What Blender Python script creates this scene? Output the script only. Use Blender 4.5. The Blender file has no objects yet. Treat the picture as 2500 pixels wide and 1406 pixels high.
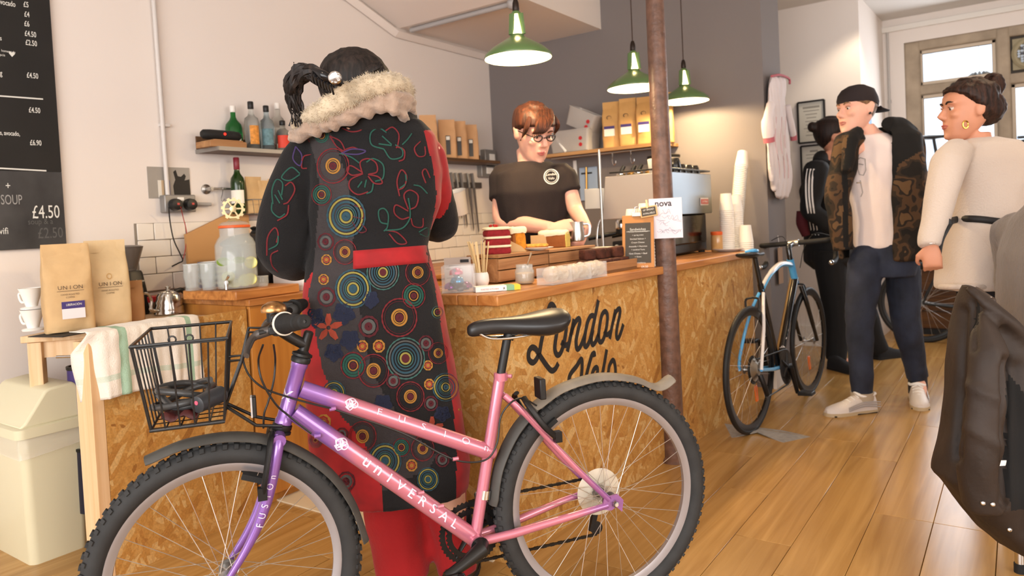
import bpy, bmesh, math, random
from mathutils import Vector as V, Matrix, noise
from mathutils.bvhtree import BVHTree
random.seed(7)
S = bpy.context.scene
COL = S.collection
PI = math.pi

# ---------------------------------------------------------------- camera
F, PX, PY, H = 1770.0, 1250.0, 600.0, 1.17      # focal length and principal point of the 2500 x 1406 frame, eye height
_up = V((-.0497, 1, 58/F)).normalized()
_yc = V((1240, 58+.0497*1240, -F)).normalized()
_xc = _yc.cross(_up).normalized()
RC = Matrix((_xc, _yc, _up))
CAM = V((0, 0, H))
cd = bpy.data.cameras.new('camera')
cam = bpy.data.objects.new('camera', cd); COL.objects.link(cam)
cam.matrix_world = Matrix.Translation(CAM) @ RC.to_4x4()
cd.sensor_width = 36; cd.sensor_fit = 'HORIZONTAL'
cd.lens = F/2500*36
cd.shift_y = -(703-PY)/2500
cd.clip_start = .05
cd.dof.use_dof = True; cd.dof.focus_distance = 2.05; cd.dof.aperture_fstop = 4.0
S.camera = cam

# ---------------------------------------------------------------- light and exposure
S.view_settings.view_transform = 'Standard'; S.view_settings.look = 'None'
S.view_settings.gamma = 1; S.view_settings.use_curve_mapping = False
S.view_settings.exposure = 0.22
S.cycles.use_denoising = True
S.cycles.max_bounces = 8; S.cycles.transparent_max_bounces = 16
S.cycles.caustics_reflective = False; S.cycles.caustics_refractive = False
S.cycles.sample_clamp_indirect = 6
w = bpy.data.worlds.new('overcast_sky'); S.world = w; w.use_nodes = True
w.node_tree.nodes['Background'].inputs[0].default_value = (.86, .93, 1, 1)
w.node_tree.nodes['Background'].inputs[1].default_value = 3.6

def lamp(name, kind, loc, power, col, size=.1, size_y=None, aim=None, spot=None):
    d = bpy.data.lights.new(name, kind); d.energy = power; d.color = col
    if kind == 'AREA':
        d.size = size
        if size_y: d.shape = 'RECTANGLE'; d.size_y = size_y
    else: d.shadow_soft_size = size
    if spot: d.spot_size = math.radians(spot); d.spot_blend = .6
    o = bpy.data.objects.new(name, d); COL.objects.link(o); o.location = loc
    if aim is not None: o.rotation_euler = (V(aim)-V(loc)).to_track_quat('-Z', 'Y').to_euler()
    return o
DAY, WARM = (1, .95, .90), (1, .70, .38)
# daylight through the shop front behind the camera and through the window beyond the customers
lamp('shopfront_daylight', 'AREA', (.3, -2.8, 1.6), 150, (1, .92, .86), 5.2, 2.0, aim=(-.3, 2, 1.2))
lamp('side_fill', 'AREA', (2.95, 1.2, 1.6), 75, (1, .93, .87), 2.6, 1.6, aim=(-2, 2.2, 1.1))  # side fill added before the blank right wall to brighten the left one
lamp('far_window_daylight', 'AREA', (.6, 7.42, 1.75), 55, (.93, .96, 1), 2.6, 1.7, aim=(.6, 0, .6))
# warm spots added out of view; the reveal's one follows the track light there
lamp('warm_spot', 'SPOT', (-1.2, .4, 2.85), 45, (1, .78, .55), .08, aim=(-2.2, 1.9, .4), spot=95)
lamp('warm_spot', 'SPOT', (.4, 2.6, 2.8), 22, (1, .74, .5), .08, aim=(-.6, 3.6, 0), spot=100)
lamp('warm_spot', 'SPOT', (-.75, 6.0, 2.78), 24, (1, .84, .62), .05, aim=(-1.35, 6.7, 1.2), spot=70)
lamp('warm_spot', 'SPOT', (.35, 4.4, 2.78), 25, (1, .72, .46), .08, aim=(-.7, 4.6, 0), spot=90)

# ---------------------------------------------------------------- pixel -> place helpers
def ray(u, v): return RC @ V(((u-PX)/F, (PY-v)/F, -1))
def pz(u, v, z): r = ray(u, v); return CAM + r*((z-H)/r.z)
def px(u, v, x): r = ray(u, v); return CAM + r*(x/r.x)
def py(u, v, y): r = ray(u, v); return CAM + r*(y/r.y)
def pd(u, v, d): return CAM + ray(u, v)*d
def proj(p):
    c = RC.transposed() @ (V(p)-CAM); return PX+F*c.x/-c.z, PY-F*c.y/-c.z, -c.z
FW = (RC @ V((0, 0, -1))); FW.z = 0; FW.normalize()       # level direction of view
RT = V((FW.y, -FW.x, 0))                                    # level, to the right
UP = V((0, 0, 1))

# ---------------------------------------------------------------- materials
def lin(h):
    if not isinstance(h, str): return h if len(h) == 4 else (*h, 1)
    c = [int(h[i:i+2], 16)/255 for i in (0, 2, 4)]
    return tuple(x/12.92 if x <= .04045 else ((x+.055)/1.055)**2.4 for x in c)+(1,)
MATS = {}
def mat(name, col, rough=.5, metal=0, bump=0, bscale=60, var=0, vscale=8, spec=.5, trans=0, emit=0, coat=0, sheen=0, alpha=1, ior=1.45, stretch=None, sss=0, rnd=0):
    """Principled material: base colour, optional noise variation (var), relief (bump), per-object tint (rnd)."""
    if name in MATS: return MATS[name]
    m = bpy.data.materials.new(name); m.use_nodes = True; MATS[name] = m
    nt = m.node_tree; b = nt.nodes['Principled BSDF']; I = b.inputs
    c = lin(col)
    I['Base Color'].default_value = c; I['Roughness'].default_value = rough; I['Metallic'].default_value = metal
    I['Specular IOR Level'].default_value = spec; I['Transmission Weight'].default_value = trans; I['IOR'].default_value = ior
    I['Coat Weight'].default_value = coat; I['Coat Roughness'].default_value = .1
    I['Sheen Weight'].default_value = sheen; I['Alpha'].default_value = alpha
    if sss:
        I['Subsurface Weight'].default_value = sss; I['Subsurface Radius'].default_value = (.02, .008, .004)
    if emit:
        I['Emission Color'].default_value = c; I['Emission Strength'].default_value = emit
    co = None
    def coords():
        nonlocal co
        if co is None:
            t = nt.nodes.new('ShaderNodeTexCoord'); co = t.outputs['Object']
            if stretch:
                mp = nt.nodes.new('ShaderNodeMapping'); mp.inputs['Scale'].default_value = stretch
                nt.links.new(co, mp.inputs[0]); co = mp.outputs[0]
        return co
    last = None
    if var:
        n = nt.nodes.new('ShaderNodeTexNoise'); n.inputs['Scale'].default_value = vscale; n.inputs['Detail'].default_value = 5
        nt.links.new(coords(), n.inputs['Vector'])
        r = nt.nodes.new('ShaderNodeValToRGB'); e = r.color_ramp.elements
        e[0].position = .3; e[1].position = .7
        e[0].color = tuple(max(0, x*(1-var)) for x in c[:3])+(1,); e[1].color = tuple(min(1, x*(1+var)) for x in c[:3])+(1,)
        nt.links.new(n.outputs[0], r.inputs[0]); last = r.outputs[0]
    if rnd:
        oi = nt.nodes.new('ShaderNodeObjectInfo'); hs = nt.nodes.new('ShaderNodeHueSaturation')
        mr = nt.nodes.new('ShaderNodeMapRange'); mr.inputs[3].default_value = 1-rnd; mr.inputs[4].default_value = 1+rnd
        nt.links.new(oi.outputs['Random'], mr.inputs[0]); nt.links.new(mr.outputs[0], hs.inputs['Value'])
        if last is not None: nt.links.new(last, hs.inputs['Color'])
        else: hs.inputs['Color'].default_value = c
        last = hs.outputs[0]
    if last is not None: nt.links.new(last, I['Base Color'])
    if bump:
        n2 = nt.nodes.new('ShaderNodeTexNoise'); n2.inputs['Scale'].default_value = bscale; n2.inputs['Detail'].default_value = 4
        nt.links.new(coords(), n2.inputs['Vector'])
        bp_ = nt.nodes.new('ShaderNodeBump'); bp_.inputs['Strength'].default_value = bump; bp_.inputs['Distance'].default_value = .004
        nt.links.new(n2.outputs[0], bp_.inputs['Height']); nt.links.new(bp_.outputs[0], I['Normal'])
    return m

def node_mat(name, rough=.5, spec=.5):
    m = bpy.data.materials.new(name); m.use_nodes = True; MATS[name] = m
    nt = m.node_tree; b = nt.nodes['Principled BSDF']; b.inputs['Roughness'].default_value = rough; b.inputs['Specular IOR Level'].default_value = spec
    return m, nt, b
def N(nt, t, **k):
    n = nt.nodes.new(t)
    for a, v in k.items(): setattr(n, a, v)
    return n
def ramp(nt, stops, src=None, interp='LINEAR'):
    r = nt.nodes.new('ShaderNodeValToRGB'); cr = r.color_ramp; cr.interpolation = interp
    while len(cr.elements) < len(stops): cr.elements.new(.5)
    for e, (p, c) in zip(cr.elements, stops): e.position = p; e.color = lin(c)
    if src is not None: nt.links.new(src, r.inputs[0])
    return r

def osb_material():
    """Oriented strand board: three layers of stretched Voronoi flakes laid at different angles."""
    m, nt, b = node_mat('strand_board', .62, .3)
    tc = N(nt, 'ShaderNodeTexCoord')
    sx = N(nt, 'ShaderNodeSeparateXYZ'); nt.links.new(tc.outputs['Object'], sx.inputs[0])
    sm = N(nt, 'ShaderNodeMath', operation='SUBTRACT'); nt.links.new(sx.outputs[1], sm.inputs[0]); nt.links.new(sx.outputs[0], sm.inputs[1])
    cv = N(nt, 'ShaderNodeCombineXYZ'); nt.links.new(sm.outputs[0], cv.inputs[1]); nt.links.new(sx.outputs[2], cv.inputs[2])
    nz = N(nt, 'ShaderNodeTexNoise'); nz.inputs['Scale'].default_value = 9; nt.links.new(tc.outputs['Object'], nz.inputs['Vector'])
    add = N(nt, 'ShaderNodeVectorMath', operation='MULTIPLY_ADD'); add.inputs[1].default_value = (0, .025, .025)
    nt.links.new(nz.outputs['Color'], add.inputs[0]); nt.links.new(cv.outputs[0], add.inputs[2])
    cols, dist = [], []
    for i, (ang, sc) in enumerate(((.35, (30, 13, 52)), (1.35, (30, 15, 60)), (-.75, (30, 12, 46)))):
        r0 = N(nt, 'ShaderNodeMapping'); r0.inputs['Rotation'].default_value = (ang, 0, 0); r0.inputs['Location'].default_value = (0, i*3.7, i*1.3)
        nt.links.new(add.outputs[0], r0.inputs[0])
        mp = N(nt, 'ShaderNodeMapping'); mp.inputs['Scale'].default_value = (sc[0]*.2, sc[1], sc[2]); nt.links.new(r0.outputs[0], mp.inputs[0])
        vo = N(nt, 'ShaderNodeTexVoronoi'); vo.inputs['Scale'].default_value = 1; nt.links.new(mp.outputs[0], vo.inputs['Vector'])
        sp = N(nt, 'ShaderNodeSeparateColor'); nt.links.new(vo.outputs['Color'], sp.inputs[0])
        cols.append(sp.outputs); dist.append(vo.outputs['Distance'])
    tones = [(0, 'a06c34'), (.03, 'ba8341'), (.15, 'c28d48'), (.5, 'c8944e'), (.82, 'd0a05c'), (1, 'dcb67a')]
    a = ramp(nt, tones, cols[0][0]); bb = ramp(nt, tones, cols[1][0]); c = ramp(nt, tones, cols[2][0])
    s1 = ramp(nt, [(.45, '000000'), (.5, 'ffffff')], cols[1][1]); s2 = ramp(nt, [(.55, '000000'), (.6, 'ffffff')], cols[2][1])
    m1 = N(nt, 'ShaderNodeMix', data_type='RGBA'); nt.links.new(s1.outputs[0], m1.inputs[0]); nt.links.new(a.outputs[0], m1.inputs[6]); nt.links.new(bb.outputs[0], m1.inputs[7])
    m2 = N(nt, 'ShaderNodeMix', data_type='RGBA'); nt.links.new(s2.outputs[0], m2.inputs[0]); nt.links.new(m1.outputs[2], m2.inputs[6]); nt.links.new(c.outputs[0], m2.inputs[7])
    g = N(nt, 'ShaderNodeTexNoise'); g.inputs['Scale'].default_value = 140; nt.links.new(tc.outputs['Object'], g.inputs['Vector'])
    gr = ramp(nt, [(.3, 'd0d0d0'), (.7, 'ffffff')], g.outputs[0])
    mm = N(nt, 'ShaderNodeMix', data_type='RGBA', blend_type='MULTIPLY'); mm.inputs[0].default_value = .7
    nt.links.new(m2.outputs[2], mm.inputs[6]); nt.links.new(gr.outputs[0], mm.inputs[7])
    nt.links.new(mm.outputs[2], b.inputs['Base Color'])
    bu = N(nt, 'ShaderNodeBump'); bu.inputs['Strength'].default_value = .12; bu.inputs['Distance'].default_value = .003
    nt.links.new(mm.outputs[2], bu.inputs['Height']); nt.links.new(bu.outputs[0], b.inputs['Normal'])
    return m

def wood_material(name, light, dark, rough=.4, axis=1, scale=1.0, rnd=.1, coat=0, bump=.1):
    """Wood grain running along one axis, with a tint that differs from piece to piece."""
    m, nt, b = node_mat(name, rough, .4); b.inputs['Coat Weight'].default_value = coat; b.inputs['Coat Roughness'].default_value = .25
    tc = N(nt, 'ShaderNodeTexCoord'); oi = N(nt, 'ShaderNodeObjectInfo')
    sh = N(nt, 'ShaderNodeVectorMath', operation='SCALE'); sh.inputs[0].default_value = (13, 7, 5); nt.links.new(oi.outputs['Random'], sh.inputs['Scale'])
    ad = N(nt, 'ShaderNodeVectorMath', operation='ADD'); nt.links.new(tc.outputs['Object'], ad.inputs[0]); nt.links.new(sh.outputs[0], ad.inputs[1])
    mp = N(nt, 'ShaderNodeMapping'); s = [22*scale]*3; s[axis] = 1.1*scale; mp.inputs['Scale'].default_value = s; nt.links.new(ad.outputs[0], mp.inputs[0])
    n = N(nt, 'ShaderNodeTexNoise'); n.inputs['Scale'].default_value = 1; n.inputs['Detail'].default_value = 6; n.inputs['Distortion'].default_value = 1.2
    nt.links.new(mp.outputs[0], n.inputs['Vector'])
    mid = tuple((x+y)/2 for x, y in zip(lin(light), lin(dark)))
    r = ramp(nt, [(.3, dark), (.5, mid), (.68, light)], n.outputs[0])
    hs = N(nt, 'ShaderNodeHueSaturation'); mr = N(nt, 'ShaderNodeMapRange'); mr.inputs[3].default_value = 1-rnd; mr.inputs[4].default_value = 1+rnd
    nt.links.new(oi.outputs['Random'], mr.inputs[0]); nt.links.new(mr.outputs[0], hs.inputs['Value']); nt.links.new(r.outputs[0], hs.inputs['Color'])
    nt.links.new(hs.outputs[0], b.inputs['Base Color'])
    bu = N(nt, 'ShaderNodeBump'); bu.inputs['Strength'].default_value = bump; bu.inputs['Distance'].default_value = .002
    nt.links.new(n.outputs[0], bu.inputs['Height']); nt.links.new(bu.outputs[0], b.inputs['Normal'])
    return m

OSB = osb_material()
FLOORW = wood_material('oak_laminate', 'bb9257', 'a07740', .24, axis=1, scale=.9, rnd=.06, bump=.06)
OAK = wood_material('oiled_oak', 'c98a4c', '8e5426', .4, axis=1, rnd=.06)
PINE = wood_material('raw_pine', 'e8cba4', 'd4ab7c', .6, axis=2, rnd=.05)
WALNUT = wood_material('dark_shelf_wood', '6e5138', '3d2a1b', .5, axis=1)
PLYW = wood_material('honey_plywood', 'c8883e', 'a8692a', .45, axis=2, scale=.6, rnd=.02)
CRATEW = wood_material('crate_wood', 'b98a5c', '8a5c36', .6, axis=1, rnd=.08)
BLACK = mat('black_plastic', '151515', .45)
RUBBER = mat('black_rubber', '161616', .75, bump=.2, bscale=200)
CHROME = mat('chrome', 'd8d8d8', .15, 1)
STEEL = mat('brushed_steel', 'b8b8b6', .3, 1, bump=.05, bscale=150, stretch=(1, 1, 30))
BLKMETAL = mat('black_coated_wire', '101112', .35, spec=.6)
WHITEP = mat('white_ceramic', 'f0eee9', .25)
PAPERW = mat('white_paper', 'f1eeea', .8)
KRAFT = mat('kraft_paper', 'c6a577', .75, bump=1, bscale=13, var=.12, vscale=10)
SKIN = mat('skin', 'e0ac94', .5, sss=.15, var=.06, vscale=14)
GLASS = mat('clear_glass', 'd3dad8', .05, alpha=.3, spec=1)  # grey-white tint paints in the bright room the glass would refract

# ---------------------------------------------------------------- mesh builder
LOC = {}
class MB:
    def __init__(s): s.v, s.f, s.m, s.k = [], [], [], 0
    def mat(s, k): s.k = k; return s
    def add(s, vs, fs):
        o = len(s.v); s.v += [V(p) for p in vs]; s.f += [tuple(i+o for i in f) for f in fs]; s.m += [s.k]*len(fs); return s
    def box(s, c, size, rz=0, R=None, ax=None):
        h = V(size)/2; c = V(c)
        if ax: M = Matrix([a.normalized() for a in ax]).transposed()
        elif R is not None: M = R
        else: M = Matrix.Rotation(rz, 3, 'Z')
        p = [c+M @ V((x*h.x, y*h.y, z*h.z)) for x in (-1, 1) for y in (-1, 1) for z in (-1, 1)]
        return s.add(p, [(0, 1, 3, 2), (4, 6, 7, 5), (0, 4, 5, 1), (2, 3, 7, 6), (0, 2, 6, 4), (1, 5, 7, 3)])
    def hexa(s, b, t):   # four bottom points, four top points, same order
        return s.add(list(b)+list(t), [(3, 2, 1, 0), (4, 5, 6, 7), (0, 1, 5, 4), (1, 2, 6, 5), (2, 3, 7, 6), (3, 0, 4, 7)])
    def loft(s, rings, caps=True, closed=False, loop=True):
        n = len(rings[0]); vs = [p for r in rings for p in r]; fs = []
        m = len(rings)
        for i in range(m if closed else m-1):
            a, b = i*n, ((i+1) % m)*n
            for j in range(n if loop else n-1):
                k = (j+1) % n; fs.append((a+j, a+k, b+k, b+j))
        if caps and not closed and loop: fs += [tuple(range(n-1, -1, -1)), tuple(range((m-1)*n, m*n))]
        return s.add(vs, fs)
    def tube(s, path, r, n=8, closed=False, caps=True, flat=1.0, upv=None):
        P = [V(p) for p in path]; m = len(P); R = r if isinstance(r, (list, tuple)) else [r]*m
        T = []
        for i in range(m):
            a = P[(i-1) % m] if closed or i > 0 else P[i]; b = P[(i+1) % m] if closed or i < m-1 else P[i]
            t = (b-a); T.append(t.normalized() if t.length > 1e-9 else (T[-1] if T else UP))
        up = V(upv) if upv is not None else (UP if abs(T[0].z) < .9 else V((1, 0, 0)))
        x = (up-T[0]*up.dot(T[0])).normalized(); rings = []
        for i in range(m):
            x = (x-T[i]*x.dot(T[i]))
            if upv is not None: x = V(upv)-T[i]*V(upv).dot(T[i])
            x.normalize(); y = T[i].cross(x)
            rings.append([P[i]+(x*math.cos(a)*flat+y*math.sin(a))*R[i] for a in (2*PI*j/n for j in range(n))])
        return s.loft(rings, caps, closed)
    def cyl(s, a, b, r0, r1=None, n=16): return s.tube([a, b], [r0, r0 if r1 is None else r1], n)
    def lathe(s, prof, c=(0, 0, 0), n=24, axis=None, caps=True, sx=1, sy=1):
        c = V(c); ax = V(axis).normalized() if axis is not None else UP
        q = UP.rotation_difference(ax)
        return s.loft([[c+q @ V((r*math.cos(2*PI*j/n)*sx, r*math.sin(2*PI*j/n)*sy, z)) for j in range(n)] for r, z in prof], caps)
    def sphere(s, c, r, nu=16, nv=10, R=None):
        c = V(c); r = V(r) if not isinstance(r, (int, float)) else V((r, r, r)); M = R or Matrix.Identity(3)
        rings = [[c+M @ V((r.x*math.sin(t)*math.cos(p), r.y*math.sin(t)*math.sin(p), -r.z*math.cos(t))) for p in (2*PI*j/nu for j in range(nu))] for t in (PI*(.02+.96*i/nv) for i in range(nv+1))]
        return s.loft(rings)
    def prism(s, poly, d):   # planar polygon pushed along d
        n = len(poly); d = V(d); P = [V(p) for p in poly]
        return s.add(P+[p+d for p in P], [tuple(range(n)), tuple(range(2*n-1, n-1, -1))]+[(i, i+n, (i+1) % n+n, (i+1) % n) for i in range(n)])
    def ribbon(s, pts, wid, nrm, th=.001):   # flat brush stroke on a plane
        P = [V(p) for p in pts]; nrm = V(nrm).normalized(); m = len(P); W = wid if isinstance(wid, (list, tuple)) else [wid]*m
        rings = []
        for i in range(m):
            t = (P[min(i+1, m-1)]-P[max(i-1, 0)]).normalized(); y = nrm.cross(t)*W[i]/2
            rings.append([P[i]-y, P[i]+y, P[i]+y+nrm*th, P[i]-y+nrm*th])
        return s.loft(rings)
    def text(s, body, size, loc, X, Y, th=.0008, align='LEFT', fn=None, shear=0, bold=0):
        """Lettering laid in the plane (X, Y) at loc; fn maps flat (x, y, lift) to a point instead, for curved surfaces."""
        vs, fs = glyphs(body, size, align, shear, bold); X, Y = V(X).normalized(), V(Y).normalized(); Nn = X.cross(Y)
        f2 = fn or (lambda x, y, l: V(loc)+X*x+Y*y+Nn*l)
        if fn: vs, fs = finer(vs, fs, size*.2)
        return s.add([f2(p[0], p[1], th) for p in vs], fs)
    def build(s, name, mats, parent=None, smooth=40, bevel=0, kind=None, label=None, loc=None, bseg=2, solid=0, sub=0):
        me = bpy.data.meshes.new(name)
        base = LOC[parent.name] if parent is not None else (V(loc) if loc is not None else V((sum(p.x for p in s.v)/len(s.v), sum(p.y for p in s.v)/len(s.v), min(p.z for p in s.v))))
        me.from_pydata([p-base for p in s.v], [], s.f)
        mats = mats if isinstance(mats, (list, tuple)) else [mats]
        for m in mats: me.materials.append(m)
        me.polygons.foreach_set('material_index', s.m)
        if smooth:
            me.polygons.foreach_set('use_smooth', [True]*len(s.f))
            if smooth < 180: me.set_sharp_from_angle(angle=math.radians(smooth))
        me.update()
        o = bpy.data.objects.new(name, me); COL.objects.link(o)
        if parent is not None: o.parent = parent
        else: o.location = base
        LOC[o.name] = base
        if solid: md = o.modifiers.new('solid', 'SOLIDIFY'); md.thickness = solid; md.offset = -1
        if bevel: md = o.modifiers.new('bevel', 'BEVEL'); md.width = bevel; md.segments = bseg; md.limit_method = 'ANGLE'; md.angle_limit = math.radians(35); md.harden_normals = False
        if sub: md = o.modifiers.new('sub', 'SUBSURF'); md.levels = md.render_levels = sub
        if kind: o['kind'] = kind
        if label: o['label'] = label
        return o
_G = {}
def glyphs(body, size, align='LEFT', shear=0, bold=0):
    k = (body, align, shear, bold)
    if k not in _G:
        cu = bpy.data.curves.new('t', 'FONT'); cu.body = body; cu.size = 1; cu.align_x = align; cu.shear = shear; cu.offset = bold; cu.resolution_u = 3
        o = bpy.data.objects.new('t', cu); COL.objects.link(o)
        me = bpy.data.meshes.new_from_object(o.evaluated_get(bpy.context.evaluated_depsgraph_get()))
        _G[k] = ([tuple(v.co) for v in me.vertices], [tuple(p.vertices) for p in me.polygons])
        bpy.data.objects.remove(o); bpy.data.curves.remove(cu); bpy.data.meshes.remove(me)
    vs, fs = _G[k]
    return [(x*size, y*size) for x, y, _ in vs], fs
def finer(vs, fs, L):   # split flat glyph faces so that they can bend round a tube
    vs = list(vs); T = [(f[0], f[i], f[i+1]) for f in fs for i in range(1, len(f)-1)] if all(len(f) == 3 for f in fs) else tri(vs, fs)
    out = []; mid = {}
    while T:
        t = T.pop(); e = max(range(3), key=lambda i: math.dist(vs[t[i]], vs[t[(i+1) % 3]])); a, b, c = t[e], t[(e+1) % 3], t[(e+2) % 3]
        if math.dist(vs[a], vs[b]) <= L: out.append(t); continue
        k = (min(a, b), max(a, b))
        if k not in mid: mid[k] = len(vs); vs.append(((vs[a][0]+vs[b][0])/2, (vs[a][1]+vs[b][1])/2))
        m = mid[k]; T += [(a, m, c), (m, b, c)]
    return vs, out
def tri(vs, fs):
    bm = bmesh.new(); V_ = [bm.verts.new((p[0], p[1], 0)) for p in vs]
    for f in fs:
        try: bm.faces.new([V_[i] for i in f])
        except ValueError: pass
    bmesh.ops.triangulate(bm, faces=bm.faces[:]); bm.verts.index_update()
    r = [tuple(v.index for v in f.verts) for f in bm.faces]; bm.free(); return r
def thing(name, label, cat, loc=(0, 0, 0), group=None):
    o = bpy.data.objects.new(name, None); COL.objects.link(o); o.location = loc; o.empty_display_size = .05
    LOC[o.name] = V(loc); o['label'] = label; o['category'] = cat
    if group: o['group'] = group
    return o
def tag(o, label, cat, group=None):
    o['label'] = label; o['category'] = cat
    if group: o['group'] = group
    return o
def dup(root, loc, rz=0, label=None, group=None, scale=None):
    r = root.copy(); COL.objects.link(r); r.location = loc; r.rotation_euler = (0, 0, rz)
    if scale: r.scale = scale
    if label: r['label'] = label
    if group: r['group'] = group
    for ch in list(root.children):
        c = ch.copy(); COL.objects.link(c); c.parent = r
        for g in list(ch.children):
            d = g.copy(); COL.objects.link(d); d.parent = c
    return r
def put(src, name, parent, M):    # a copy of a small piece, sharing its mesh, placed by matrix M under a parent
    o = bpy.data.objects.new(name, src); COL.objects.link(o); o.parent = parent
    o.matrix_local = Matrix.Translation(-LOC[parent.name]) @ M; LOC[o.name] = LOC[parent.name]
    return o
def struct(o): o['kind'] = 'structure'; return o
def ell(c, rx, ry, n=24, ax=RT, ay=FW, p=2.0, rot=0):
    out = []
    for j in range(n):
        a = 2*PI*j/n+rot; ca, sa = math.cos(a), math.sin(a)
        out.append(V(c)+V(ax)*rx*math.copysign(abs(ca)**(2/p), ca)+V(ay)*ry*math.copysign(abs(sa)**(2/p), sa))
    return out
def smooth_path(pts, k=6, closed=False):
    P = [V(p) for p in pts]; m = len(P); out = []
    for i in range(m if closed else m-1):
        p0 = P[(i-1) % m] if closed or i > 0 else P[i]*2-P[i+1]; p1 = P[i]; p2 = P[(i+1) % m]; p3 = P[(i+2) % m] if closed or i < m-2 else P[i+1]*2-P[i]
        for j in range(k):
            t = j/k; out.append(.5*((2*p1)+(p2-p0)*t+(2*p0-5*p1+4*p2-p3)*t*t+(3*p1-p0-3*p2+p3)*t**3))
    if not closed: out.append(P[-1])
    return out
def sil(mb, rows, n=28, p=2.2):
    """Body of level elliptical rings given as (u left, u right, v, distance, depth radius)."""
    rings = []
    for uL, uR, v, d, th in rows: rings.append(ell(pd((uL+uR)/2, v, d), (uR-uL)/2*d/F, th, n, p=p))
    return mb.loft(rings)
def limb(mb, pts, n=12, k=4):
    """Limb through (u, v, distance, radius in picture units)."""
    P = smooth_path([pd(u, v, d) for u, v, d, r in pts], k); R = []
    for i in range(len(pts)-1):
        for j in range(k):
            t = j/k; R.append((pts[i][3]*pts[i][2]*(1-t)+pts[i+1][3]*pts[i+1][2]*t)/F)
    R.append(pts[-1][3]*pts[-1][2]/F)
    return mb.tube(P, R, n)
def blob(mb, voxel=.012, smooth=3, keep=None):
    """Overlapping closed shapes fused into one continuous surface; returns a new builder."""
    me = bpy.data.meshes.new('b'); me.from_pydata(mb.v, [], mb.f); o = bpy.data.objects.new('b', me); COL.objects.link(o)
    bm = bmesh.new(); bm.from_mesh(me); bmesh.ops.recalc_face_normals(bm, faces=bm.faces); bm.to_mesh(me); bm.free()
    r = o.modifiers.new('r', 'REMESH'); r.mode = 'VOXEL'; r.voxel_size = voxel
    if smooth: s = o.modifiers.new('s', 'SMOOTH'); s.factor = .5; s.iterations = smooth
    m2 = bpy.data.meshes.new_from_object(o.evaluated_get(bpy.context.evaluated_depsgraph_get()))
    out = MB(); out.v = [v.co.copy() for v in m2.vertices]; out.f = [tuple(p.vertices) for p in m2.polygons]; out.m = [0]*len(out.f)
    bpy.data.objects.remove(o); bpy.data.meshes.remove(me); bpy.data.meshes.remove(m2)
    return out
def normals(mb):
    nn = [V((0, 0, 0)) for _ in mb.v]
    for f in mb.f:
        a, b, c = mb.v[f[0]], mb.v[f[1]], mb.v[f[2]]; n = (b-a).cross(c-a)
        for i in f: nn[i] += n
    return [n.normalized() for n in nn]
def ruffle(mb, amp, fn):    # push a surface along its normals by fn(point): folds, creases, fur tufts
    nn = normals(mb); mb.v = [p+n*(amp*fn(p)) for p, n in zip(mb.v, nn)]; return mb
def inpoly(u, v, P):
    r = False; j = len(P)-1
    for i in range(len(P)):
        (xi, yi), (xj, yj) = P[i], P[j]
        if (yi > v) != (yj > v) and u < (xj-xi)*(v-yi)/(yj-yi)+xi: r = not r
        j = i
    return r
# ================================================================ the room
PAINT = mat('white_wall_paint', 'e6ddd6', .8, bump=.08, bscale=90)
GREYP = mat('grey_wall_paint', '7b7472', .85, bump=.08, bscale=90)
CEILP = mat('ceiling_paint', 'dcd9d5', .85)
XL, YG, YW, ZC = -3.5, 4.78, 7.5, 2.84
def wallbox(name, lo, hi, m):
    lo, hi = V(lo), V(hi); return struct(MB().box((lo+hi)/2, hi-lo).build(name, m, smooth=0))
wall_left = wallbox('wall_left', (XL-.15, -3, 0), (XL, YG+.4, ZC), PAINT)
wall_grey = wallbox('wall_grey', (XL, YG, 0), (-1.33, YG+.42, ZC), GREYP)
wall_pic = wallbox('wall_picture', (-2.2, 6.40, 0), (-1.02, 6.55, ZC), PAINT)
wallbox('wall_passage', (-2.35, YG+.42, 0), (-2.2, 6.4, ZC), PAINT)
wallbox('wall_right', (3.2, -3, 0), (3.35, 7.7, ZC), PAINT)
wallbox('ceiling', (XL-.15, -3.2, ZC), (3.35, 7.8, ZC+.1), CEILP)
# rounded reveal between the picture wall and the window wall
mb = MB(); pts = []
for i in range(13):
    a = PI/2*i/12; pts.append((-1.02+.09*(1-math.cos(a)) if i else -1.02, 6.40+.95*math.sin(a)))
pts = [(-1.02, 6.42)]+[(-1.02+.02*i/8, 6.42+1.08*i/8) for i in range(1, 9)]
for (x0, y0), (x1, y1) in zip(pts, pts[1:]):
    mb.add([(x0, y0, 0), (x1, y1, 0), (x1, y1, ZC), (x0, y0, ZC), (x0-.12, y0, 0), (x1-.12, y1, 0), (x1-.12, y1, ZC), (x0-.12, y0, ZC)], [(0, 1, 2, 3), (5, 4, 7, 6), (0, 4, 5, 1), (3, 2, 6, 7), (1, 5, 6, 2), (4, 0, 3, 7)])
struct(mb.build('wall_reveal', PAINT))
# window wall with its opening
WX0, WX1, WZ0, WZ1 = -.83, 2.3, .62, 2.61
mb = MB()
for lo, hi in (((-1.15, YW, 0), (WX0, YW+.25, ZC)), ((WX1, YW, 0), (3.35, YW+.25, ZC)), ((WX0, YW, 0), (WX1, YW+.25, WZ0)), ((WX0, YW, WZ1), (WX1, YW+.25, ZC))):
    lo, hi = V(lo), V(hi); mb.box((lo+hi)/2, hi-lo)
struct(mb.build('wall_window', PAINT, smooth=0))
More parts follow.
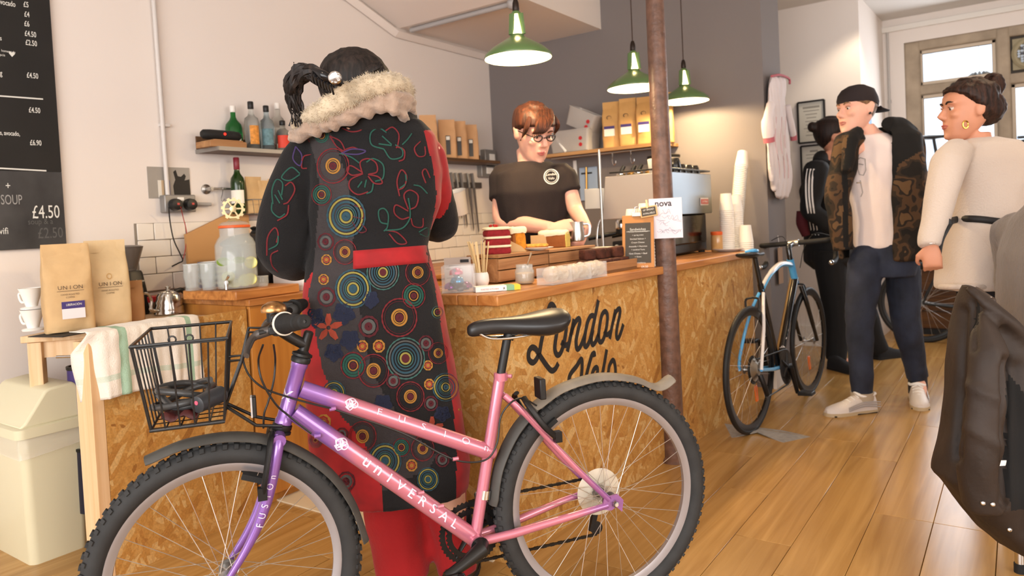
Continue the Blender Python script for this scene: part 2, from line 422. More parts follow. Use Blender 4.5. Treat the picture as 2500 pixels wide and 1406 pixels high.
# back wall with the shop front opening, behind the camera
mb = MB()
for lo, hi in (((XL-.15, -3.15, 0), (-2.6, -3, ZC)), ((2.9, -3.15, 0), (3.35, -3, ZC)), ((-2.6, -3.15, 0), (2.9, -3, .5)), ((-2.6, -3.15, 2.6), (2.9, -3, ZC))):
    lo, hi = V(lo), V(hi); mb.box((lo+hi)/2, hi-lo)
struct(mb.build('wall_shopfront', PAINT, smooth=0))

# window_1: stone mullions, frames and leaded panes
STONE = mat('window_stone', 'a3937f', .8, bump=.4, bscale=40, var=.2, vscale=6)
WFRAME = mat('white_window_frame', 'c9b9a4', .6)
win = bpy.data.objects.new('window_1', None); COL.objects.link(win); win['kind'] = 'structure'; LOC['window_1'] = V((0, 0, 0))
PANE = mat('window_glass', 'ffffff', .0, trans=1, ior=1.01, spec=.1)
zt = 2.17
mull = [WX0+.06, -.09, .30, 1.0, 1.6, WX1-.06]
for x in mull: MB().box((x, YW+.08, (WZ0+WZ1)/2), (.13 if x == mull[0] else .1, .16, WZ1-WZ0)).build('mullion', STONE, win, bevel=.02)
for z, h in ((WZ0+.03, .08), (zt, .09), (WZ1-.04, .09)): MB().box(((WX0+WX1)/2, YW+.08, z), (WX1-WX0, .14, h)).build('transom', STONE, win, bevel=.015)
for x0, x1 in zip(mull, mull[1:]):
    for z0, z1 in ((WZ0+.07, zt-.045), (zt+.045, WZ1-.085)):
        a, b = x0+.05, x1-.05
        if (x0, z0) == (mull[1], zt+.045): continue
        mb = MB()
        for lo, hi in (((a, z0), (a+.03, z1)), ((b-.03, z0), (b, z1)), ((a, z0), (b, z0+.03)), ((a, z1-.03), (b, z1))):
            mb.box(((lo[0]+hi[0])/2, YW+.06, (lo[1]+hi[1])/2), (hi[0]-lo[0], .05, hi[1]-lo[1]))
        fr = mb.build('sash_frame', WFRAME, win, bevel=.004)
        MB().box(((a+b)/2, YW+.065, (z0+z1)/2), (b-a-.05, .006, z1-z0-.05)).build('pane', PANE, fr, smooth=0)
# square vent panel with a round of bottle glass
vx, vz = (mull[1]+mull[2])/2, (zt+.045+WZ1-.085)/2
VENTB = mat('dark_vent_board', '3b342c', .7); VENTR = mat('aged_brass_ring', '9a8f72', .6)
MB().box((vx, YW+.06, vz), (.31, .04, WZ1-zt-.12)).build('vent_board', VENTB, win)
mb = MB(); mb.lathe([(.10, 0), (.135, 0), (.14, .02), (.12, .035), (.10, .03), (.10, 0)], (vx, YW+.04, vz), 32, (0, -1, 0), caps=False)
mb.box((vx, YW+.035, vz), (.26, .012, .26)); mb.build('vent_ring', VENTR, win)
CGL = mat('bottle_glass', 'b9c8d8', .15, spec=.8, bump=.3, bscale=30)
CGL2 = mat('dark_bottle_glass', '4a4f5c', .2, spec=.8)
for i in range(-4, 5):
    for j in range(-4, 5):
        if math.hypot(i, j) < 4.3 and (i or j):
            MB().box((vx+i*.0215, YW+.02, vz+j*.0215), (.018, .02, .018), R=Matrix.Rotation(random.random(), 3, 'Y')).build('glass_piece', CGL if random.random() < .65 else CGL2, win, smooth=0)
MB().lathe([(.03, 0), (.03, .02), (.012, .035), (.012, .06)], (-.45, YW+.01, zt), 12, (0, -1, 0)).build('window_latch', VENTB, win)

# outside the window: pavement, pale facade, parked car
OUTW = mat('pale_facade', 'c9ced6', .9); OUTG = mat('pavement_outside', 'b9b9bb', .9)
struct(MB().box((1, 14, -.1), (40, 12.4, .1)).build('street_pavement', OUTG, smooth=0))
fac = thing('facade_outside', 'pale building across the street seen through the window', 'building', (1, 20, -.05))
MB().box((1, 20.3, 4), (30, .5, 8.1)).build('wall', OUTW, fac, smooth=0)
DKW = mat('facade_window', 'b3bcc8', .3)
for i in range(12):
    for z in (1.2, 4.0): MB().box((-11+i*2.2, 20.02, z+.6), (1.1, .08, 1.5)).build('window', DKW, fac, smooth=0)

# floor: one laminate plank after another
base_floor = struct(MB().box((-.15, 2.3, -.03), (6.9, 10.8, .05)).build('floor', mat('floor_gap', '5a3c20', .8), smooth=0, loc=(0, 0, 0)))
plank = MB().box((0, 0, 0), (.1935, 1.288, .012)).build('plank', FLOORW, loc=(0, 0, 0))
pm = plank.data; bpy.data.objects.remove(plank)
for i in range(35):
    x = -3.5+.195*i; off = random.choice((0, .43, .86, .21, .64))
    y = -.9+off-1.29
    while y < 7.6:
        c = V((x, y+.645, 0))
        u_, v_, d_ = proj(c)
        if y > -1.6:
            o = put(pm, 'plank', base_floor, Matrix.Translation((x, y+.645, 0)))
            o.modifiers.new('bevel', 'BEVEL').width = .0012; o.modifiers['bevel'].segments = 1
        y += 1.29
VINYL = mat('cream_vinyl', 'd8c8aa', .5, var=.05)
struct(MB().box((-2.5, 3.36, .008), (1.98, 2.84, .008)).build('floor_vinyl', VINYL, smooth=0))
MB().box((-1.322, YG+.21, .07), (.02, .46, .13)).build('baseboard_nib', mat('white_gloss', 'e4dfd8', .4), smooth=0)['kind'] = 'structure'
MB().box((-1.6, 6.39, .09), (1.2, .02, .17)).build('baseboard_picture', MATS['white_gloss'], smooth=0)['kind'] = 'structure'
MB().box((1, 7.49, .09), (4.3, .02, .17)).build('baseboard_window', MATS['white_gloss'], smooth=0)['kind'] = 'structure'

# boxed-in stair over the back corner: level underside, sloping panel, mould along the wall
z1, x1, y0 = 2.54, -2.47, 3.72
mb = MB()
sec = [(y0, z1), (YG, z1), (YG, ZC), (y0-.85, ZC)]
mb.prism([(XL, y, z) for y, z in sec], (x1-XL, 0, 0))
struct(mb.build('ceiling_stair_box', PAINT, smooth=0))
mb = MB()
mb.tube([(XL+.02, YG, z1-.03), (XL+.02, y0-.03, z1-.03), (XL+.02, y0-.9, ZC-.02)], .035, 4)
struct(mb.build('trim_stair', PAINT, smooth=0))
tag(MB().tube([px(1035, 87, -3.3).lerp(V((XL+.1, y0+.04, z1-.02)), 1), (x1-.12, y0+.04, z1-.02), (x1-.1, y0+.04, z1-.02)], .016, 10).sphere((x1-.08, y0+.04, z1-.02), .035).build('conduit_pipe', mat('grey_conduit', 'a6a3a2', .5)), 'grey conduit pipe with a ball end under the white stair box', 'pipe')

# left wall: metro tiles, each with its own edge
TILE = mat('white_glazed_tile', 'e9e2d8', .15, spec=.6, rnd=.03)
grout = MB().box((XL+.002, 3.3, 1.083), (.004, 2.96, .34)).build('tile_grout', mat('tile_grout', '8d8275', .9), wall_left, smooth=0)
tl = MB().box((0, 0, 0), (.008, .163, .0805)).build('tile', TILE, loc=(0, 0, 0)); tm = tl.data; bpy.data.objects.remove(tl)
for r in range(4):
    y = 1.83-(.0825 if r % 2 == 0 else 0)
    z = 1.253-.042-r*.0835
    while y < YG-.02:
        a = max(y, 1.83); b = min(y+.1665, YG)
        if b-a > .03:
            o = put(tm, 'tile', wall_left, Matrix.Translation((XL+.007, (a+b)/2-.0015, z)) @ Matrix.Diagonal((1, (b-a-.0035)/.163, 1, 1)))
            o.modifiers.new('bevel', 'BEVEL').width = .003
        y += .1665

# cast iron column in front of the counter
RUST = mat('brown_iron_paint', '674b3e', .42, var=.35, vscale=25, bump=.6, bscale=60, spec=.5)
tag(MB().lathe([(.066, 0), (.066, .02), (.050, .03), (.048, .9), (.044, 1.6), (.040, ZC)], (-1.365, 3.19, 0), 32).build('iron_column', RUST), 'brown painted cast iron column standing against the front of the strand board counter', 'column')
# ================================================================ bicycles
def fade_paint(name, stops, origin_dir, metal=.35):
    """Two-tone frame enamel that fades along the length of the bicycle (object space)."""
    m, nt, b = node_mat(name, .3, .6); b.inputs['Metallic'].default_value = metal; b.inputs['Coat Weight'].default_value = .8; b.inputs['Coat Roughness'].default_value = .12
    tc = N(nt, 'ShaderNodeTexCoord'); d = N(nt, 'ShaderNodeVectorMath', operation='DOT_PRODUCT'); d.inputs[1].default_value = origin_dir
    nt.links.new(tc.outputs['Object'], d.inputs[0]); r = ramp(nt, stops, d.outputs['Value']); nt.links.new(r.outputs[0], b.inputs['Base Color'])
    return m
ALU = mat('rim_aluminium', 'a19ea2', .35, .7)
SPOKE = mat('steel_spoke', 'd6d2cc', .3, .9)
DARKM = mat('dark_gunmetal', '2b2a2a', .4, .7)
CABLE = mat('black_cable', '1d1c1b', .4)
TYRE = mat('dusty_tyre_rubber', '2b2b2b', .75, bump=.15, bscale=120, var=.2, vscale=20)
SADDLEM = mat('black_saddle_vinyl', '1b1b1d', .38, spec=.6)

def wheel(parent, c, axle, R, tr, nspokes=36, rim_h=.018, rim_w=.024, knobs=0, rim_mat=ALU, tyre_mat=TYRE, spoke_r=.001, label=None, hubr=.018):
    c = V(c); axle = V(axle).normalized(); e1 = UP; e2 = axle.cross(e1).normalized()
    def P(r, a, o=0): return c+(e1*math.cos(a)+e2*math.sin(a))*r+axle*o
    M = 96 if knobs else 64
    ri = R-2*tr
    mb = MB()     # rim: hollow box section swept round
    prof = [(ri+.006, -rim_w/2), (ri+.006, rim_w/2), (ri-.004, rim_w/2), (ri-rim_h, rim_w*.28), (ri-rim_h, -rim_w*.28), (ri-.004, -rim_w/2)]
    mb.loft([[P(r, 2*PI*i/M, o) for r, o in prof] for i in range(M)], closed=True)
    wh = mb.build('wheel', rim_mat, parent, smooth=35)
    if label: wh['label'] = label
    mb = MB(); k = 12
    mb.loft([[P(R-tr+tr*math.cos(2*PI*j/k), 2*PI*i/M, tr*1.05*math.sin(2*PI*j/k)) for j in range(k)] for i in range(M)], closed=True)
    for i in range(knobs):
        for row, (off, ang) in enumerate(((0, 0), (.55, .5), (-.55, .5))):
            a = 2*PI*(i+ang)/knobs; rad = (e1*math.cos(a)+e2*math.sin(a)); tan = axle.cross(rad)
            phi = off*1.5; nrm = (rad*math.cos(phi)+axle*math.sin(phi)); w = nrm.cross(tan)
            q = c+rad*(R-tr)+nrm*(tr*1.0+.001)
            mb.box(q, (.013 if row == 0 else .010, .012, .007), ax=(tan, w, nrm))
    mb.build('tyre', tyre_mat, wh, smooth=50)
    mb = MB(); hw = .032
    mb.tube([c-axle*hw*1.45, c-axle*hw*1.4, c+axle*hw*1.4, c+axle*hw*1.45], [.006, .008, .008, .006], 10)
    for s_ in (-1, 1): mb.tube([c+axle*s_*hw*.9, c+axle*s_*hw*1.05], hubr*1.25, 20)
    mb.tube([c-axle*hw, c-axle*hw*.6, c+axle*hw*.6, c+axle*hw], [hubr, hubr*.6, hubr*.6, hubr], 16)
    mb.build('hub', mat('hub_alloy', '8f8d8a', .35, .9), wh)
    for i in range(nspokes):
        sd = 1 if i % 2 else -1; a = 2*PI*i/nspokes; da = (1 if (i//2) % 2 else -1)*1.15
        p0 = P(hubr*1.1, a+da, hw*sd); p1 = P(ri-rim_h+.002, a, 0)
        MB().tube([p0, p1], spoke_r, 5, caps=False).build('spoke', SPOKE, wh)
    return wh

# ---------------------------------------------------------------- the purple and pink city bicycle in front
PRG = pz(1475, 1215, .335); PFG = pz(555, 1392, .335)
ES = (PFG-PRG); ES.z = 0; WB = ES.length; ES.normalize(); EN = V((-ES.y, ES.x, 0)); EN = EN if EN.dot(FW) < 0 else -EN
BO = V((PRG.x, PRG.y, 0))
def B(s, z, n=0): return BO+ES*s+UP*z+EN*n
def bp(u, v, off=0):
    r = ray(u, v); return CAM+r*(((BO+EN*off-CAM).dot(EN))/r.dot(EN))
bike = thing('bicycle', 'purple and pink step-through bicycle with a black wire basket, nearest to the viewer', 'bicycle', BO, None)
PURPLE, PINK = '8f62ad', 'c8788c'
FRAMEP = fade_paint('purple_pink_enamel', [(0, '8d5699'), (.055, '995f95'), (.12, PINK), (.72, PINK), (.79, PURPLE), (1, '8258a8')], tuple(ES))
RR, RF = .342, .328
rear_w = wheel(bike, B(0, RR), EN, RR, .026, 36, knobs=78)
front_w = wheel(bike, B(1.049, RF), EN, RF, .026, 36, knobs=76)
bb = B(.405, .288); sttop = B(.305, .745); httop = B(.845, .838); htbot = B(.897, .683)
def part(name, mb, m=FRAMEP, **k): return mb.build(name, m, bike, **k)
part('head_tube', MB().tube([httop, httop.lerp(htbot, .08), httop.lerp(htbot, .1), htbot.lerp(httop, .1), htbot.lerp(httop, .08), htbot], [.0215, .0215, .0195, .0195, .0215, .0215], 20))
TT0, TT1 = B(.847, .768), B(.335, .520); DT0, DT1 = B(.868, .712), B(.41, .295)
part('top_tube', MB().tube([TT0, TT1.lerp(TT0, .05), TT1.lerp(TT0, .02), TT1], [.0225, .0225, .020, .016], 24))
part('down_tube', MB().tube([DT0, DT1], .0235, 24))
part('seat_tube', MB().tube([sttop, bb], .0165, 20))
part('bottom_bracket_shell', MB().cyl(bb-EN*.036, bb+EN*.036, .022, n=24))
rd = B(-.01, RR+.005)
for sg, nm in ((1, 'near'), (-1, 'far')):
    part('chainstay', MB().tube([bb+EN*.022*sg, B(.30, .297, .032*sg), B(.12, .325, .055*sg), B(.02, RR-.004, .062*sg)], [.0125, .0125, .0105, .0085], 14))
    part('seatstay', MB().tube(smooth_path([B(.302, .685, .016*sg), B(.25, .63, .034*sg), B(.12, .47, .052*sg), B(.015, RR+.012, .062*sg)], 4), [.009]*13, 12))
    part('dropout', MB().prism([B(.04, RR-.012, .06*sg), B(.03, RR+.022, .06*sg), B(-.012, RR+.024, .06*sg), B(-.03, RR+.004, .06*sg), B(-.024, RR-.03, .06*sg), B(-.006, RR-.012, .06*sg), B(.01, RR-.02, .06*sg)], EN*.006*sg))
    # axle nut and rear brake arm
    part('axle_nut', MB().tube([B(0, RR, .062*sg), B(0, RR, .075*sg), B(0, RR, .082*sg)], [.011, .011, .006], 6), CHROME)
    fk = [B(.908, .665, .036*sg), B(.915, .63, .05*sg), B(.936, .545, .052*sg), B(.965, .465, .052*sg), B(1.0, .40, .052*sg), B(1.049, RF+.002, .054*sg)]
    part('fork_blade', MB().tube(smooth_path(fk, 5), [.0145]*12+[.0145-.0005*i for i in range(14)], 16))
    part('axle_nut', MB().tube([B(1.049, RF, .052*sg), B(1.049, RF, .062*sg), B(1.049, RF, .07*sg)], [.011, .011, .006], 6), CHROME)
    # front brake arm and pad, rear brake arm and pad
    part('brake_arm', MB().tube(smooth_path([B(.955, .53, .066*sg), B(.945, .58, .074*sg), B(.93, .655, .06*sg), B(.925, .672, .03*sg)], 4), .006, 8, flat=1.5).box(B(.955, .535, .064*sg), (.022, .022, .03), ax=(ES, EN, UP)), DARKM)
    part('brake_pad', MB().box(B(.975, .565, .030*sg), (.055, .014, .014), ax=(ES+UP*.4, EN, UP-ES*.4)), RUBBER)
    part('brake_arm', MB().tube(smooth_path([B(.165, .555, .062*sg), B(.21, .60, .072*sg), B(.245, .655, .06*sg), B(.25, .675, .03*sg)], 4), .006, 8, flat=1.5).box(B(.165, .56, .06*sg), (.02, .022, .03), ax=(ES, EN, UP)), DARKM)
    part('brake_pad', MB().box(B(.178, .585, .030*sg), (.055, .014, .014), ax=(ES-UP*.7, EN, UP+ES*.7)), RUBBER)
part('fork_crown', MB().tube([B(.908, .655, -.055), B(.908, .66, 0), B(.908, .655, .055)], .016, 14).tube([htbot, B(.908, .66)], .016, 14))
for p, q in ((httop, htbot), (htbot, httop)):
    d = (p-q).normalized(); part('headset_cup', MB().lathe([(.019, -.004), (.0245, 0), (.025, .010), (.022, .014), (.026, .016), (.026, .022), (.016, .026), (.013, .03)], p, 24, d), BLACK)
d = (httop-htbot).normalized()
# quill stem and swept handlebar
QT = B(.818, .915); part('stem', MB().tube([httop, QT-d*.004, QT], [.0125, .0125, .009], 16).tube(smooth_path([httop+d*.045, B(.86, .90), B(.898, .93)], 4), .014, 14).cyl(B(.898, .93, -.02), B(.898, .93, .02), .0185), mat('satin_black_metal', '201e1d', .35, .3))
GE, GF = pd(743, 785, 1.60), pd(694, 790, 1.715)
bar = part('handlebar', MB().tube(smooth_path([B(.82, .955, -.30), B(.86, .95, -.20), B(.897, .932, -.03), B(.897, .932, .03), GF-(GE-GF)*.4, GF, GE], 5), .0111, 14), MATS['satin_black_metal'])
ga = (GE-GF).normalized()
def grip(a, b):
    ga = (b-a).normalized(); L = (b-a).length
    g = part('grip', MB().lathe([(.013, 0), (.024, .001), (.0255, .006), (.0225, .012), (.020, .018), (.0205, L*.45), (.0195, L*.5), (.0185, L*.7), (.0155, L*.72), (.0165, L*.9), (.016, L), (.012, L+.004), (.004, L+.004), (.0035, L-.006)], a, 28, ga), RUBBER)
    MB().lathe([(.0255, -.003), (.0285, -.001), (.0285, .002), (.0255, .004)], a, 32, ga).build('grip_ring', mat('white_grip_ring', 'd8d0c2', .4), g)
    return g
grip(GF, GE); bpy.data.objects.remove(grip(B(.845, .953, -.245), B(.812, .956, -.32)).children[0])
for sg in (1, -1):
    q = GF-ga*.035 if sg == 1 else B(.853, .95, -.225)
    part('shifter', MB().lathe([(.013, 0), (.019, .003), (.019, .03), (.013, .034)], q+ES*0, 18, ga*sg).box(q+UP*-.012+ES*.012, (.03, .045, .02), ax=(ES, EN, UP)).box(q+UP*.016+ES*.006, (.028, .034, .016), ax=(ES, EN, UP)), BLACK, bevel=.003)
    l0 = q+ES*.018-UP*.012; part('brake_lever', MB().tube(smooth_path([l0, l0+ES*.04-UP*.012, l0+ES*.055-UP*.03+EN*.03*sg, l0+ES*.06-UP*.045+EN*.07*sg], 5), [.009]*5+[.007]*6+[.006]*5, 10, flat=1.3), mat('grey_lever', '55504d', .4, .5))
    part('lever_clamp', MB().lathe([(.012, 0), (.017, .002), (.017, .018), (.012, .02)], q-ga*sg*.022, 18, ga*sg).tube([l0-ES*.015, l0+ES*.03-UP*.005], .008, 10), BLACK)
bq = GF-ga*.075+UP*.02
bell = part('bell', MB().lathe([(.030, 0), (.031, .006), (.027, .016), (.014, .024), (.002, .026)], bq+UP*.012, 28), mat('worn_copper_bell', 'b08455', .3, .9, var=.5, vscale=60))
MB().cyl(bq-UP*.012, bq+UP*.014, .018, n=18).build('bell_base', BLACK, bell)
# cables
def cable(pts, r=.0026): return part('cable', MB().tube(smooth_path(pts, 8), r, 8), CABLE)
cable([pd(650, 815, 1.78), bp(596, 850, .04), bp(602, 905, .04), bp(640, 945, .04), bp(700, 968, .03), bp(760, 985, .03), bp(812, 998, .028)])
cable([pd(642, 842, 1.72), bp(631, 880, .06), bp(640, 930, .06), bp(672, 985, .05), bp(705, 1015, .035), bp(760, 1058, .03)])
cable([pd(668, 842, 1.76), bp(672, 880, .03), bp(668, 930, .03), bp(655, 980, .03), bp(645, 1010, .03), bp(643, 1045, .02)])
cable([bp(812, 998, .028), B(.60, .625, .027), bp(1085, 1112, .026), bp(1140, 1128, .03), bp(1190, 1120, .04), bp(1214, 1080, .04), bp(1222, 1020, .035), bp(1245, 985, .04), bp(1275, 972, .03), bp(1310, 990, .02)])
for p in (bp(812, 998, .026), bp(1112, 1120, .026), bp(775, 1064, .03), bp(1028, 1203, .028), bp(1076, 1236, .028)):
    part('cable_stop', MB().cyl(p-ES*.008, p+ES*.008, .0055, n=10), FRAMEP)
# saddle and post
SC = B(.262, .862)
part('seat_post', MB().tube([sttop-(sttop-bb).normalized()*.06, B(.278, .85)], .0125, 16).tube([B(.278, .84), B(.262, .872)], .016, 14).cyl(B(.262, .868, -.022), B(.262, .868, .022), .017), BLACK)
part('seat_clamp', MB().tube([sttop+UP*.002, sttop-UP*.02], .0195, 20).tube([sttop-UP*.01-ES*.015, sttop-UP*.01-ES*.03+EN*.01], .006, 8), FRAMEP)
rows = []
for s, w, t, b_ in ((.395, .012, .883, .864), (.388, .021, .894, .855), (.36, .022, .902, .857), (.31, .027, .903, .858), (.265, .040, .902, .853), (.22, .062, .905, .845), (.17, .083, .913, .838), (.13, .086, .917, .845), (.108, .070, .914, .868), (.10, .045, .906, .885)):
    ring = []
    for j in range(20):
        a = 2*PI*j/20; x = w*math.copysign(abs(math.cos(a))**.75, math.cos(a)); sz = math.sin(a)
        z = (t+b_)/2+(t-b_)/2*math.copysign(abs(sz)**.8, sz) - (.35*abs(x)**1.5 if sz > 0 else 0)
        ring.append(B(s, z+.0, x))
    rows.append(ring)
part('saddle', MB().loft(rows), SADDLEM, smooth=60, sub=1)
for sg in (1, -1): part('saddle_rail', MB().tube(smooth_path([B(.37, .868, .014*sg), B(.33, .848, .02*sg), B(.24, .846, .022*sg), B(.14, .862, .045*sg)], 5), .0038, 8), CHROME)
# cranks, pedals, chainring, chain, sprockets, derailleur
part('crank_arm', MB().tube([bb+EN*.05, bb+EN*.068, B(.47, .262, .085), B(.515, .246, .095)], [.026, .022, .015, .014], 16, flat=1.0), mat('black_crank', '222120', .4, .3))
part('crank_arm', MB().tube([bb-EN*.06, bb-EN*.075, B(.34, .31, -.09), B(.295, .33, -.10)], [.018, .018, .014, .013], 14), MATS['black_crank'])
for q, sg in ((B(.515, .246, .095), 1), (B(.295, .33, -.10), -1)):
    c = q+EN*.055*sg
    mb = MB().cyl(q, q+EN*.1*sg, .008, n=10)
    for a_ in (-1, 1):
        mb.box(c+ES*.034*a_, (.014, .085, .022), ax=(ES, EN, UP)); mb.box(c+EN*.04*a_, (.075, .012, .022), ax=(ES, EN, UP))
        for i in range(-3, 4): mb.box(c+ES*.042*a_+EN*.011*i, (.006, .006, .026), ax=(ES, EN, UP))
    part('pedal', mb, BLACK, bevel=.002)
mb = MB(); co = bb-EN*.05
for rr_, off in ((.088, 0), (.070, .008)):
    nT = 44 if rr_ > .08 else 36; ring = []; inner = []
    for j in range(nT*2):
        a = PI*j/nT; r_ = rr_+(.004 if j % 2 else -.001)
        ring.append((r_, a)); inner.append((rr_-.014, a))
    q = lambda r_, a, o: co+ES*r_*math.cos(a)+UP*r_*math.sin(a)+EN*(off+o)
    mb.loft([[q(ring[j][0], ring[j][1], 0), q(ring[j][0], ring[j][1], .003), q(inner[j][0], inner[j][1], .003), q(inner[j][0], inner[j][1], 0)] for j in range(nT*2)], closed=True)
for k in range(5):
    a = 2*PI*k/5+.3; mb.tube([co, co+ES*.078*math.cos(a)+UP*.078*math.sin(a)], [.016, .008], 8, flat=.5)
part('chainring', mb, DARKM)
cc = B(0, RR, -.045); mb = MB()
for i, r_ in enumerate((.026, .031, .036, .041, .046)): mb.lathe([(.012, 0), (r_, 0), (r_+.002, .001), (r_, .0025), (.012, .0025)], cc-EN*(.024-.006*i), 30, EN)
part('sprockets', mb, mat('dull_steel_sprocket', '8b7a63', .4, .9))
part('spoke_guard', MB().lathe([(.02, 0), (.069, -.001), (.071, .0005), (.069, .002), (.02, .001)], B(0, RR, -.036), 40, EN), mat('milky_spoke_guard', 'e4dccb', .35, alpha=.62))
dr = B(.0, RR-.098, -.065)
part('derailleur', MB().tube([B(.005, RR-.02, -.06), B(.02, RR-.055, -.07), dr+UP*.045], .012, 10).box(dr+UP*.01+ES*.006, (.016, .014, .085), ax=(ES*1+UP*.3, EN, UP-ES*.3)).lathe([(.004, -.004), (.02, -.003), (.02, .003), (.004, .004)], dr-UP*.025, 18, EN).lathe([(.004, -.004), (.02, -.003), (.02, .003), (.004, .004)], dr+UP*.04+ES*.01, 18, EN), DARKM)
mb = MB()
def links(a, b):
    L = (b-a).length; n = int(L/.0127); t = (b-a).normalized(); w = EN.cross(t)
    for i in range(n): mb.box(a+t*(i+.5)*L/n, (.0135, .006, .0085 if i % 2 else .006), ax=(t, EN, w))
links(co+UP*.089, cc+UP*.041-EN*.006); links(co-UP*.089, dr-UP*.045-EN*.0)
links(dr+UP*.03-ES*.012, cc-UP*.04)
part('chain', mb, mat('oily_chain', '2d2a26', .45, .8), smooth=0)['kind'] = 'stuff'
part('front_derailleur', MB().tube([B(.39, .37, .0), B(.385, .40, -.035), B(.36, .385, -.05), B(.33, .36, -.05)], .006, 8, flat=1.6).cyl(B(.374, .40), B(.369, .424), .0195, n=18), CHROME)
# mudguards: curved strips round the wheels
def guard(pts, r_mat, cz, name='mudguard', w=.03):
    P = smooth_path(pts, 6); rings = []
    for i, p in enumerate(P):
        t = (P[min(i+1, len(P)-1)]-P[max(i-1, 0)]).normalized(); up = EN.cross(t); up = up if up.dot(p-cz) > 0 else -up
        ww = w*(.8 if i in (0, len(P)-1) else 1)
        sec = [(-1, -.010), (-.75, .0), (-.3, .005), (.3, .005), (.75, .0), (1, -.010)]
        rings.append([p+EN*ww*a+up*b for a, b in sec]+[p+EN*ww*a*.96+up*(b-.0025) for a, b in reversed(sec)])
    return part(name, MB().loft(rings), r_mat, smooth=50)
MUD = mat('dusty_mudguard', '45433f', .55, var=.25, vscale=12)
MUD2 = mat('dusty_tail_mudguard', '7d7468', .6, var=.2, vscale=14)
rp = lambda s0, a, r: B(s0+r*math.cos(math.radians(a)), (RR if s0 == 0 else RF)+r*math.sin(math.radians(a)))
guard([rp(0, 6, .357), rp(0, 23, .36), rp(0, 40, .364), rp(0, 55, .367)], MUD, B(0, RR))
guard([rp(0, 54, .368), rp(0, 70, .366), rp(0, 90, .362), rp(0, 108, .36), rp(0, 119, .358), B(-.205, .652), B(-.243, .672)], MUD2, B(0, RR))
guard([rp(1.049, 62, .358), rp(1.049, 78, .352), rp(1.049, 97, .348), rp(1.049, 116, .345), rp(1.049, 138, .341), rp(1.049, 158, .341), rp(1.049, 177, .348)], MUD, B(1.049, RF))
# reflectors and small bracket
part('reflector', MB().box(B(.205, .70, .045), (.018, .05, .058), ax=(ES, EN, UP)), BLACK, bevel=.003)
part('reflector', MB().box(bp(620, 992, .03), (.012, .03, .052), ax=(ES, EN, UP)), BLACK, bevel=.003)
part('reflector_face', MB().box(bp(614, 992, .03), (.004, .032, .05), ax=(ES, EN, UP)), mat('clear_reflector', 'c6c8cc', .2, .3))
# basket of coated wire with its brackets
bk = (1.207, 1.010, 1.180, 1.028, .938, .744)
def K(s, n, t):   # s 0..1 front to back, n -1..1 across, t 0..1 bottom to top
    a = bk[2]+(bk[0]-bk[2])*t; b = bk[3]+(bk[1]-bk[3])*t
    return B(a+(b-a)*s, bk[5]+(bk[4]-bk[5])*t, n*(.150+.016*t))
basket = part('basket', MB().tube([K(0, -1, 1), K(1, -1, 1), K(1, 1, 1), K(0, 1, 1)], .0042, 8, closed=True).tube([K(0, -1, 0), K(1, -1, 0), K(1, 1, 0), K(0, 1, 0)], .0036, 8, closed=True), BLKMETAL)
def wire(*p): MB().tube(p, .0021, 6).build('wire', BLKMETAL, basket)
for i in range(6):
    s = (i+.0)/5
    wire(K(s, 1, 1), K(s, 1, 0), K(s, -1, 0), K(s, -1, 1))
for i in range(7):
    n = -1+2*(i+.5)/7
    wire(K(0, n, 1), K(0, n, 0), K(1, n, 0), K(1, n, 1))
wire(K(.05, 1, .97), K(.5, 1.03, .99), K(.98, 1, .98))
for s in (.42, .6):
    p = K(s, .9, 1.03); MB().tube([p+ES*.008*math.cos(a)+UP*.008*math.sin(a) for a in (i*PI/5 for i in range(10))], .002, 6, closed=True).build('handle_loop', BLKMETAL, basket)
for n in (.045, -.045):
    h = B(.905, .925, n); part('basket_bracket', MB().tube([h, B(.965, .932, n), K(1, n*5, .62)+ES*-.035, K(1, n*5, .62), ], .0036, 8), BLKMETAL)
    part('basket_bracket', MB().tube([B(.965, .932, n), B(.985, .86, n), K(1, n*5, .06)], .0036, 8), BLKMETAL)
    part('basket_stay', MB().tube([B(.90, .685, n*.6), B(.96, .70, n), K(1, n*2.5, .03)], .0042, 8), BLKMETAL)
# lettering and knot emblems on the tubes
LET = mat('pale_frame_lettering', 'd9cfe0', .4)
def on_tube(A, Bq, r, roll=0):
    T = (Bq-A).normalized(); n = (CAM-(A+Bq)/2); n = (n-T*n.dot(T)).normalized(); u = n.cross(T)
    def f(x, y, l):
        th = y/r+roll; return A+T*x+(n*math.cos(th)+u*math.sin(th))*(r+l)
    return f, (Bq-A).length
ft, Lt = on_tube(TT0, TT1, .0225, .25)
fd, Ld = on_tube(DT0, DT1, .0235, .1)
mb = MB()
for i, ch in enumerate('FUSION'): part('frame_letter', MB().text(ch.lower() if ch == 'N' else ch, .026, 0, (1, 0, 0), (0, 1, 0), align='CENTER', fn=lambda x, y, l, i=i: ft(Lt*(.37+.113*i)+x*1.25, y-.006, l)), LET, smooth=0)
for i, ch in enumerate('UNIVERSAL'):
    part('frame_letter', MB().text({'N': 'n', 'U': 'u'}.get(ch, ch), .034 if ch not in 'NU' else .042, 0, (1, 0, 0), (0, 1, 0), align='CENTER', bold=.01, fn=lambda x, y, l, i=i: fd(Ld*(.375+.062*i)+x*1.15, y-.012, l)), LET, smooth=0)
A = B(.968, .45, .052); Bq = B(.925, .585, .052)
ff, Lf = on_tube(A, Bq, .0145)
for i, ch in enumerate('FUSIOn'): part('frame_letter', MB().text(ch, .021, 0, (1, 0, 0), (0, 1, 0), align='CENTER', fn=lambda x, y, l, i=i: ff(Lf*(.06+.17*i)+x, y-.008, l+.0012)), LET, smooth=0)
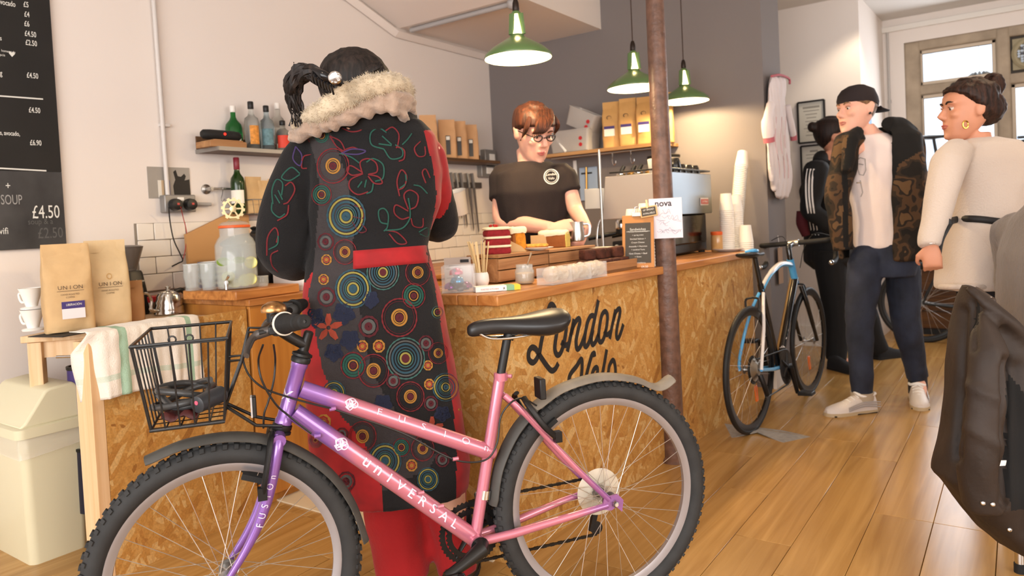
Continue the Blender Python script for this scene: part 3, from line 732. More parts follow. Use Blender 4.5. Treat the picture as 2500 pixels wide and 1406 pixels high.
def knot(f, x0, sc):
    mb = MB(); loops = []
    for cx, cy in ((-.5, 0), (.5, 0), (0, .45)):
        loops.append([(cx+.62*math.cos(a), cy+.62*math.sin(a)) for a in (2*PI*i/20 for i in range(20))])
    loops.append([(-1.35, -.1), (-.35, -1.0), (.35, -.2), (-.65, .75)])
    loops.append([(-.9, -.9), (.1, -1.3), (.5, -.5), (-.4, -.2)])
    for L in loops:
        L = L if len(L) > 6 else [((1-t)*L[i][0]+t*L[(i+1) % 4][0], (1-t)*L[i][1]+t*L[(i+1) % 4][1]) for i in range(4) for t in (0, .25, .5, .75)]
        n = len(L); rings = []
        for i in range(n):
            (xa, ya), (xb, yb) = L[i-1], L[(i+1) % n]; tx, ty = xb-xa, yb-ya; ln = math.hypot(tx, ty); nx, ny = -ty/ln*.1, tx/ln*.1
            x, y = L[i]; g = lambda x, y, l: f(x0+x*sc, y*sc, l)
            rings.append([g(x-nx, y-ny, .0004), g(x+nx, y+ny, .0004), g(x+nx, y+ny, .0012), g(x-nx, y-ny, .0012)])
        mb.loft(rings, closed=True)
    part('knot_emblem', mb, LET, smooth=0)
knot(ft, Lt*.235, .014); knot(fd, Ld*.24, .015)
fh, Lh = on_tube(httop, htbot, .0195, -.5); part('head_badge', MB().text('X', .045, 0, (1, 0, 0), (0, 1, 0), fn=lambda x, y, l: fh(Lh*.45+y*.9, x-.018, l)), LET)

# coiled cable lock and a dark red leather scrap lying in the basket
lock = thing('cable_lock', 'coiled black cable bike lock lying in the wire basket', 'lock', K(.45, 0, .03))
mb = MB(); pts = []
for i in range(72):
    a = 2*PI*i/24; k = i/72
    pts.append(K(.42, -.05, .14)+ES*(-.055-.012*math.sin(i*.7))*math.cos(a)*1.15+EN*(.085+.01*math.sin(i*.31))*math.sin(a)+UP*(.012*math.sin(a+i*.1)+.035*k))
mb.tube(pts, .0082, 10).build('cable', mat('rubbery_lock_cable', '3a3a3a', .35), lock)
la, lb = K(.62, .75, .20), K(.95, .35, .24)
bl = MB().tube([la, la.lerp(lb, .02), la.lerp(lb, .3), la.lerp(lb, .96), lb], [.017, .02, .0205, .02, .016], 20).build('barrel', mat('dark_lock_body', '34363a', .4), lock)
MB().lathe([(.005, 0), (.005, .0015), (.001, .002)], la-(lb-la).normalized()*.0002+UP*.005, 12, (la-lb)).build('key_dot', mat('pink_dot', 'e0607a', .4), lock)
MB().tube([pts[0], pts[0]+ES*.03+UP*.01], [.008, .008], 12).build('ferrule', CHROME, lock)
mb = MB(); g = 9
mb.loft([[K(.12+.5*i/(g-1), .42*(j/4-1)+.35, .02)+UP*(.014+.007*math.sin(i*1.3+j)+.005*math.sin(j*2.1)) for j in range(9)] for i in range(g)], caps=False, loop=False)
tag(mb.build('leather_scrap', mat('oxblood_leather', '431414', .5), solid=.002), 'dark red leather scrap under the lock in the basket', 'leather')
# ================================================================ counter
CA, CB = V((-1.45, 1.955, 0)), V((-1.335, 4.42, 0))      # front face, near corner to far corner
CD = (CB-CA).normalized(); CN = V((CD.y, -CD.x, 0))       # along it, and out of it
CL = V((-1.90, 1.935, 0))
ZT = .93
def cpt(u, v, off=.0):
    r = ray(u, v); return CAM+r*(((CA+CN*off-CAM).dot(CN))/r.dot(CN))
counter = thing('counter', 'long strand board serving counter with an oak top and painted black lettering', 'counter', (CA+CB)/2)
def cpart(name, mb, m, **k): return mb.build(name, m, counter, **k)
splits = [0, .62, 1.84, (CB-CA).length]
for a, b in zip(splits, splits[1:]):
    cpart('front_panel', MB().prism([CA+CD*(a+.001), CA+CD*(b-.001), CA+CD*(b-.001)+UP*(ZT-.036), CA+CD*(a+.001)+UP*(ZT-.036)], CN*-.018), OSB, smooth=0)
ED = (CL-CA).normalized(); EN2 = V((-ED.y, ED.x, 0)); EN2 = EN2 if EN2.y < 0 else -EN2
cpart('end_panel', MB().prism([CA+ED*.018, CL, CL+UP*(ZT-.036), CA+ED*.018+UP*(ZT-.036)], EN2*-.018), OSB, smooth=0)
BK = CL+CD*2.4
cpart('back_rail', MB().hexa([CL+UP*.1, CL+CD*2.4+UP*.1, CL+CD*2.4+CN*.02+UP*.1, CL+CN*.02+UP*.1], [CL+UP*.5, CL+CD*2.4+UP*.5, CL+CD*2.4+CN*.02+UP*.5, CL+CN*.02+UP*.5]), PINE, smooth=0)
cpart('inner_shelf', MB().hexa(*[[p+UP*z for p in (CA-CN*.03+CD*.03, CB-CN*.03, CB-CN*.43, CL+CD*.03)] for z in (.55, .57)]), PINE, smooth=0)
OAKC = wood_material('counter_oak', 'cf9150', 'a0622c', .38, axis=1, rnd=.04)
rim = [CA+CN*.035-CD*.035, CB+CN*.035+CD*.03, CB-CN*.47+CD*.03, CL-CD*.035-CN*.02]
for i in range(6):     # staves of the oak top
    a, b = i/6, (i+1)/6-.002
    q = lambda t: (rim[0].lerp(rim[3], t), rim[1].lerp(rim[2], t))
    (p0, p1), (p3, p2) = q(a), q(b)
    cpart('worktop_stave', MB().hexa([p+UP*(ZT-.036) for p in (p0, p1, p2, p3)], [p+UP*ZT for p in (p0, p1, p2, p3)]), OAKC, bevel=.004)
# brush script on the front, painted letters
mb = MB()
def stroke(pts, w=.022, closed=False):
    P = [cpt(1270+x/6.389, 720+y/6.389, .0008) for x, y in pts]
    P = smooth_path(P, 5, closed)
    mb.ribbon(P+([P[0], P[1]] if closed else []), w, CN, .0006)
for s_ in ([(300, 910), (318, 800), (340, 680), (375, 520), (410, 360), (440, 235), (462, 170), (490, 148), (525, 175), (548, 240), (560, 330)],
           [(300, 900), (255, 1000), (195, 1055), (135, 1000), (135, 890), (180, 820), (240, 840), (290, 920), (350, 1010), (420, 1110), (490, 1180), (550, 1150), (595, 1065)],
           [(640, 735), (690, 785), (750, 770)], [(735, 885), (770, 720), (810, 530), (840, 375)],
           [(785, 640), (835, 470), (905, 370), (932, 420), (900, 560), (872, 720), (885, 835), (925, 825), (975, 720), (1012, 610)],
           [(1150, 325), (1100, 330), (1050, 430), (1012, 620), (1000, 760), (1030, 805), (1080, 720), (1130, 520), (1170, 330), (1220, 80)],
           [(1135, 540), (1110, 690), (1130, 775), (1180, 720), (1222, 610)],
           [(1310, 560), (1350, 620), (1405, 580)], [(1395, 685), (1430, 500), (1465, 340), (1487, 230)],
           [(1440, 450), (1488, 275), (1548, 212), (1556, 290), (1522, 450), (1500, 610), (1520, 680), (1562, 610), (1610, 455)],
           [(790, 1480), (765, 1400), (765, 1290), (800, 1210), (880, 1110), (952, 1000), (966, 1100), (956, 1250), (940, 1420), (960, 1500), (1010, 1350), (1050, 1180), (1090, 1030), (1120, 935), (1155, 910), (1162, 965)],
           [(1100, 1370), (1135, 1330), (1190, 1260), (1208, 1170), (1185, 1130), (1140, 1180), (1110, 1300), (1105, 1420), (1135, 1490), (1210, 1420)],
           [(1350, 850), (1322, 1020), (1282, 1240), (1262, 1400), (1290, 1480), (1340, 1420)]):
    stroke(s_)
for s_ in ([(660, 400), (600, 480), (562, 640), (540, 820), (560, 915), (603, 935), (650, 860), (692, 700), (718, 530), (708, 440)],
           [(1330, 258), (1280, 300), (1250, 420), (1225, 600), (1232, 715), (1272, 728), (1312, 650), (1350, 480), (1362, 330)],
           [(1440, 1020), (1390, 1110), (1372, 1250), (1378, 1400), (1420, 1470), (1470, 1380), (1487, 1200), (1472, 1060)]):
    stroke(s_, closed=True)
cpart('sign_lettering', mb, mat('black_sign_paint', '181310', .6), smooth=0)

# ================================================================ left wall things
BOARD = mat('chalkboard_black', '1b1917', .7, var=.15, vscale=6)
DUSTY = mat('chalk_dusted_board', '3a3939', .8, var=.45, vscale=5, stretch=(1, 1.2, .9))
CHALK = mat('chalk', 'dcdcd6', .9)
GHOST = mat('faint_chalk', '5b5a58', .9)
yb, zb = px(158, 603, XL).y, px(158, 603, XL).z
board = thing('chalkboard_menu', 'tall black chalkboard menu with prices hung on the white wall', 'chalkboard', (XL+.01, yb-.5, zb))
zs = px(120, 420, XL).z
MB().box((XL+.01, yb-.55, (zs+ZC-.02)/2), (.02, 1.1, ZC-.02-zs)).build('menu_panel', BOARD, board, smooth=0)
MB().box((XL+.01, yb-.55, (zb+zs)/2-.0005), (.02, 1.1, zs-zb-.001)).build('special_panel', DUSTY, board, smooth=0)
XB = XL+.0205
def wtext(mb, body, u, v, hpx, k=.62, x=XB, bold=0, slant=0):
    p = px(u, v, x); d = (p-CAM).dot(RC @ V((0, 0, -1))); size = hpx*d/F/.70
    return mb.text(body, size, 0, (0, 1, 0), (0, 0, 1), bold=bold, fn=lambda a, b, l: p+V((l, a*k+slant*b, b)))
mb = MB()
for body, u, v, h in (('vocado', 0, 10, 13), ('£5', 57, 16, 13), ('£4', 59, 40, 13), ('£6', 59, 63, 13), ('£4.50', 60, 87, 13), ('£2.50', 62, 109, 13), ('s', 0, 98, 11), ('g', 0, 184, 13), ('£4.50', 65, 189, 13), ('£4.50', 70, 274, 13), ('s, avocado,', 0, 329, 11), ('£6.90', 73, 354, 13)):
    mb = MB(); wtext(mb, body, u, v, h, bold=.012); mb.build('chalk_lettering', CHALK, board, smooth=0)
mb = MB()
wtext(mb, 'homemade', 3, 126, 6, .8); wtext(mb, 'pcia', 0, 136, 6, .8)
c = px(29, 132, XB); mb.prism([c+V((0, .012*y, .012*z)) for y, z in ((0, -1), (.9, .1), (.8, .7), (.4, .8), (0, .4), (-.4, .8), (-.8, .7), (-.9, .1))], (.001, 0, 0))
for u0, v0, u1, v1 in ((-30, 232, 105, 242), (-30, 409, 113, 417)):
    MB().ribbon([px(u0, v0, XB), px(u1, v1, XB)], .006, (1, 0, 0)).build('chalk_line', CHALK, board, smooth=0)
mb.build('chalk_marks', CHALK, board, smooth=0)
for a_ in (('£4.50', 78, 533, 32, .62), ('wifi', -8, 572, 16, .8), ('+', 13, 462, 18, .8)): mb = MB(); wtext(mb, *a_); mb.build('chalk_lettering', CHALK, board, smooth=0)
mb = MB(); wtext(mb, 'SOUP', 2, 499, 24, .55); mb.build('thin_chalk_lettering', mat('grey_chalk', '9c9b98', .9), board, smooth=0)
mb = MB(); wtext(mb, '£2.50', 92, 582, 26, .7); wtext(mb, 'soup & a', 68, 548, 14, .8); mb.build('rubbed_out_lettering', GHOST, board, smooth=0)

CONDUIT = mat('white_painted_conduit', 'cfcac6', .4)
cb = px(410, 482, XL+.02)
pipe = thing('wall_conduit', 'thin pale metal conduit running down the white wall to the socket box', 'pipe', cb)
MB().tube([cb, V((cb.x, cb.y-.012, ZC))], .011, 12).build('pipe', CONDUIT, pipe)
q = px(401, 306, XL+.01); MB().box(q, (.03, .05, .016)).build('saddle_clip', CONDUIT, pipe, bevel=.003)
pa, pb_ = px(363, 484, XL), px(461, 410, XL)
ph = thing('photo_print', 'unframed photo print of a dark dog beside books, pinned behind the conduit', 'picture', (XL, pa.y, pa.z))
yc_, zc_ = (pa.y+pb_.y)/2, (pa.z+pb_.z)/2; wy, wz = abs(pb_.y-pa.y), abs(pb_.z-pa.z)
MB().box((XL+.002, yc_, zc_), (.003, wy, wz)).build('print', mat('print_grey', '9b958d', .6, var=.1, vscale=5), ph, smooth=0)
mb = MB()
for y0, y1, k in ((-.28, -.2, 0), (-.2, -.14, 1), (-.13, -.08, 2), (-.07, .0, 3)): mb.mat(k).box((XL+.004, yc_+wy*(y0+y1)/2, zc_-wz*.2), (.002, wy*(y1-y0), wz*.55))
mb.build('printed_books', [mat('book_white', 'd9d4ca', .7), mat('book_tan', 'c4a987', .7), mat('book_black', '23211f', .7), mat('book_blue', '3a4a9a', .7)], ph, smooth=0)
f = lambda y, z: V((XL+.0035, yc_+wy*y, zc_+wz*z))
MB().prism([f(*p) for p in ((.1, -.48), (.08, -.1), (.14, .1), (.1, .35), (.16, .42), (.2, .22), (.28, .2), (.36, .3), (.4, .22), (.36, .08), (.48, .12), (.49, -.48))], (.0015, 0, 0)).build('printed_dog', mat('print_black', '1d1b1a', .6), ph, smooth=0)
so = px(428, 498, XL)
sock = thing('socket_box', 'grey metal double socket with two black plugs under the conduit', 'socket', (XL, so.y, so.z-.05))
MB().box((XL+.025, so.y, so.z), (.05, .165, .088)).build('box', mat('grey_metalclad', '8f8c89', .4, .4), sock, bevel=.006)
for dy, m in ((-.036, 0), (.042, 1)):
    p = MB().lathe([(.03, 0), (.031, .012), (.027, .035), (.012, .04)], (XL+.05, so.y+dy, so.z-.006), 20, (1, 0, 0)).build('plug', BLACK, sock)
    MB().box((XL+.09, so.y+dy, so.z-.004), (.004, .012, .01)).build('fuse_cover', mat('plug_mark', 'b8463f', .5), p)
MB().box((XL+.052, so.y, so.z+.022), (.004, .035, .018)).build('rocker_switch', WHITEP, sock, bevel=.002)
LEADM = [mat('black_lead', '1a1a1a', .5), mat('red_lead', 'a3332c', .5)]
for (u, v, k, pts) in ((412, 505, 0, [(415, 540), (424, 585), (440, 620), (446, 636), (436, 642), (420, 650)]), (441, 505, 1, [(447, 530), (456, 570), (452, 610), (447, 632)])):
    P = [px(u, v, XL+.09)]+[px(a, b, XL+.05) for a, b in pts]
    o = MB().tube(smooth_path(P, 5), .0035 if k == 0 else .0022, 6).build('power_lead', LEADM[k]); tag(o, ('black' if k == 0 else 'thin red')+' power lead hanging from the wall socket towards the worktop', 'cable')
tag(MB().tube([px(462, 497, XL+.02), px(515, 499, XL+.02)], .009, 10).build('conduit_pipe', MATS['grey_conduit']), 'short level conduit leaving the side of the socket box', 'pipe')

# shelf of spirits on the left wall
SZ = px(479, 374, XL).z; SY0 = px(479, 374, XL).y; SD = .20
shelf = thing('wall_shelf', 'dark wooden shelf with a metal edge holding spirit bottles and a speaker', 'shelf', (XL, SY0, SZ))
MB().box((XL+SD/2, SY0+.6, SZ+.008), (SD, 1.2, .016)).build('board', WALNUT, shelf, bevel=.002)
MB().box((XL+.004, SY0+.6, SZ+.05), (.008, 1.2, .075)).build('back_lip', WALNUT, shelf, bevel=.001)
MB().box((XL+SD+.002, SY0+.6, SZ+.007), (.004, 1.2, .02)).box((XL+SD/2, SY0-.002, SZ+.007), (SD, .004, .02)).build('edge_strip', mat('grey_metal_edge', '9a9691', .4, .6), shelf, smooth=0)
zs_ = SZ+.0165
def shelfpt(u, x=XL+.1):    # a spot on the shelf seen at picture column u
    p = px(u, 350, x); return V((x, p.y, zs_))
p = shelfpt(541, XL+.12); tag(MB().box((p.x, p.y, zs_+.016), (.13, .21, .032)).box((p.x-.01, p.y+.01, zs_+.036), (.12, .17, .008)).build('wooden_box', CRATEW, bevel=.003), 'flat wooden box lying on the shelf under the black speaker', 'box')
sp = thing('speaker', 'small black pill speaker with a glowing red light on the shelf', 'speaker', (p.x, p.y, zs_+.0405))
zz = zs_+.041+.027; MB().tube([V((p.x, p.y+a, zz)) for a in (-.112, -.11, -.1, -.06, .06, .1, .11, .112)], [.006, .016, .024, .027, .027, .024, .016, .006], 20).build('body', mat('speaker_grille', '141414', .6, bump=.6, bscale=400), sp)
MB().lathe([(.006, 0), (.006, .002), (.001, .003)], (p.x+.026, p.y+.005, zz+.004), 12, (1, 0, 0)).build('light', mat('red_indicator', 'ff1a10', .4, emit=6), sp)
def bottle(name, label, loc, prof, gm, capm, capz, lab=None, labm=None, liquid=None, group='spirit bottles on the shelf', sx=1, extra=None):
    t = thing(name, label, 'bottle', loc, group)
    body = MB().lathe(prof, loc, 24, sx=sx).build('glass', gm, t)
    r_, z0, z1 = capz; MB().lathe([(r_*.9, z0), (r_, z0+.002), (r_, z1-.003), (r_*.85, z1)], loc, 18).build('cap', capm, t)
    if lab:
        r_, z0, z1, a0, a1 = lab; b0 = math.atan2(CAM.y-loc[1], CAM.x-loc[0]); rings = []
        for i in range(13):
            a = b0+math.radians(a0+(a1-a0)*i/12); e = V((math.cos(a), math.sin(a)*1, 0)); rings.append([V(loc)+e*r_+UP*z0, V(loc)+e*r_+UP*z1, V(loc)+e*(r_+.0006)+UP*z1, V(loc)+e*(r_+.0006)+UP*z0])
        MB().loft(rings).build('label', labm, t)
    if extra: extra(t)
    return t
GG = mat('green_bottle_glass', '1f8a3c', .06, trans=.75, ior=1.45); GC = mat('clear_bottle_glass', 'eef4f2', .04, trans=.92, ior=1.25); GD = mat('olive_bottle_glass', '2c4a1e', .08, trans=.6)
LABW = mat('white_label', 'eae4d6', .7); LABO = mat('orange_label', 'cf8a3c', .7, var=.3, vscale=60); LABB = mat('blue_grey_label', '5f7f86', .6, var=.3, vscale=50); LABR = mat('red_label', 'd0402c', .6)
l = shelfpt(573, XL+.06); bottle('gin_bottle', 'green spirit bottle with a white cap behind the black speaker', l, [(.04, 0), (.044, .01), (.044, .12), (.04, .14), (.02, .165), (.014, .18), (.013, .215)], GG, mat('white_cap', 'e6e2dc', .4), (.015, .205, .24), (.0446, .03, .085, -50, 50), LABW, sx=1.0)
l = shelfpt(617, XL+.12); bottle('gin_bottle', 'clear spirit bottle with a black stopper and an orange patterned label', l, [(.036, 0), (.039, .006), (.039, .15), (.034, .172), (.018, .185), (.014, .2), (.013, .24)], GC, BLACK, (.0155, .222, .262), (.0396, .03, .13, -15, 60), LABO)
l = shelfpt(654, XL+.12); bottle('gin_bottle', 'blue tinted spirit bottle with a black stopper beside the orange labelled one', l, [(.036, 0), (.039, .006), (.039, .145), (.033, .168), (.018, .18), (.014, .2), (.013, .235)], mat('bluish_bottle_glass', 'cfe2ea', .04, trans=.9, ior=1.25), BLACK, (.0155, .215, .25), (.0396, .03, .12, -40, 50), LABB)
l = shelfpt(682, XL+.06); bottle('vodka_bottle', 'tall clear bottle with a white cap at the back of the shelf', l, [(.036, 0), (.038, .006), (.038, .17), (.03, .195), (.015, .215), (.013, .26)], GC, MATS['white_cap'], (.015, .25, .285), (.0386, .05, .14, -50, 50), LABW)
l = shelfpt(692, XL+.13); bottle('bitters_bottle', 'short bottle with a dark cap and a red label by the hood', l, [(.034, 0), (.037, .006), (.037, .10), (.03, .118), (.016, .13), (.013, .15)], GC, BLACK, (.016, .148, .175), (.0376, .02, .09, -50, 60), LABR)

# rail with wire basket, wine bottle, clipboard, paper bags
rl = px(498, 462, XL)
rail = thing('utensil_rail', 'steel utensil rail with round rosettes and S hooks on the white wall', 'rail', (XL, rl.y, rl.z-.05))
MB().tube([(XL+.05, rl.y, rl.z), (XL+.05, rl.y+.62, rl.z)], .006, 10).build('bar', STEEL, rail)
for y in (rl.y+.01, rl.y+.6): MB().lathe([(.026, 0), (.026, .006), (.012, .012), (.008, .06)], (XL, y, rl.z), 20, (1, 0, 0)).build('rosette', STEEL, rail)
for y in (rl.y+.07, rl.y+.13):
    MB().tube(smooth_path([V((XL+.05, y, rl.z+.008)), V((XL+.062, y, rl.z)), V((XL+.052, y, rl.z-.03)), V((XL+.04, y, rl.z-.055)), V((XL+.055, y, rl.z-.068)), V((XL+.07, y, rl.z-.055))], 4), .0022, 6).build('hook', CHROME, rail)
wbp = px(572, 525, XL)
wb = thing('wire_basket', 'grey wire basket fixed to the wall holding a wine bottle and paper bags', 'basket', (XL, wbp.y, wbp.z))
y0_, y1_, z0_, z1_ = wbp.y, wbp.y+.52, wbp.z, wbp.z+.075
GW = mat('grey_wire', '8b8a88', .35, .7)
MB().tube([(XL+.01, y0_, z1_), (XL+.17, y0_, z1_), (XL+.17, y1_, z1_), (XL+.01, y1_, z1_)], .003, 6, closed=True).tube([(XL+.01, y0_+.02, z0_), (XL+.15, y0_+.02, z0_), (XL+.15, y1_-.02, z0_), (XL+.01, y1_-.02, z0_)], .0025, 6, closed=True).build('frame', GW, wb)
for i in range(15):
    y = y0_+.52*i/14; yy = y0_+.02+.48*i/14; MB().tube([(XL+.17, y, z1_), (XL+.15, yy, z0_), (XL+.01, yy, z0_)], .0016, 5).build('wire', GW, wb)
l = V((XL+.09, px(582, 480, XL+.09).y, wbp.z+.003)); bottle('wine_bottle', 'green wine bottle with a red capsule standing in the wire basket', l, [(.034, 0), (.0365, .006), (.0365, .165), (.033, .19), (.017, .215), (.014, .23), (.014, .285)], GD, mat('red_capsule', '7d2230', .4), (.0155, .235, .30), (.0371, .055, .125, -70, 50), LABW, group=None)
cbp = px(627, 455, XL)
cl = thing('clipboard', 'brown clipboard with a metal bulldog clip hanging on the wall above the basket', 'clipboard', (XL, cbp.y, cbp.z-.1))
MB().box((XL+.004, cbp.y, cbp.z-.06), (.006, .12, .18)).build('board', mat('brown_hardboard', '8b5a38', .6), cl, bevel=.004)
MB().box((XL+.016, cbp.y-.005, cbp.z+.0), (.02, .075, .022)).lathe([(.014, 0), (.014, .012)], (XL+.02, cbp.y-.005, cbp.z+.02), 12, (0, 1, 0)).build('clip', DARKM, cl, bevel=.002)

def kraft_bag(name, label, loc, w, dp, h, yaw, group, fold=.05, deco=None, seed=0, m=KRAFT, bulge=1.0, gus=.25):
    """Side-gusset paper bag: boxy base, soft belly, flat folded top. Local x across the front, -y out of the front."""
    t = thing(name, label, 'bag', loc, group); Rz = Matrix.Rotation(yaw, 3, 'Z'); L = V(loc)
    def q(x, y, z): return L+Rz @ V((x, y, z))
    hz = [0, .012, .06, .2, .4, .58, .72, .84, .93, 1.0]; th = [.86, 1, 1.04, 1.06, 1.02, .9, .66, .38, .15, .12]; rings = []
    lv = sorted(set(hz+[i/20 for i in range(21)]))
    for z in lv:
        i_ = max(i for i in range(9) if hz[i] <= z); k = th[i_]+(th[i_+1]-th[i_])*(z-hz[i_])/(hz[i_+1]-hz[i_]); ring = []
        for j in range(48):
            a = 2*PI*j/48; x = math.copysign(abs(math.cos(a))**.35, math.cos(a)); y = math.copysign(abs(math.sin(a))**.35, math.sin(a))
            pinch = 1-gus*(1-abs(y))*max(0, (z-.45)) if abs(x) > .9 else 1
            p = V((x*w/2*(pinch)*(1+.02*bulge*math.sin(PI*z)), y*dp/2*k*(1+.10*bulge*math.sin(PI*min(1, z*1.3))*(1-x*x)), z*h))
            nz = noise.noise(V((p.x*16+seed*3.1, p.y*16, p.z*13+seed)))*.010+noise.noise(V((p.x*40, p.y*40+seed, p.z*34)))*.0035
            p += V((x*.3, y, 0))*nz*(1 if 0 < z < .97 else .3); ring.append(q(*p))
        rings.append(ring)
    MB().loft(rings).build('body', m, t, smooth=50)
    if fold: MB().prism([q(-w/2*.94, -dp*.075, h*1.0), q(w/2*.94, -dp*.07, h*1.0), q(w/2*.93, -dp*.12, h-fold), q(-w/2*.93, -dp*.125, h-fold)], Rz @ V((0, .004, 0))).build('folded_top', m, t)
    if deco: deco(t, lambda x, z, l=0: q(x, -dp/2*1.0*(1.12 if z < h*.5 else 1.12-1.0*(z/h-.5))-.004-l, z), Rz)
    return t
INK = mat('dark_print_ink', '4a3a30', .8); PURP = mat('purple_label', '3b2c6b', .6)
def bagface(t, f, mat_, x0, x1, z0, z1, name):    # a printed patch that follows the bag's front
    mb = MB(); mb.loft([[f(x0+(x1-x0)*i/6, z0+(z1-z0)*j/4, .001) for j in range(5)] for i in range(7)], caps=False, loop=False); mb.build(name, mat_, t, smooth=60)
def union_print(labelled):
    def deco(t, f, Rz):
        mb = MB()
        for i, ch in enumerate('UNION'): mb.text(ch, .021, 0, (1, 0, 0), (0, 1, 0), align='CENTER', fn=lambda x, y, l, i=i: f(-.032+.017*i+x, .163+y, .002))
        mb.loft([[f(-.042+.088*i/8, .156, .002), f(-.042+.088*i/8, .1575, .002)] for i in range(9)], caps=False, loop=False)
        mb.text('HAND ROASTED', .0085, 0, (1, 0, 0), (0, 1, 0), align='CENTER', fn=lambda x, y, l: f(x*.95, .141+y, .002)); mb.text('COFFEE', .0085, 0, (1, 0, 0), (0, 1, 0), align='CENTER', fn=lambda x, y, l: f(x, .13+y, .002))
        mb.build('printed_lettering', INK, t, smooth=0)
        if labelled:
            bagface(t, f, PURP, -.03, .046, .090, .117, 'label_band'); bagface(t, f, mat('label_white', 'ded6d6', .7), -.03, .046, .052, .090, 'label')
            mb = MB(); mb.text('LIBERACIÓN', .0115, 0, (1, 0, 0), (0, 1, 0), align='CENTER', fn=lambda x, y, l: f(.01+x*.8, .101+y, .0022)); mb.build('label_lettering', LABW, t, smooth=0)
        else:
            c = [(.012*math.cos(a)*.8, .2+.012*math.sin(a)) for a in (i*PI/6 for i in range(12))]
            mb = MB(); mb.loft([[f(x, z, .002), f(x*.8, .2+(z-.2)*.8, .002)] for x, z in c+c[:1]], caps=False, loop=False); mb.build('printed_emblem', mat('amber_ink', 'b98d4d', .8), t, smooth=0)
    return deco

# ================================================================ left serving unit
UA, UB, ZU = V((-2.575, 1.20, 0)), V((-2.66, 1.83, 0)), .865
UD = (UB-UA).normalized(); UN = V((UD.y, -UD.x, 0))
unit = thing('serving_unit', 'pine framed side unit with a strand board front and a towel over it', 'unit', (UA+UB)/2-UN*.1)
def up(name, mb, m, **k): return mb.build(name, m, unit, **k)
up('front_panel', MB().prism([UA+UD*.0, UB, UB+UP*(ZU-.004), UA+UP*(ZU-.004)], UN*-.018), OSB, smooth=0)
e0 = UA-UN*.001
up('corner_post', MB().prism([e0-UD*.045, e0-UD*.001, e0-UD*.001+UP*(ZU-.028), e0-UD*.045+UP*(ZU-.028)], UN*-.082), PINE, bevel=.002)
ZA = .832
TA, TB = pz(48, 822, ZA), pz(200, 811, ZA); TA.z = TB.z = 0
ad = (TB-TA).normalized(); an = V((ad.y, -ad.x, 0))
tl_ = [TA, TB, UA+UD*.22-UN*.022, UB-UN*.022, TA+V((-.32, .6, 0))]
up('top_board', MB().prism([p+UP*(ZA-.026) for p in tl_], UP*.026), PINE, bevel=.003)
ap0, ap1 = TA+ad*.03-an*.03, TB-an*.03+ad*.03
up('apron', MB().prism([ap0+UP*(ZA-.09), ap1+UP*(ZA-.09), ap1+UP*(ZA-.027), ap0+UP*(ZA-.027)], an*-.02), PINE, smooth=0)
for p in (ap0+ad*.012, TA+V((.03, .57, 0))): up('leg', MB().box(p+UP*(ZA-.028)/2, (.048, .042, ZA-.028), ax=(ad, an, UP)), PINE, bevel=.002)
sh = [ap0, ap1, UB-UN*.03, TA+V((.02, .57, 0))]
for z in (.12, .50): up('shelf', MB().prism([p+UP*z for p in sh], UP*.02), PINE, smooth=0)
up('back_panel', MB().prism([UB-UN*.022-UD*.01, TA+V((.02, .6, 0)), TA+V((.02, .6, ZA-.03)), UB-UN*.022-UD*.01+UP*(ZA-.03)], UD*.008), mat('dim_grey_board', '7c7f88', .8), smooth=0)
b0 = pz(195, 855, .795); b0 = e0-UD*.05+UP*.79-UN*.05
up('bolt', MB().tube([b0, b0-UD*.03-UN*.07], .005, 10), CHROME)
def tin(loc, r, h, label, m=None):
    t = thing('paint_tin', label, 'tin', loc, 'tins inside the serving unit')
    MB().lathe([(r, 0), (r, h-.012)], loc, 28).build('can', m or mat('purple_tin', '3a2d66', .4), t)
    MB().lathe([(r+.002, h-.012), (r+.003, h-.008), (r+.003, h), (r-.006, h), (r-.008, h-.004)], loc, 28).build('lid_rim', DARKM, t)
q_ = pz(172, 1012, .521); tin(V((q_.x, q_.y+.06, .521)), .058, .18, 'purple tin with a dark rim on the upper shelf of the side unit')
tin(V((q_.x+.02, q_.y+.06, .141)), .058, .25, 'dark navy tin standing on the bottom shelf of the side unit', mat('navy_tin', '17172a', .4))

# tea towel over the panel: woven white cloth with green bands
TW = [mat('towel_linen', 'e6ddd0', .9, bump=.5, bscale=220, sheen=.3, var=.05), mat('towel_green', '9db9a0', .9, bump=.5, bscale=220), mat('towel_pale_green', 'cbd3c2', .9, bump=.5, bscale=220)]
mb = MB(); nx, ny = 56, 34; G = []
for i in range(nx+1):
    s = i/nx; base = UA+UD*(-.055+.435*s)
    col = []
    for j in range(ny+1):
        t = j/ny; L = .335*t-.095 - .01*math.sin(s*5)
        fold = .006*math.sin(s*21+t*2)*t+.004*math.sin(s*47+1)*t+.003*noise.noise(V((s*9, t*7, 2)))
        if L < 0: p = base+UN*(L+.012)+UP*(ZU+.006+.004*noise.noise(V((s*8, t*9, 1))))
        else:
            k = min(1, L/.02); p = base+UN*(.012+.009*k+abs(fold)*1.3+.003)+UP*(ZU+.006-L)
        if s < .12 and L > 0: p += UN*-(.12-s)*.8*min(1, L*14)-UD*.01*math.sin(L*18)
        col.append(p)
    G.append(col)
mb.v = [p for c in G for p in c]
for i in range(nx):
    for j in range(ny):
        a = i*(ny+1)+j; mb.f.append((a, a+ny+1, a+ny+2, a+1)); s = i/nx; t = j/ny
        mb.m.append(1 if .22 < s < .30 or .84 < s < .91 else (2 if .74 < t < .82 else 0))
tag(mb.build('tea_towel', TW, solid=.0025, smooth=180), 'white tea towel with green bands draped over the strand board side unit', 'towel')

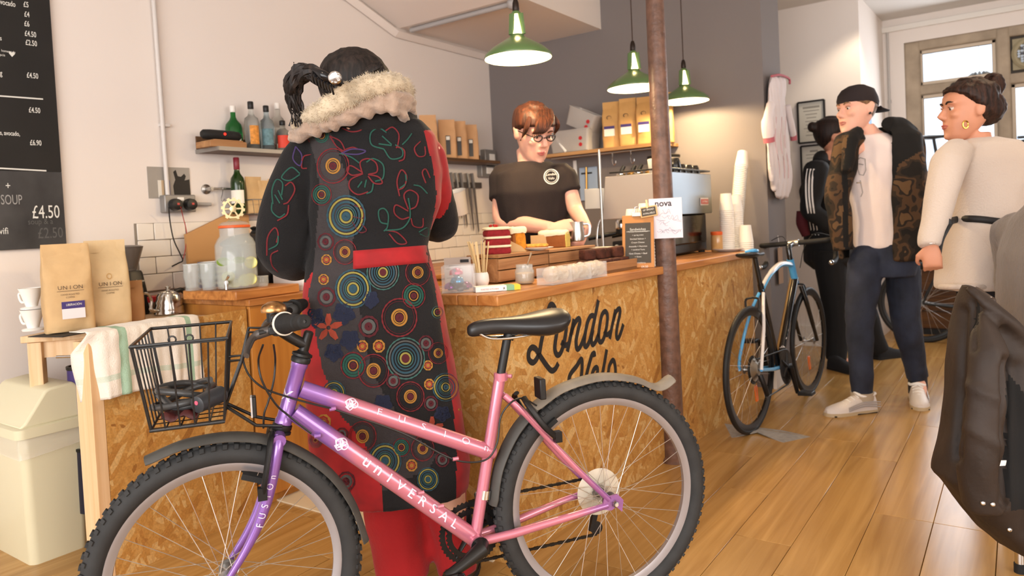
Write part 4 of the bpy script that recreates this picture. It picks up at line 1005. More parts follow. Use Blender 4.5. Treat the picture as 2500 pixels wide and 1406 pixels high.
# things on the unit
kb = lambda *a, **k: kraft_bag(*a, **k)
GRP = 'coffee bags on the side unit'
def ub(u, v, back=.05): p = pz(u, v, ZA+.002); f = (p-CAM); f.z = 0; f.normalize(); return V((p.x+f.x*back, p.y+f.y*back, ZA+.002))
kb('coffee_bag', 'upright kraft coffee bag with a purple and white label on the side unit', ub(172, 813)+UP*.003, .165, .095, .335, 1.3, GRP, deco=union_print(True), seed=1)
kb('coffee_bag', 'pale kraft coffee bag without a label beside the purple labelled one', ub(268, 796), .155, .095, .345, 1.3, GRP, deco=union_print(False), seed=2, m=mat('pale_kraft', 'd2b990', .75, bump=1, bscale=13, var=.1, vscale=10))
kb('coffee_bag', 'kraft coffee bag standing behind the two large printed bags', ub(190, 800, .24), .15, .085, .32, 1.35, GRP, seed=3)
kb('kraft_pouch', 'small brown paper pouch leaning by the coffee grinder', ub(330, 785, .03), .075, .05, .17, 1.25, None, fold=.03, seed=5, m=mat('brown_kraft', 'a5784c', .75, bump=.5, bscale=30))
tag(MB().box(ub(175, 815, .06)+UP*.0002, (.17, .22, .003), rz=.3).build('slate_mat', mat('black_slate', '262422', .7)), 'thin black mat under the purple labelled coffee bag', 'mat')
for k, (z, lab) in enumerate(((.001, 'white ceramic coffee dripper at the bottom of the stack by the wall'), (.086, 'white ceramic coffee dripper on top of another by the wall'))):
    l = ub(82, 811, .05)+UP*z; t = thing('coffee_dripper', lab, 'dripper', l, 'ceramic drippers')
    MB().lathe([(.02, .012), (.022, .02), (.042, .082), (.044, .085), (.040, .085), (.018, .02), (.012, .012)], l, 28).build('cone', WHITEP, t)
    MB().lathe([(.012, .002), (.038, .002), (.04, .007), (.036, .010), (.02, .013)], l, 28).build('saucer', WHITEP, t)
    MB().tube(smooth_path([l+V((-.034, -.012, .07)), l+V((-.058, -.02, .06)), l+V((-.05, -.016, .03)), l+V((-.028, -.008, .03))], 5), .005, 8).build('handle', WHITEP, t)
# burr grinder
p = ub(322, 775, .13); t = thing('coffee_grinder', 'black coffee grinder with a smoky clear hopper beside the paper bags', 'grinder', p)
MB().loft([ell(p+UP*z, a, b, 24, p=4, ax=UD, ay=UN) for z, a, b in ((0, .06, .065), (.01, .065, .07), (.10, .058, .062), (.19, .045, .05), (.2, .04, .045))]).build('body', BLACK, t)
MB().lathe([(.03, .2), (.034, .205), (.062, .295), (.064, .305), (.06, .305), (.03, .21)], p, 28).build('hopper', mat('smoky_plastic', '8b837d', .2, trans=.5, alpha=.85), t)
MB().lathe([(.064, .303), (.066, .31), (.05, .316), (.01, .318)], p, 28).build('lid', mat('dark_clear_lid', '5d5753', .3), t)
MB().box(p+UP*.085+UN*.068-UD*.01, (.05, .02, .08), ax=(UD, UN, UP)).build('catch_bin', mat('tinted_bin', '4a433d', .3), t, bevel=.006)
mb = MB(); mb.text('Baratza', .014, p+UP*.15+UN*.062-UD*.012, UD, UP); mb.build('badge_lettering', LABW, t, smooth=0)
p = pz(365, 764, ZU); p = ub(366, 766, .035); t = thing('spice_jar', 'small steel jar with a bright red lid in front of the kettle', 'jar', p)
MB().lathe([(.028, 0), (.03, .004), (.03, .05)], p, 24).build('jar', STEEL, t); MB().lathe([(.031, .05), (.033, .053), (.033, .075), (.029, .078)], p, 24).build('lid', mat('red_lid', 'a8242a', .4), t)
p = pz(410, 769, ZU); p = ub(414, 769, .06); t = thing('gooseneck_kettle', 'steel gooseneck kettle with a black handle on the side unit', 'kettle', p)
MB().lathe([(.062, 0), (.064, .004), (.06, .02), (.062, .03), (.056, .045), (.058, .055), (.05, .07), (.05, .08), (.042, .094), (.036, .096)], p, 32).build('body', mat('polished_steel', 'c9c6c0', .18, 1), t)
MB().lathe([(.036, .095), (.034, .1), (.012, .105), (.008, .112), (.012, .122), (.003, .127)], p, 24).build('lid', MATS['polished_steel'], t)
MB().tube(smooth_path([p-UD*.055+UP*.02, p-UD*.09+UP*.03, p-UD*.085+UP*.07, p-UD*.1+UP*.1, p-UD*.118+UP*.105], 6), [.009]*8+[.006]*17, 10).build('spout', MATS['polished_steel'], t)
MB().tube(smooth_path([p+UD*.035+UP*.095, p+UD*.07+UP*.1, p+UD*.095+UP*.07, p+UD*.10+UP*.03], 6), .008, 10, flat=1.4).build('handle', BLACK, t)

# ================================================================ back worktop along the left wall
WY0, WYE, ZW = 1.84, YG, .90
cab = thing('base_cabinet', 'honey coloured wooden base cabinet under the worktop along the white wall', 'cabinet', (-3.05, 3.3, 0))
for a, b in ((WY0, 2.42), (2.424, 3.0), (3.004, 3.6), (3.604, WYE)):
    MB().box((-2.665, (a+b)/2, .46), (.02, b-a-.003, .82)).build('door', PLYW, cab, bevel=.002)
MB().box((-3.09, (WY0+WYE)/2, .435), (.81, WYE-WY0-.01, .87)).build('carcass', PLYW, cab, smooth=0)
wt = thing('back_worktop', 'oiled oak worktop running along the tiled white wall', 'worktop', (-3.05, 3.3, .872))
for i in range(5):
    x = -3.498+.171*i; MB().box((x+.085, (WY0+WYE)/2-.005, .886), (.1695, WYE-WY0+.0, .028)).build('stave', OAK, wt, bevel=.003)
blk = V((-2.85, 1.945, ZW+.001)); tag(MB().box(blk+UP*.02, (.36, .34, .04), rz=.06).build('chopping_block', OAK, bevel=.005), 'thick oak chopping block under the water dispenser at the worktop end', 'board')
ZB = ZW+.042
p = V((-2.79, 1.885, ZB)); t = thing('water_dispenser', 'glass jar of water with lemon slices, a tap and an orange seal', 'dispenser', p)
R0 = .085
MB().lathe([(.07, .001), (R0-.004, .004), (R0, .018), (R0, .19), (R0-.012, .215), (.062, .228), (.062, .262), (.059, .262), (.059, .23), (R0-.016, .213), (R0-.004, .188), (R0-.004, .02), (.07, .006)], p, 36).build('jar', GLASS, t)
MB().lathe([(.068, .008), (R0-.005, .012), (R0-.005, .125), (.02, .125)], p, 32).build('water', mat('lemon_water', 'dfe6d2', .05, alpha=.3, spec=.8), t)  # pale tint likewise paints in the refracted room
MB().lathe([(.062, .262), (.066, .264), (.066, .272), (.062, .274)], p, 32).build('seal', mat('orange_seal', 'e2632a', .5), t)
MB().lathe([(.06, .274), (.062, .278), (.05, .288), (.02, .292)], p, 32).build('glass_lid', GLASS, t)
LEM = mat('lemon_flesh', 'dfe29a', .5, var=.12, vscale=80); RIND = mat('lime_rind', '7f9a3c', .5)
tv = (CAM-p); tv.z = 0; tv.normalize(); ts = V((-tv.y, tv.x, 0))
for a, z, m, tilt in ((.25, .03, 0, .2), (.45, .034, 0, .35), (-.3, .05, 0, .6), (.5, .105, 0, .3), (-.45, .115, 1, .9), (.1, .118, 1, 1.1), (-.1, .02, 0, .9)):
    c = p+tv*.055+ts*.065*a*2*.9+UP*(z+.005); ax = (tv*math.cos(tilt)+UP*math.sin(tilt)).normalized()
    s_ = MB().lathe([(.004, -.002), (.024, -.002), (.024, .002), (.004, .002)], c-tv*.012, 20, ax).build('lemon_slice', LEM if m == 0 else RIND, t)
    MB().lathe([(.024, -.0024), (.0265, -.002), (.0265, .002), (.024, .0024)], c-tv*.012, 20, ax, caps=False).build('rind', RIND if m else mat('lemon_rind', 'd8d060', .5), s_)
tp = p+tv*R0-ts*.045+UP*.035
MB().tube([tp-tv*.02, tp+tv*.035], .009, 12).tube([tp+tv*.028+UP*.004, tp+tv*.033-UP*.03], [.008, .006], 12).build('tap', CHROME, t)
MB().tube([tp+tv*.026+UP*.008, tp+tv*.04+UP*.028+ts*.012], [.004, .006], 10).build('tap_lever', CHROME, t)
# ornamental toothed cog on the lid
kc = p+UP*.345; mb = MB()
for j in range(24):
    a = 2*PI*j/24; b = a+2*PI/24; r_ = .049 if j % 2 else .043
    mb.hexa([kc+ts*r*math.cos(q)+UP*r*math.sin(q)-tv*.006 for r, q in ((.034, a), (r_, a), (r_, b), (.034, b))], [kc+ts*r*math.cos(q)+UP*r*math.sin(q)+tv*.006 for r, q in ((.034, a), (r_, a), (r_, b), (.034, b))])
mb.lathe([(.006, -.007), (.014, -.006), (.014, .006), (.006, .007)], kc, 16, tv)
for k in range(6): a = 2*PI*k/6; mb.tube([kc, kc+ts*.036*math.cos(a)+UP*.036*math.sin(a)], .0045, 6)
mb.tube([p+UP*.29, p+UP*.305], [.03, .012], 16)
mb.build('cog_finial', mat('pale_gold_metal', 'cdb88c', .3, .6), t)
def tumbler(loc, label, r=.036, h=.115, group='glass tumblers by the water dispenser', stack=False):
    t = thing('tumbler', label, 'glass', loc, group)
    MB().lathe([(r*.8, 0), (r*.84, .004), (r*.86, .03), (r*1.02, .06), (r*.98, h*.8), (r, h), (r-.002, h), (r*.95, .06), (r*.8, .03), (r*.7, .012)], loc, 20).build('bowl', GLASS, t)
    MB().lathe([(r*1.0, h-.0015), (r*1.01, h), (r*.97, h+.0005)], loc, 20, caps=False).build('rim', mat('glass_rim', 'dfe2e0', .1, spec=.8), t)
for a_, b_, lab in ((-.195, .0, 'glass tumbler nearest to the bowl stack beside the water dispenser'), (-.122, .0, 'glass tumbler nearest to the tap of the water dispenser'), (-.165, .085, 'glass tumbler behind the two front ones by the water dispenser')):
    tumbler(V((-2.79, 1.885, ZB))+RT*a_+FW*b_, lab)
l = pz(630, 722, ZW); tumbler(V((l.x-.0, l.y+.02, ZW+.001)), 'short ribbed glass on the worktop by the woman in the coat', .032, .085)
p = V((-3.10, 1.97, ZW+.001)); t = thing('bowl_stack', 'stack of white bowls with blue bands behind the glasses', 'bowls', p)
BLUEB = mat('blue_band', '28336e', .3)
for k in range(5):
    b = MB().lathe([(.035, 0), (.04, .004), (.062, .028), (.066, .05), (.063, .05), (.058, .03), (.03, .008)], p+UP*(.0+.026*k), 28).build('bowl', WHITEP, t)
    MB().lathe([(.0665, .036), (.0672, .04), (.0672, .05), (.066, .051)], p+UP*.026*k, 28, caps=False).build('blue_rim', BLUEB, b)
# black soup kettle behind the dispenser, chopping board leaning on the tiles
p = V((-3.12, 2.22, ZW+.001)); t = thing('soup_kettle', 'big black soup kettle with a domed lid behind the water dispenser', 'kettle', p)
MB().lathe([(.14, 0), (.15, .01), (.168, .08), (.165, .17), (.15, .22)], p, 32).build('body', mat('soup_kettle_black', '1c1a1a', .35), t)
MB().lathe([(.16, .22), (.166, .228), (.16, .24), (.11, .268), (.04, .28)], p, 32).build('lid', MATS['soup_kettle_black'], t)
MB().lathe([(.02, .28), (.012, .292), (.022, .305), (.004, .312)], p, 18).build('knob', BLACK, t)
tag(MB().prism([V((XL+.05, 2.05, ZW+.001)), V((XL+.05, 2.42, ZW+.001)), V((XL+.035, 2.42, ZW+.39)), V((XL+.035, 2.30, ZW+.39)), V((XL+.038, 2.05, ZW+.29))], (.02, 0, 0)).build('chopping_board', mat('tan_board', 'b98b58', .6)), 'tan chopping board leaning on the tiles behind the soup kettle', 'board')
p = pz(700, 712, ZW); t = thing('cake_box', 'white cardboard box on the worktop beside the woman in the coat', 'box', V((p.x-.04, p.y+.12, ZW+.001)))
MB().box((p.x-.04, p.y+.12, ZW+.04), (.22, .16, .08)).build('tray', PAPERW, t, bevel=.003); MB().box((p.x-.04, p.y+.12, ZW+.086), (.226, .166, .012)).build('lid', PAPERW, t, bevel=.003)
for i, (u, v, w_, h_, sd) in enumerate(((622, 505, .10, .2, 1), (650, 503, .09, .18, 2), (676, 500, .1, .19, 3))):
    q = px(u, v, XL+.09); kraft_bag('paper_bag', ('first', 'second', 'third')[i]+' folded brown paper bag from the wine bottle in the wire basket', V((XL+.09, q.y, wbp.z+.003)), w_, .03, h_, PI/2, 'paper bags in the wire basket', fold=0, seed=sd+7, bulge=.3, gus=0)

# second shelf further along the left wall with a row of retail coffee pouches
q0, q1 = px(1075, 400, XL), px(1172, 404, XL)
sy0, sy1, sz2 = 3.55, q1.y, q1.z
sh2 = thing('wall_shelf', 'dark wooden shelf with a row of brown coffee pouches by the grey wall', 'shelf', (XL, sy0, sz2))
MB().box((XL+.1, (sy0+sy1)/2, sz2+.008), (.2, sy1-sy0, .022)).build('board', WALNUT, sh2, bevel=.002)
MB().box((XL+.004, (sy0+sy1)/2, sz2+.05), (.008, sy1-sy0, .06)).build('back_lip', WALNUT, sh2, bevel=.001)
TANK = mat('tan_pouch', 'cf9f70', .7, bump=.3, bscale=30)
names = ('first from the woman in the coat', 'second from the woman in the coat', 'third from the woman in the coat', 'last before the grey switch box')
for i, (u, h_) in enumerate(((1048, .30), (1093, .285), (1120, .285), (1148, .27))):
    q = px(u, 390, XL+.1); l = V((XL+.105, q.y, sz2+.020))
    def win_(t, f, Rz, h_=h_):
        bagface(t, f, mat('black_pouch_window', '2a2420', .4), -.016, .016, h_*.1, h_*.58, 'window'); bagface(t, f, LABW, -.013, .013, h_*.47, h_*.56, 'sticker')
    kraft_bag('coffee_pouch', 'tan coffee pouch with a dark window, '+names[i], l, .125, .06, h_, .85, 'tan coffee pouches on the far shelf', deco=win_, seed=i+20, m=TANK, fold=.0)
# switch boxes and the knife rack near the grey wall
for (u, v, w_, h_, lab) in ((1187, 388, .15, .14, 'upper grey metal switch box near the grey wall'), (1181, 418, .18, .10, 'lower grey metal socket box near the grey wall')):
    q = px(u, v, XL); t = thing('switch_box', lab, 'switch', (XL, q.y, q.z), 'grey switch boxes')
    MB().box((XL+.025, q.y, q.z), (.05, w_, h_)).build('box', MATS['grey_metalclad'], t, bevel=.006); MB().box((XL+.053, q.y+.01, q.z), (.008, w_*.45, h_*.5)).build('rocker', WHITEP, t, bevel=.002)
q = px(1122, 452, XL); rk = thing('knife_rack', 'magnetic strip with steel handled knives on the white wall', 'rack', (XL, q.y, q.z))
MB().box((XL+.012, q.y, q.z), (.024, .5, .045)).build('strip', mat('dark_strip', '4a4340', .5), rk, bevel=.003)
for i, (du, L) in enumerate(((-30, .30), (-18, .26), (-6, .33), (10, .36), (22, .38))):
    yk = px(1122+du, 452, XL).y; k = MB().tube([V((XL+.035, yk, q.z+.09)), V((XL+.035, yk+.02, q.z-.02))], [.012, .010], 8, flat=1.3).build('knife_handle', STEEL if i % 2 else mat('grey_handle', '6f6a66', .4), rk)
    MB().hexa([V((XL+.033, yk+.02-.016, q.z-.02)), V((XL+.037, yk+.02-.016, q.z-.02)), V((XL+.037, yk+.02+.016, q.z-.02)), V((XL+.033, yk+.02+.016, q.z-.02))], [V((XL+.034, yk+.05-.002, q.z-L)), V((XL+.036, yk+.05-.002, q.z-L)), V((XL+.036, yk+.06, q.z-L+.03)), V((XL+.034, yk+.06, q.z-L+.03))]).build('blade', MATS['polished_steel'], rk, smooth=0)
q = px(1118, 492, XL+.12); t = thing('hanging_pot', 'white plastic pot hanging tilted from the knife strip', 'pot', q)
axp = V((0, -.35, 1)).normalized(); MB().lathe([(.05, -.10), (.054, -.095), (.074, .075), (.078, .08), (.074, .08), (.05, -.09)], q, 24, axp).build('pot', mat('white_plastic', 'e5e0d8', .4), t)
MB().tube([q+axp*.08+V((-.07, 0, 0)), V((XL+.03, q.y, q.z+.16))], .003, 6).build('hook', CHROME, t)

# waste bin with its clear liner
BIN = mat('cream_bin_plastic', 'd9d3b4', .45); c0 = V((-2.955, 1.08, 0))
t = thing('waste_bin', 'cream plastic swing lid waste bin standing by the white wall', 'bin', c0+V((-.19, .11, 0)))
def rect(x0, x1, y0, y1, z, r=.03, n=6):
    out = []
    for cx, cy, a0 in ((x1-r, y1-r, 0), (x0+r, y1-r, 90), (x0+r, y0+r, 180), (x1-r, y0+r, 270)):
        for k in range(n+1): a = math.radians(a0+90*k/n); out.append(V((cx+r*math.cos(a), cy+r*math.sin(a), z)))
    return out
X1, X0, Y0, Y1 = c0.x, c0.x-.38, c0.y, c0.y+.22
MB().loft([rect(X0+.02, X1-.012, Y0+.012, Y1-.012, .001), rect(X0+.018, X1-.01, Y0+.01, Y1-.01, .012), rect(X0, X1+.004, Y0-.002, Y1+.004, .485)]).build('body', BIN, t)
mb = MB(); mb.loft([rect(X0-.02, X1+.02, Y0-.02, Y1+.02, .478), rect(X0-.02, X1+.02, Y0-.02, Y1+.02, .512), rect(X0-.008, X1+.008, Y0-.008, Y1+.008, .517)]); mb.build('lid_collar', BIN, t)
prof = [(Y0-.006, .532), (Y0+.012, .548), (Y0+.085, .652), (Y0+.10, .66), (Y1-.04, .668), (Y1-.022, .658), (Y1+.004, .545), (Y1+.004, .532)]
MB().prism([V((X0-.004, y, z-.018)) for y, z in prof], (X1-X0+.012, 0, 0)).build('swing_lid', BIN, t, bevel=.012, bseg=3)
mb = MB(); rings = []
for k in range(7):
    z = .482-.085*k/6; R_ = rect(X0-.008, X1+.012, Y0-.008, Y1+.012, z, n=10); c = sum(R_, V((0, 0, 0)))/len(R_)
    rings.append([p+(p-c).normalized()*(.004+.012*k/6*abs(noise.noise(p*22))+.006*noise.noise(p*40))+UP*(.05*noise.noise(V((p.x*7, p.y*7, 1)))*k/6) for p in R_])
mb.loft(rings, caps=False); mb.build('liner', mat('clear_liner', 'f0ece2', .15, alpha=.32, spec=.8), t, smooth=180)

# three green enamel pendants over the counter
GREEN = mat('green_enamel', '587545', .3, coat=.4); ENW = mat('white_enamel_inside', 'fff2dc', .4); BULB = mat('glowing_bulb', 'ffdf9e', .3, emit=14); FLEX = mat('brown_flex', '3a2a22', .7)
for lab, (u, v, wpx) in zip(('green enamel pendant lamp nearest to the viewer, over the cakes', 'green enamel pendant lamp partly behind the iron column', 'green enamel pendant lamp nearest to the far end of the grey wall'), ((1265, 140, 164), (1549, 214, 131), (1672, 246, 115))):
    c = pd(u, v, .30*F/wpx); t = thing('pendant_lamp', lab, 'lamp', c, 'green pendant lamps over the counter')
    MB().lathe([(.150, -.006), (.152, 0), (.148, .012), (.12, .038), (.07, .068), (.036, .088), (.030, .098), (.03, .1)], c, 40, caps=False).build('shade', GREEN, t)
    MB().lathe([(.149, -.005), (.146, .011), (.118, .035), (.068, .064), (.034, .085)], c, 40, caps=False).build('shade_lining', ENW, t)
    mb = MB()
    for k in range(3):
        a = 2*PI*k/3+2.2; mb.tube([c+V((.03*math.cos(a), .03*math.sin(a), .098)), c+V((.022*math.cos(a), .022*math.sin(a), .19))], .008, 8, flat=1.8)
    mb.lathe([(.024, .188), (.02, .2), (.012, .205), (.012, .235), (.006, .24)], c, 18); mb.build('gallery', GREEN, t)
    MB().lathe([(.014, .205), (.016, .21), (.014, .24), (.008, .258), (.004, .26)], c, 14).build('lampholder', mat('dark_bronze', '2b211b', .4, .5), t)
    MB().lathe([(.008, .19), (.015, .17), (.022, .14), (.030, .10), (.03, .07), (.018, .045), (.004, .04)], c, 20).build('bulb', BULB, t)
    MB().tube([c+UP*.255, V((c.x, c.y, ZC))], .0035, 6).build('flex', FLEX, t)
    lamp('pendant_light', 'POINT', tuple(c+UP*.03), 30, (1, .74, .42), .03)
# ================================================================ things on the counter
def ct(u, v, back=0):    # a spot on the counter top seen at (u, v), moved away from the viewer by back
    p = pz(u, v, ZT); f = (p-CAM); f.z = 0; f.normalize(); return V((p.x+f.x*back, p.y+f.y*back, ZT+.001))
CX = CD; CY = -CN     # along the counter, and away from its front
ACR = mat('clear_acrylic', 'f4f4f2', .05, alpha=.16, spec=1)
def tray(t, c, L, D, Hh, th, m, name='side', base=True, ax=(CX, CY)):   # open box from five thin walls
    a, b = ax
    if base: MB().box(c+UP*th/2, (L, D, th), ax=(a, b, UP)).build('base', m, t, smooth=0)
    for s_ in (-1, 1):
        MB().box(c+b*s_*(D-th)/2+UP*Hh/2, (L, th, Hh), ax=(a, b, UP)).build(name, m, t, bevel=min(.002, th*.3))
        MB().box(c+a*s_*(L-th)/2+UP*Hh/2, (th, D-2*th, Hh), ax=(a, b, UP)).build(name, m, t, bevel=min(.002, th*.3))
# acrylic box of shiny bicycle bells, leaflet behind
p = ct(1122, 716, .06); t = thing('acrylic_box', 'clear acrylic box of coloured bicycle bells at the counter corner', 'box', p)
A1, A2 = RT, FW
tray(t, p, .115, .10, .095, .003, ACR, ax=(A1, A2))
for u, v, dz, c, lab in ((1100, 700, .008, '8a3f9c', 'purple'), (1118, 690, .030, '2f7fb0', 'blue'), (1115, 670, .058, 'c0305a', 'pink'), (1138, 700, .008, '7a2a5e', 'plum'), (1125, 706, .006, '3b3a3e', 'black')):
    dx = (u-1122)*2.45/F; b = thing('bicycle_bell', f'small shiny {lab} bicycle bell in the clear acrylic box', 'bell', p+A1*dx+UP*dz, 'bicycle bells in the box')
    off = A2*(-.012 if lab in ('blue', 'black') else .012)
    MB().lathe([(.024, 0), (.025, .006), (.020, .017), (.008, .023), (.002, .024)], p+A1*dx+off+UP*(dz+.003), 20).build('dome', mat('bell_'+lab, c, .15, .8), b)
    MB().lathe([(.008, 0), (.012, .002), (.012, .008), (.006, .01)], p+A1*dx+off+UP*(dz-.004), 12).build('mount', BLACK, b)
p2 = ct(1120, 702, .10); t = thing('leaflet_card', 'grey printed card with a black heading standing behind the bicycle bells', 'card', p2)
MB().box(p2+UP*.055, (.105, .004, .11), ax=(A1, A2, UP)).build('card', mat('pale_grey_card', 'c9c3bd', .7), t, smooth=0)
MB().box(p2+UP*.095+A1*.028-A2*.0025, (.034, .001, .012), ax=(A1, A2, UP)).build('heading', BLACK, t, smooth=0)
mb = MB()
for k in range(5): mb.box(p2+UP*(.03+.012*k)+A1*(-.02+.006*(k % 3))-A2*.0025, (.05-.008*(k % 3), .001, .003), ax=(A1, A2, UP))
mb.build('printed_lines', mat('grey_print', '8d8680', .8), t, smooth=0)
# pot of stirrers
p = ct(1176, 700, .03); t = thing('stirrer_pot', 'small white ceramic pot holding the wooden stirrers', 'pot', p)
MB().lathe([(.022, 0), (.026, .004), (.031, .02), (.029, .042), (.025, .052), (.023, .052), (.026, .04), (.02, .008)], p, 24).build('pot', WHITEP, t)
BIRCH = mat('birch_stirrer', 'ead2a0', .6, rnd=.1)
for i in range(16):
    a = random.uniform(-1, 1); b = random.uniform(-1, 1); base = p+A1*a*.013+A2*b*.012+UP*.008
    tip = base+A1*(a*.035-.012)+A2*b*.02+UP*(.155+.012*random.random()); d = (tip-base).normalized(); w = (A1*math.cos(i*2.1)+A2*math.sin(i*2.1)); w = (w-d*w.dot(d)).normalized()
    tag(MB().box((base+tip)/2, (.006, .0014, (tip-base).length), ax=(w, d.cross(w), d)).build('wooden_stirrer', BIRCH), 'flat pale wooden stirrer standing in the white ceramic pot', 'stirrer', 'wooden stirrers in the pot')
p = ct(1201, 689, .03); t = thing('glass_tube', 'slim glass tube with a steel top beside the stirrers', 'tube', p)
MB().lathe([(.013, 0), (.014, .003), (.014, .085), (.012, .09)], p, 18).build('tube', GLASS, t); MB().lathe([(.014, .088), (.0145, .09), (.0145, .1), (.011, .103)], p, 18).build('steel_top', STEEL, t)
p = ct(1213, 711, .025); R = Matrix.Rotation(math.atan2(RT.y, RT.x)+.2, 3, 'Z'); t = thing('card_box', 'flat white card box with green and yellow ends lying on the counter', 'box', p)
for x0, x1, m in ((-.08, .03, PAPERW), (.03, .058, mat('green_card', '7fae86', .6)), (.058, .08, mat('yellow_card', 'e3c534', .6))): MB().box(p+R @ V(((x0+x1)/2, 0, .009)), (x1-x0, .06, .018), R=R).build('sleeve', m, t, smooth=0)
mb = MB(); mb.text('WASTED KITCHEN', .0075, p+R @ V((-.062, -.0305, .006)), R @ V((1, 0, 0)), UP); mb.build('spine_lettering', mat('pink_print', 'b7837c', .7), t, smooth=0)
mb = MB(); mb.text('X', .011, p+R @ V((.017, -.0305, .005)), R @ V((1, 0, 0)), UP, bold=.02); mb.build('spine_mark', BLACK, t, smooth=0)

# raised cake boards: crates standing at the back of the counter
cA = ct(1300, 660, 0); cA = CA+CD*.62+CY*.33+UP*(ZT+.001)
def crate(name, label, c, L, D, Hh, top=True):
    t = thing(name, label, 'crate', c)
    for s_ in (-1, 1):
        for k in range(2): MB().box(c+CY*s_*(D/2-.006)+UP*(Hh*.27+Hh*.47*k), (L, .011, Hh*.43), ax=(CX, CY, UP)).build('slat', CRATEW, t, bevel=.0015)
        MB().box(c+CX*s_*(L/2-.006)+UP*Hh*.5, (.012, D-.024, Hh*.94), ax=(CX, CY, UP)).build('end_board', CRATEW, t, bevel=.0015)
    if top:
        for k in range(3): MB().box(c+CY*(-D/2+D*(k+.5)/3)+UP*(Hh+.006), (L, D/3-.002, .012), ax=(CX, CY, UP)).build('top_slat', CRATEW, t, bevel=.0015)
    return t
HC = .10
crate('cake_crate', 'upturned wooden crate carrying the red velvet and carrot cakes', CA+CD*.50+CY*.33+UP*(ZT+.001), .34, .17, HC)
crate('cake_crate', 'upturned wooden crate carrying the lemon loaf and white plate', CA+CD*.87+CY*.33+UP*(ZT+.001), .38, .17, HC)
ZC2 = ZT+HC+.0135
def cz(u, v, back=0): p = cpt(u, v, -.29-back); return V((p.x, p.y, ZC2))
RED = mat('red_velvet_sponge', '8f1f26', .9, bump=.8, bscale=120, var=.2, vscale=60); CREAM = mat('cream_icing', 'f3e6c4', .6, bump=.6, bscale=70)
CARROT = mat('orange_sponge', 'd98a24', .9, bump=.9, bscale=110, var=.25, vscale=50); LEMON = mat('lemon_sponge', 'e0c765', .9, bump=.9, bscale=120, var=.12, vscale=60); CRUST = mat('brown_crust', '9a5a26', .8, bump=.6, bscale=70, var=.2)
PARCH = mat('baking_parchment', 'cda874', .8, bump=.4, bscale=30)
def icing(name, c, a, b, L, D, Hh, m, t, seed, drip=.006):   # lumpy slab
    n1, n2 = 12, 10; rings = []
    for k, (z, s_) in enumerate(((0, .98), (Hh*.3, 1.03), (Hh*.75, 1.0), (Hh, .85), (Hh*1.03, .4))):
        ring = []
        for j in range(40):
            an = 2*PI*j/40; x = math.copysign(abs(math.cos(an))**.45, math.cos(an)); y = math.copysign(abs(math.sin(an))**.45, math.sin(an))
            w_ = noise.noise(V((x*3.1+seed, y*3.3, k*.6)))*.5+noise.noise(V((x*8+seed, y*8, k)))*.3
            ring.append(c+a*x*L/2*s_*(1+.03*w_)+b*y*D/2*s_*(1+.06*w_)+UP*(z+w_*drip*(1 if k in (0, 3, 4) else .4)))
        rings.append(ring)
    return MB().loft(rings).build(name, m, t, smooth=70)
def sponge(name, c, a, b, L, D, Hh, m, t, seed): return icing(name, c, a, b, L, D, Hh, m, t, seed, .0015)
v1 = (RT*.97+FW*.25).normalized(); v2 = V((-v1.y, v1.x, 0))
p = cz(1214, 609, .04); t = thing('red_velvet_cake', 'three layer red velvet cake with cream icing and red berries', 'cake', p)
for k in range(3):
    sponge('sponge_layer', p+UP*.036*k, v1, v2, .105, .08, .027, RED, t, k)
    icing('icing_layer', p+UP*(.036*k+.026), v1, v2, .109, .084, .011, CREAM, t, k+5, .003)
for k in range(9): MB().sphere(p+v1*random.uniform(-.042, .0)+v2*random.uniform(-.02, .025)+UP*(.114+.003*random.random()), .0055, 8, 6).build('berry', mat('red_berry', 'a81c1c', .3), t)
p = cz(1266, 604, .05); t = thing('carrot_cake', 'tall slice of orange carrot cake with lumpy cream icing', 'cake', p)
sponge('sponge', p, v1, v2, .055, .07, .085, CARROT, t, 11); sponge('crust', p-v1*.026+UP*.03, v1, v2, .016, .072, .045, CRUST, t, 12)
icing('icing', p-v1*.006+UP*.078, v1, v2, .078, .08, .026, CREAM, t, 13, .012)
tag(MB().prism([p-v1*.045-v2*.05, p+v1*.02-v2*.055, p+v1*.0-v2*.05+UP*.022, p-v1*.05-v2*.045+UP*.05], v2*.002).build('parchment', PARCH), 'folded brown parchment leaning on the carrot cake', 'paper')
p = cz(1310, 612, -.01); t = thing('white_plate', 'white oval plate with a slice of nut flapjack at the crate edge', 'plate', p)
MB().lathe([(.03, 0), (.035, .002), (.075, .010), (.08, .013), (.076, .014), (.03, .005)], p, 32, sx=1.0, sy=.7).build('plate', WHITEP, t)
p = p+UP*.0072+FW*.01; t = thing('flapjack', 'flat nut flapjack slice on the white plate', 'cake', p)
sponge('base', p, v1, v2, .10, .05, .012, CRUST, t, 21); icing('nuts', p+UP*.010, v1, v2, .10, .05, .010, mat('golden_nuts', 'd49a3e', .7, bump=1, bscale=150, var=.4, vscale=90), t, 22, .006)
p = cz(1356, 607, .05); t = thing('lemon_loaf', 'cut lemon loaf cake with dripping white icing', 'cake', p)
lx = (CX*.75+RT*.35-FW*.2).normalized(); lx = -v1*.80+v2*.6; lx.normalize(); ly = V((-lx.y, lx.x, 0))
secx = [(-.032, 0), (.032, 0), (.036, .05), (.026, .066), (0, .072), (-.026, .066), (-.036, .05)]
e0_ = p+v1*.055-v2*.012
MB().prism([e0_+ly*x*1+UP*z for x, z in secx], lx*.13).build('crumb', CRUST, t, bevel=.004)
MB().prism([e0_-lx*.001+ly*x*.93+UP*(z*.97+.001) for x, z in secx], lx*-.003).build('cut_face', LEMON, t)
icing('icing', e0_+lx*.065+UP*.055, lx, ly, .135, .082, .024, CREAM, t, 31, .012)
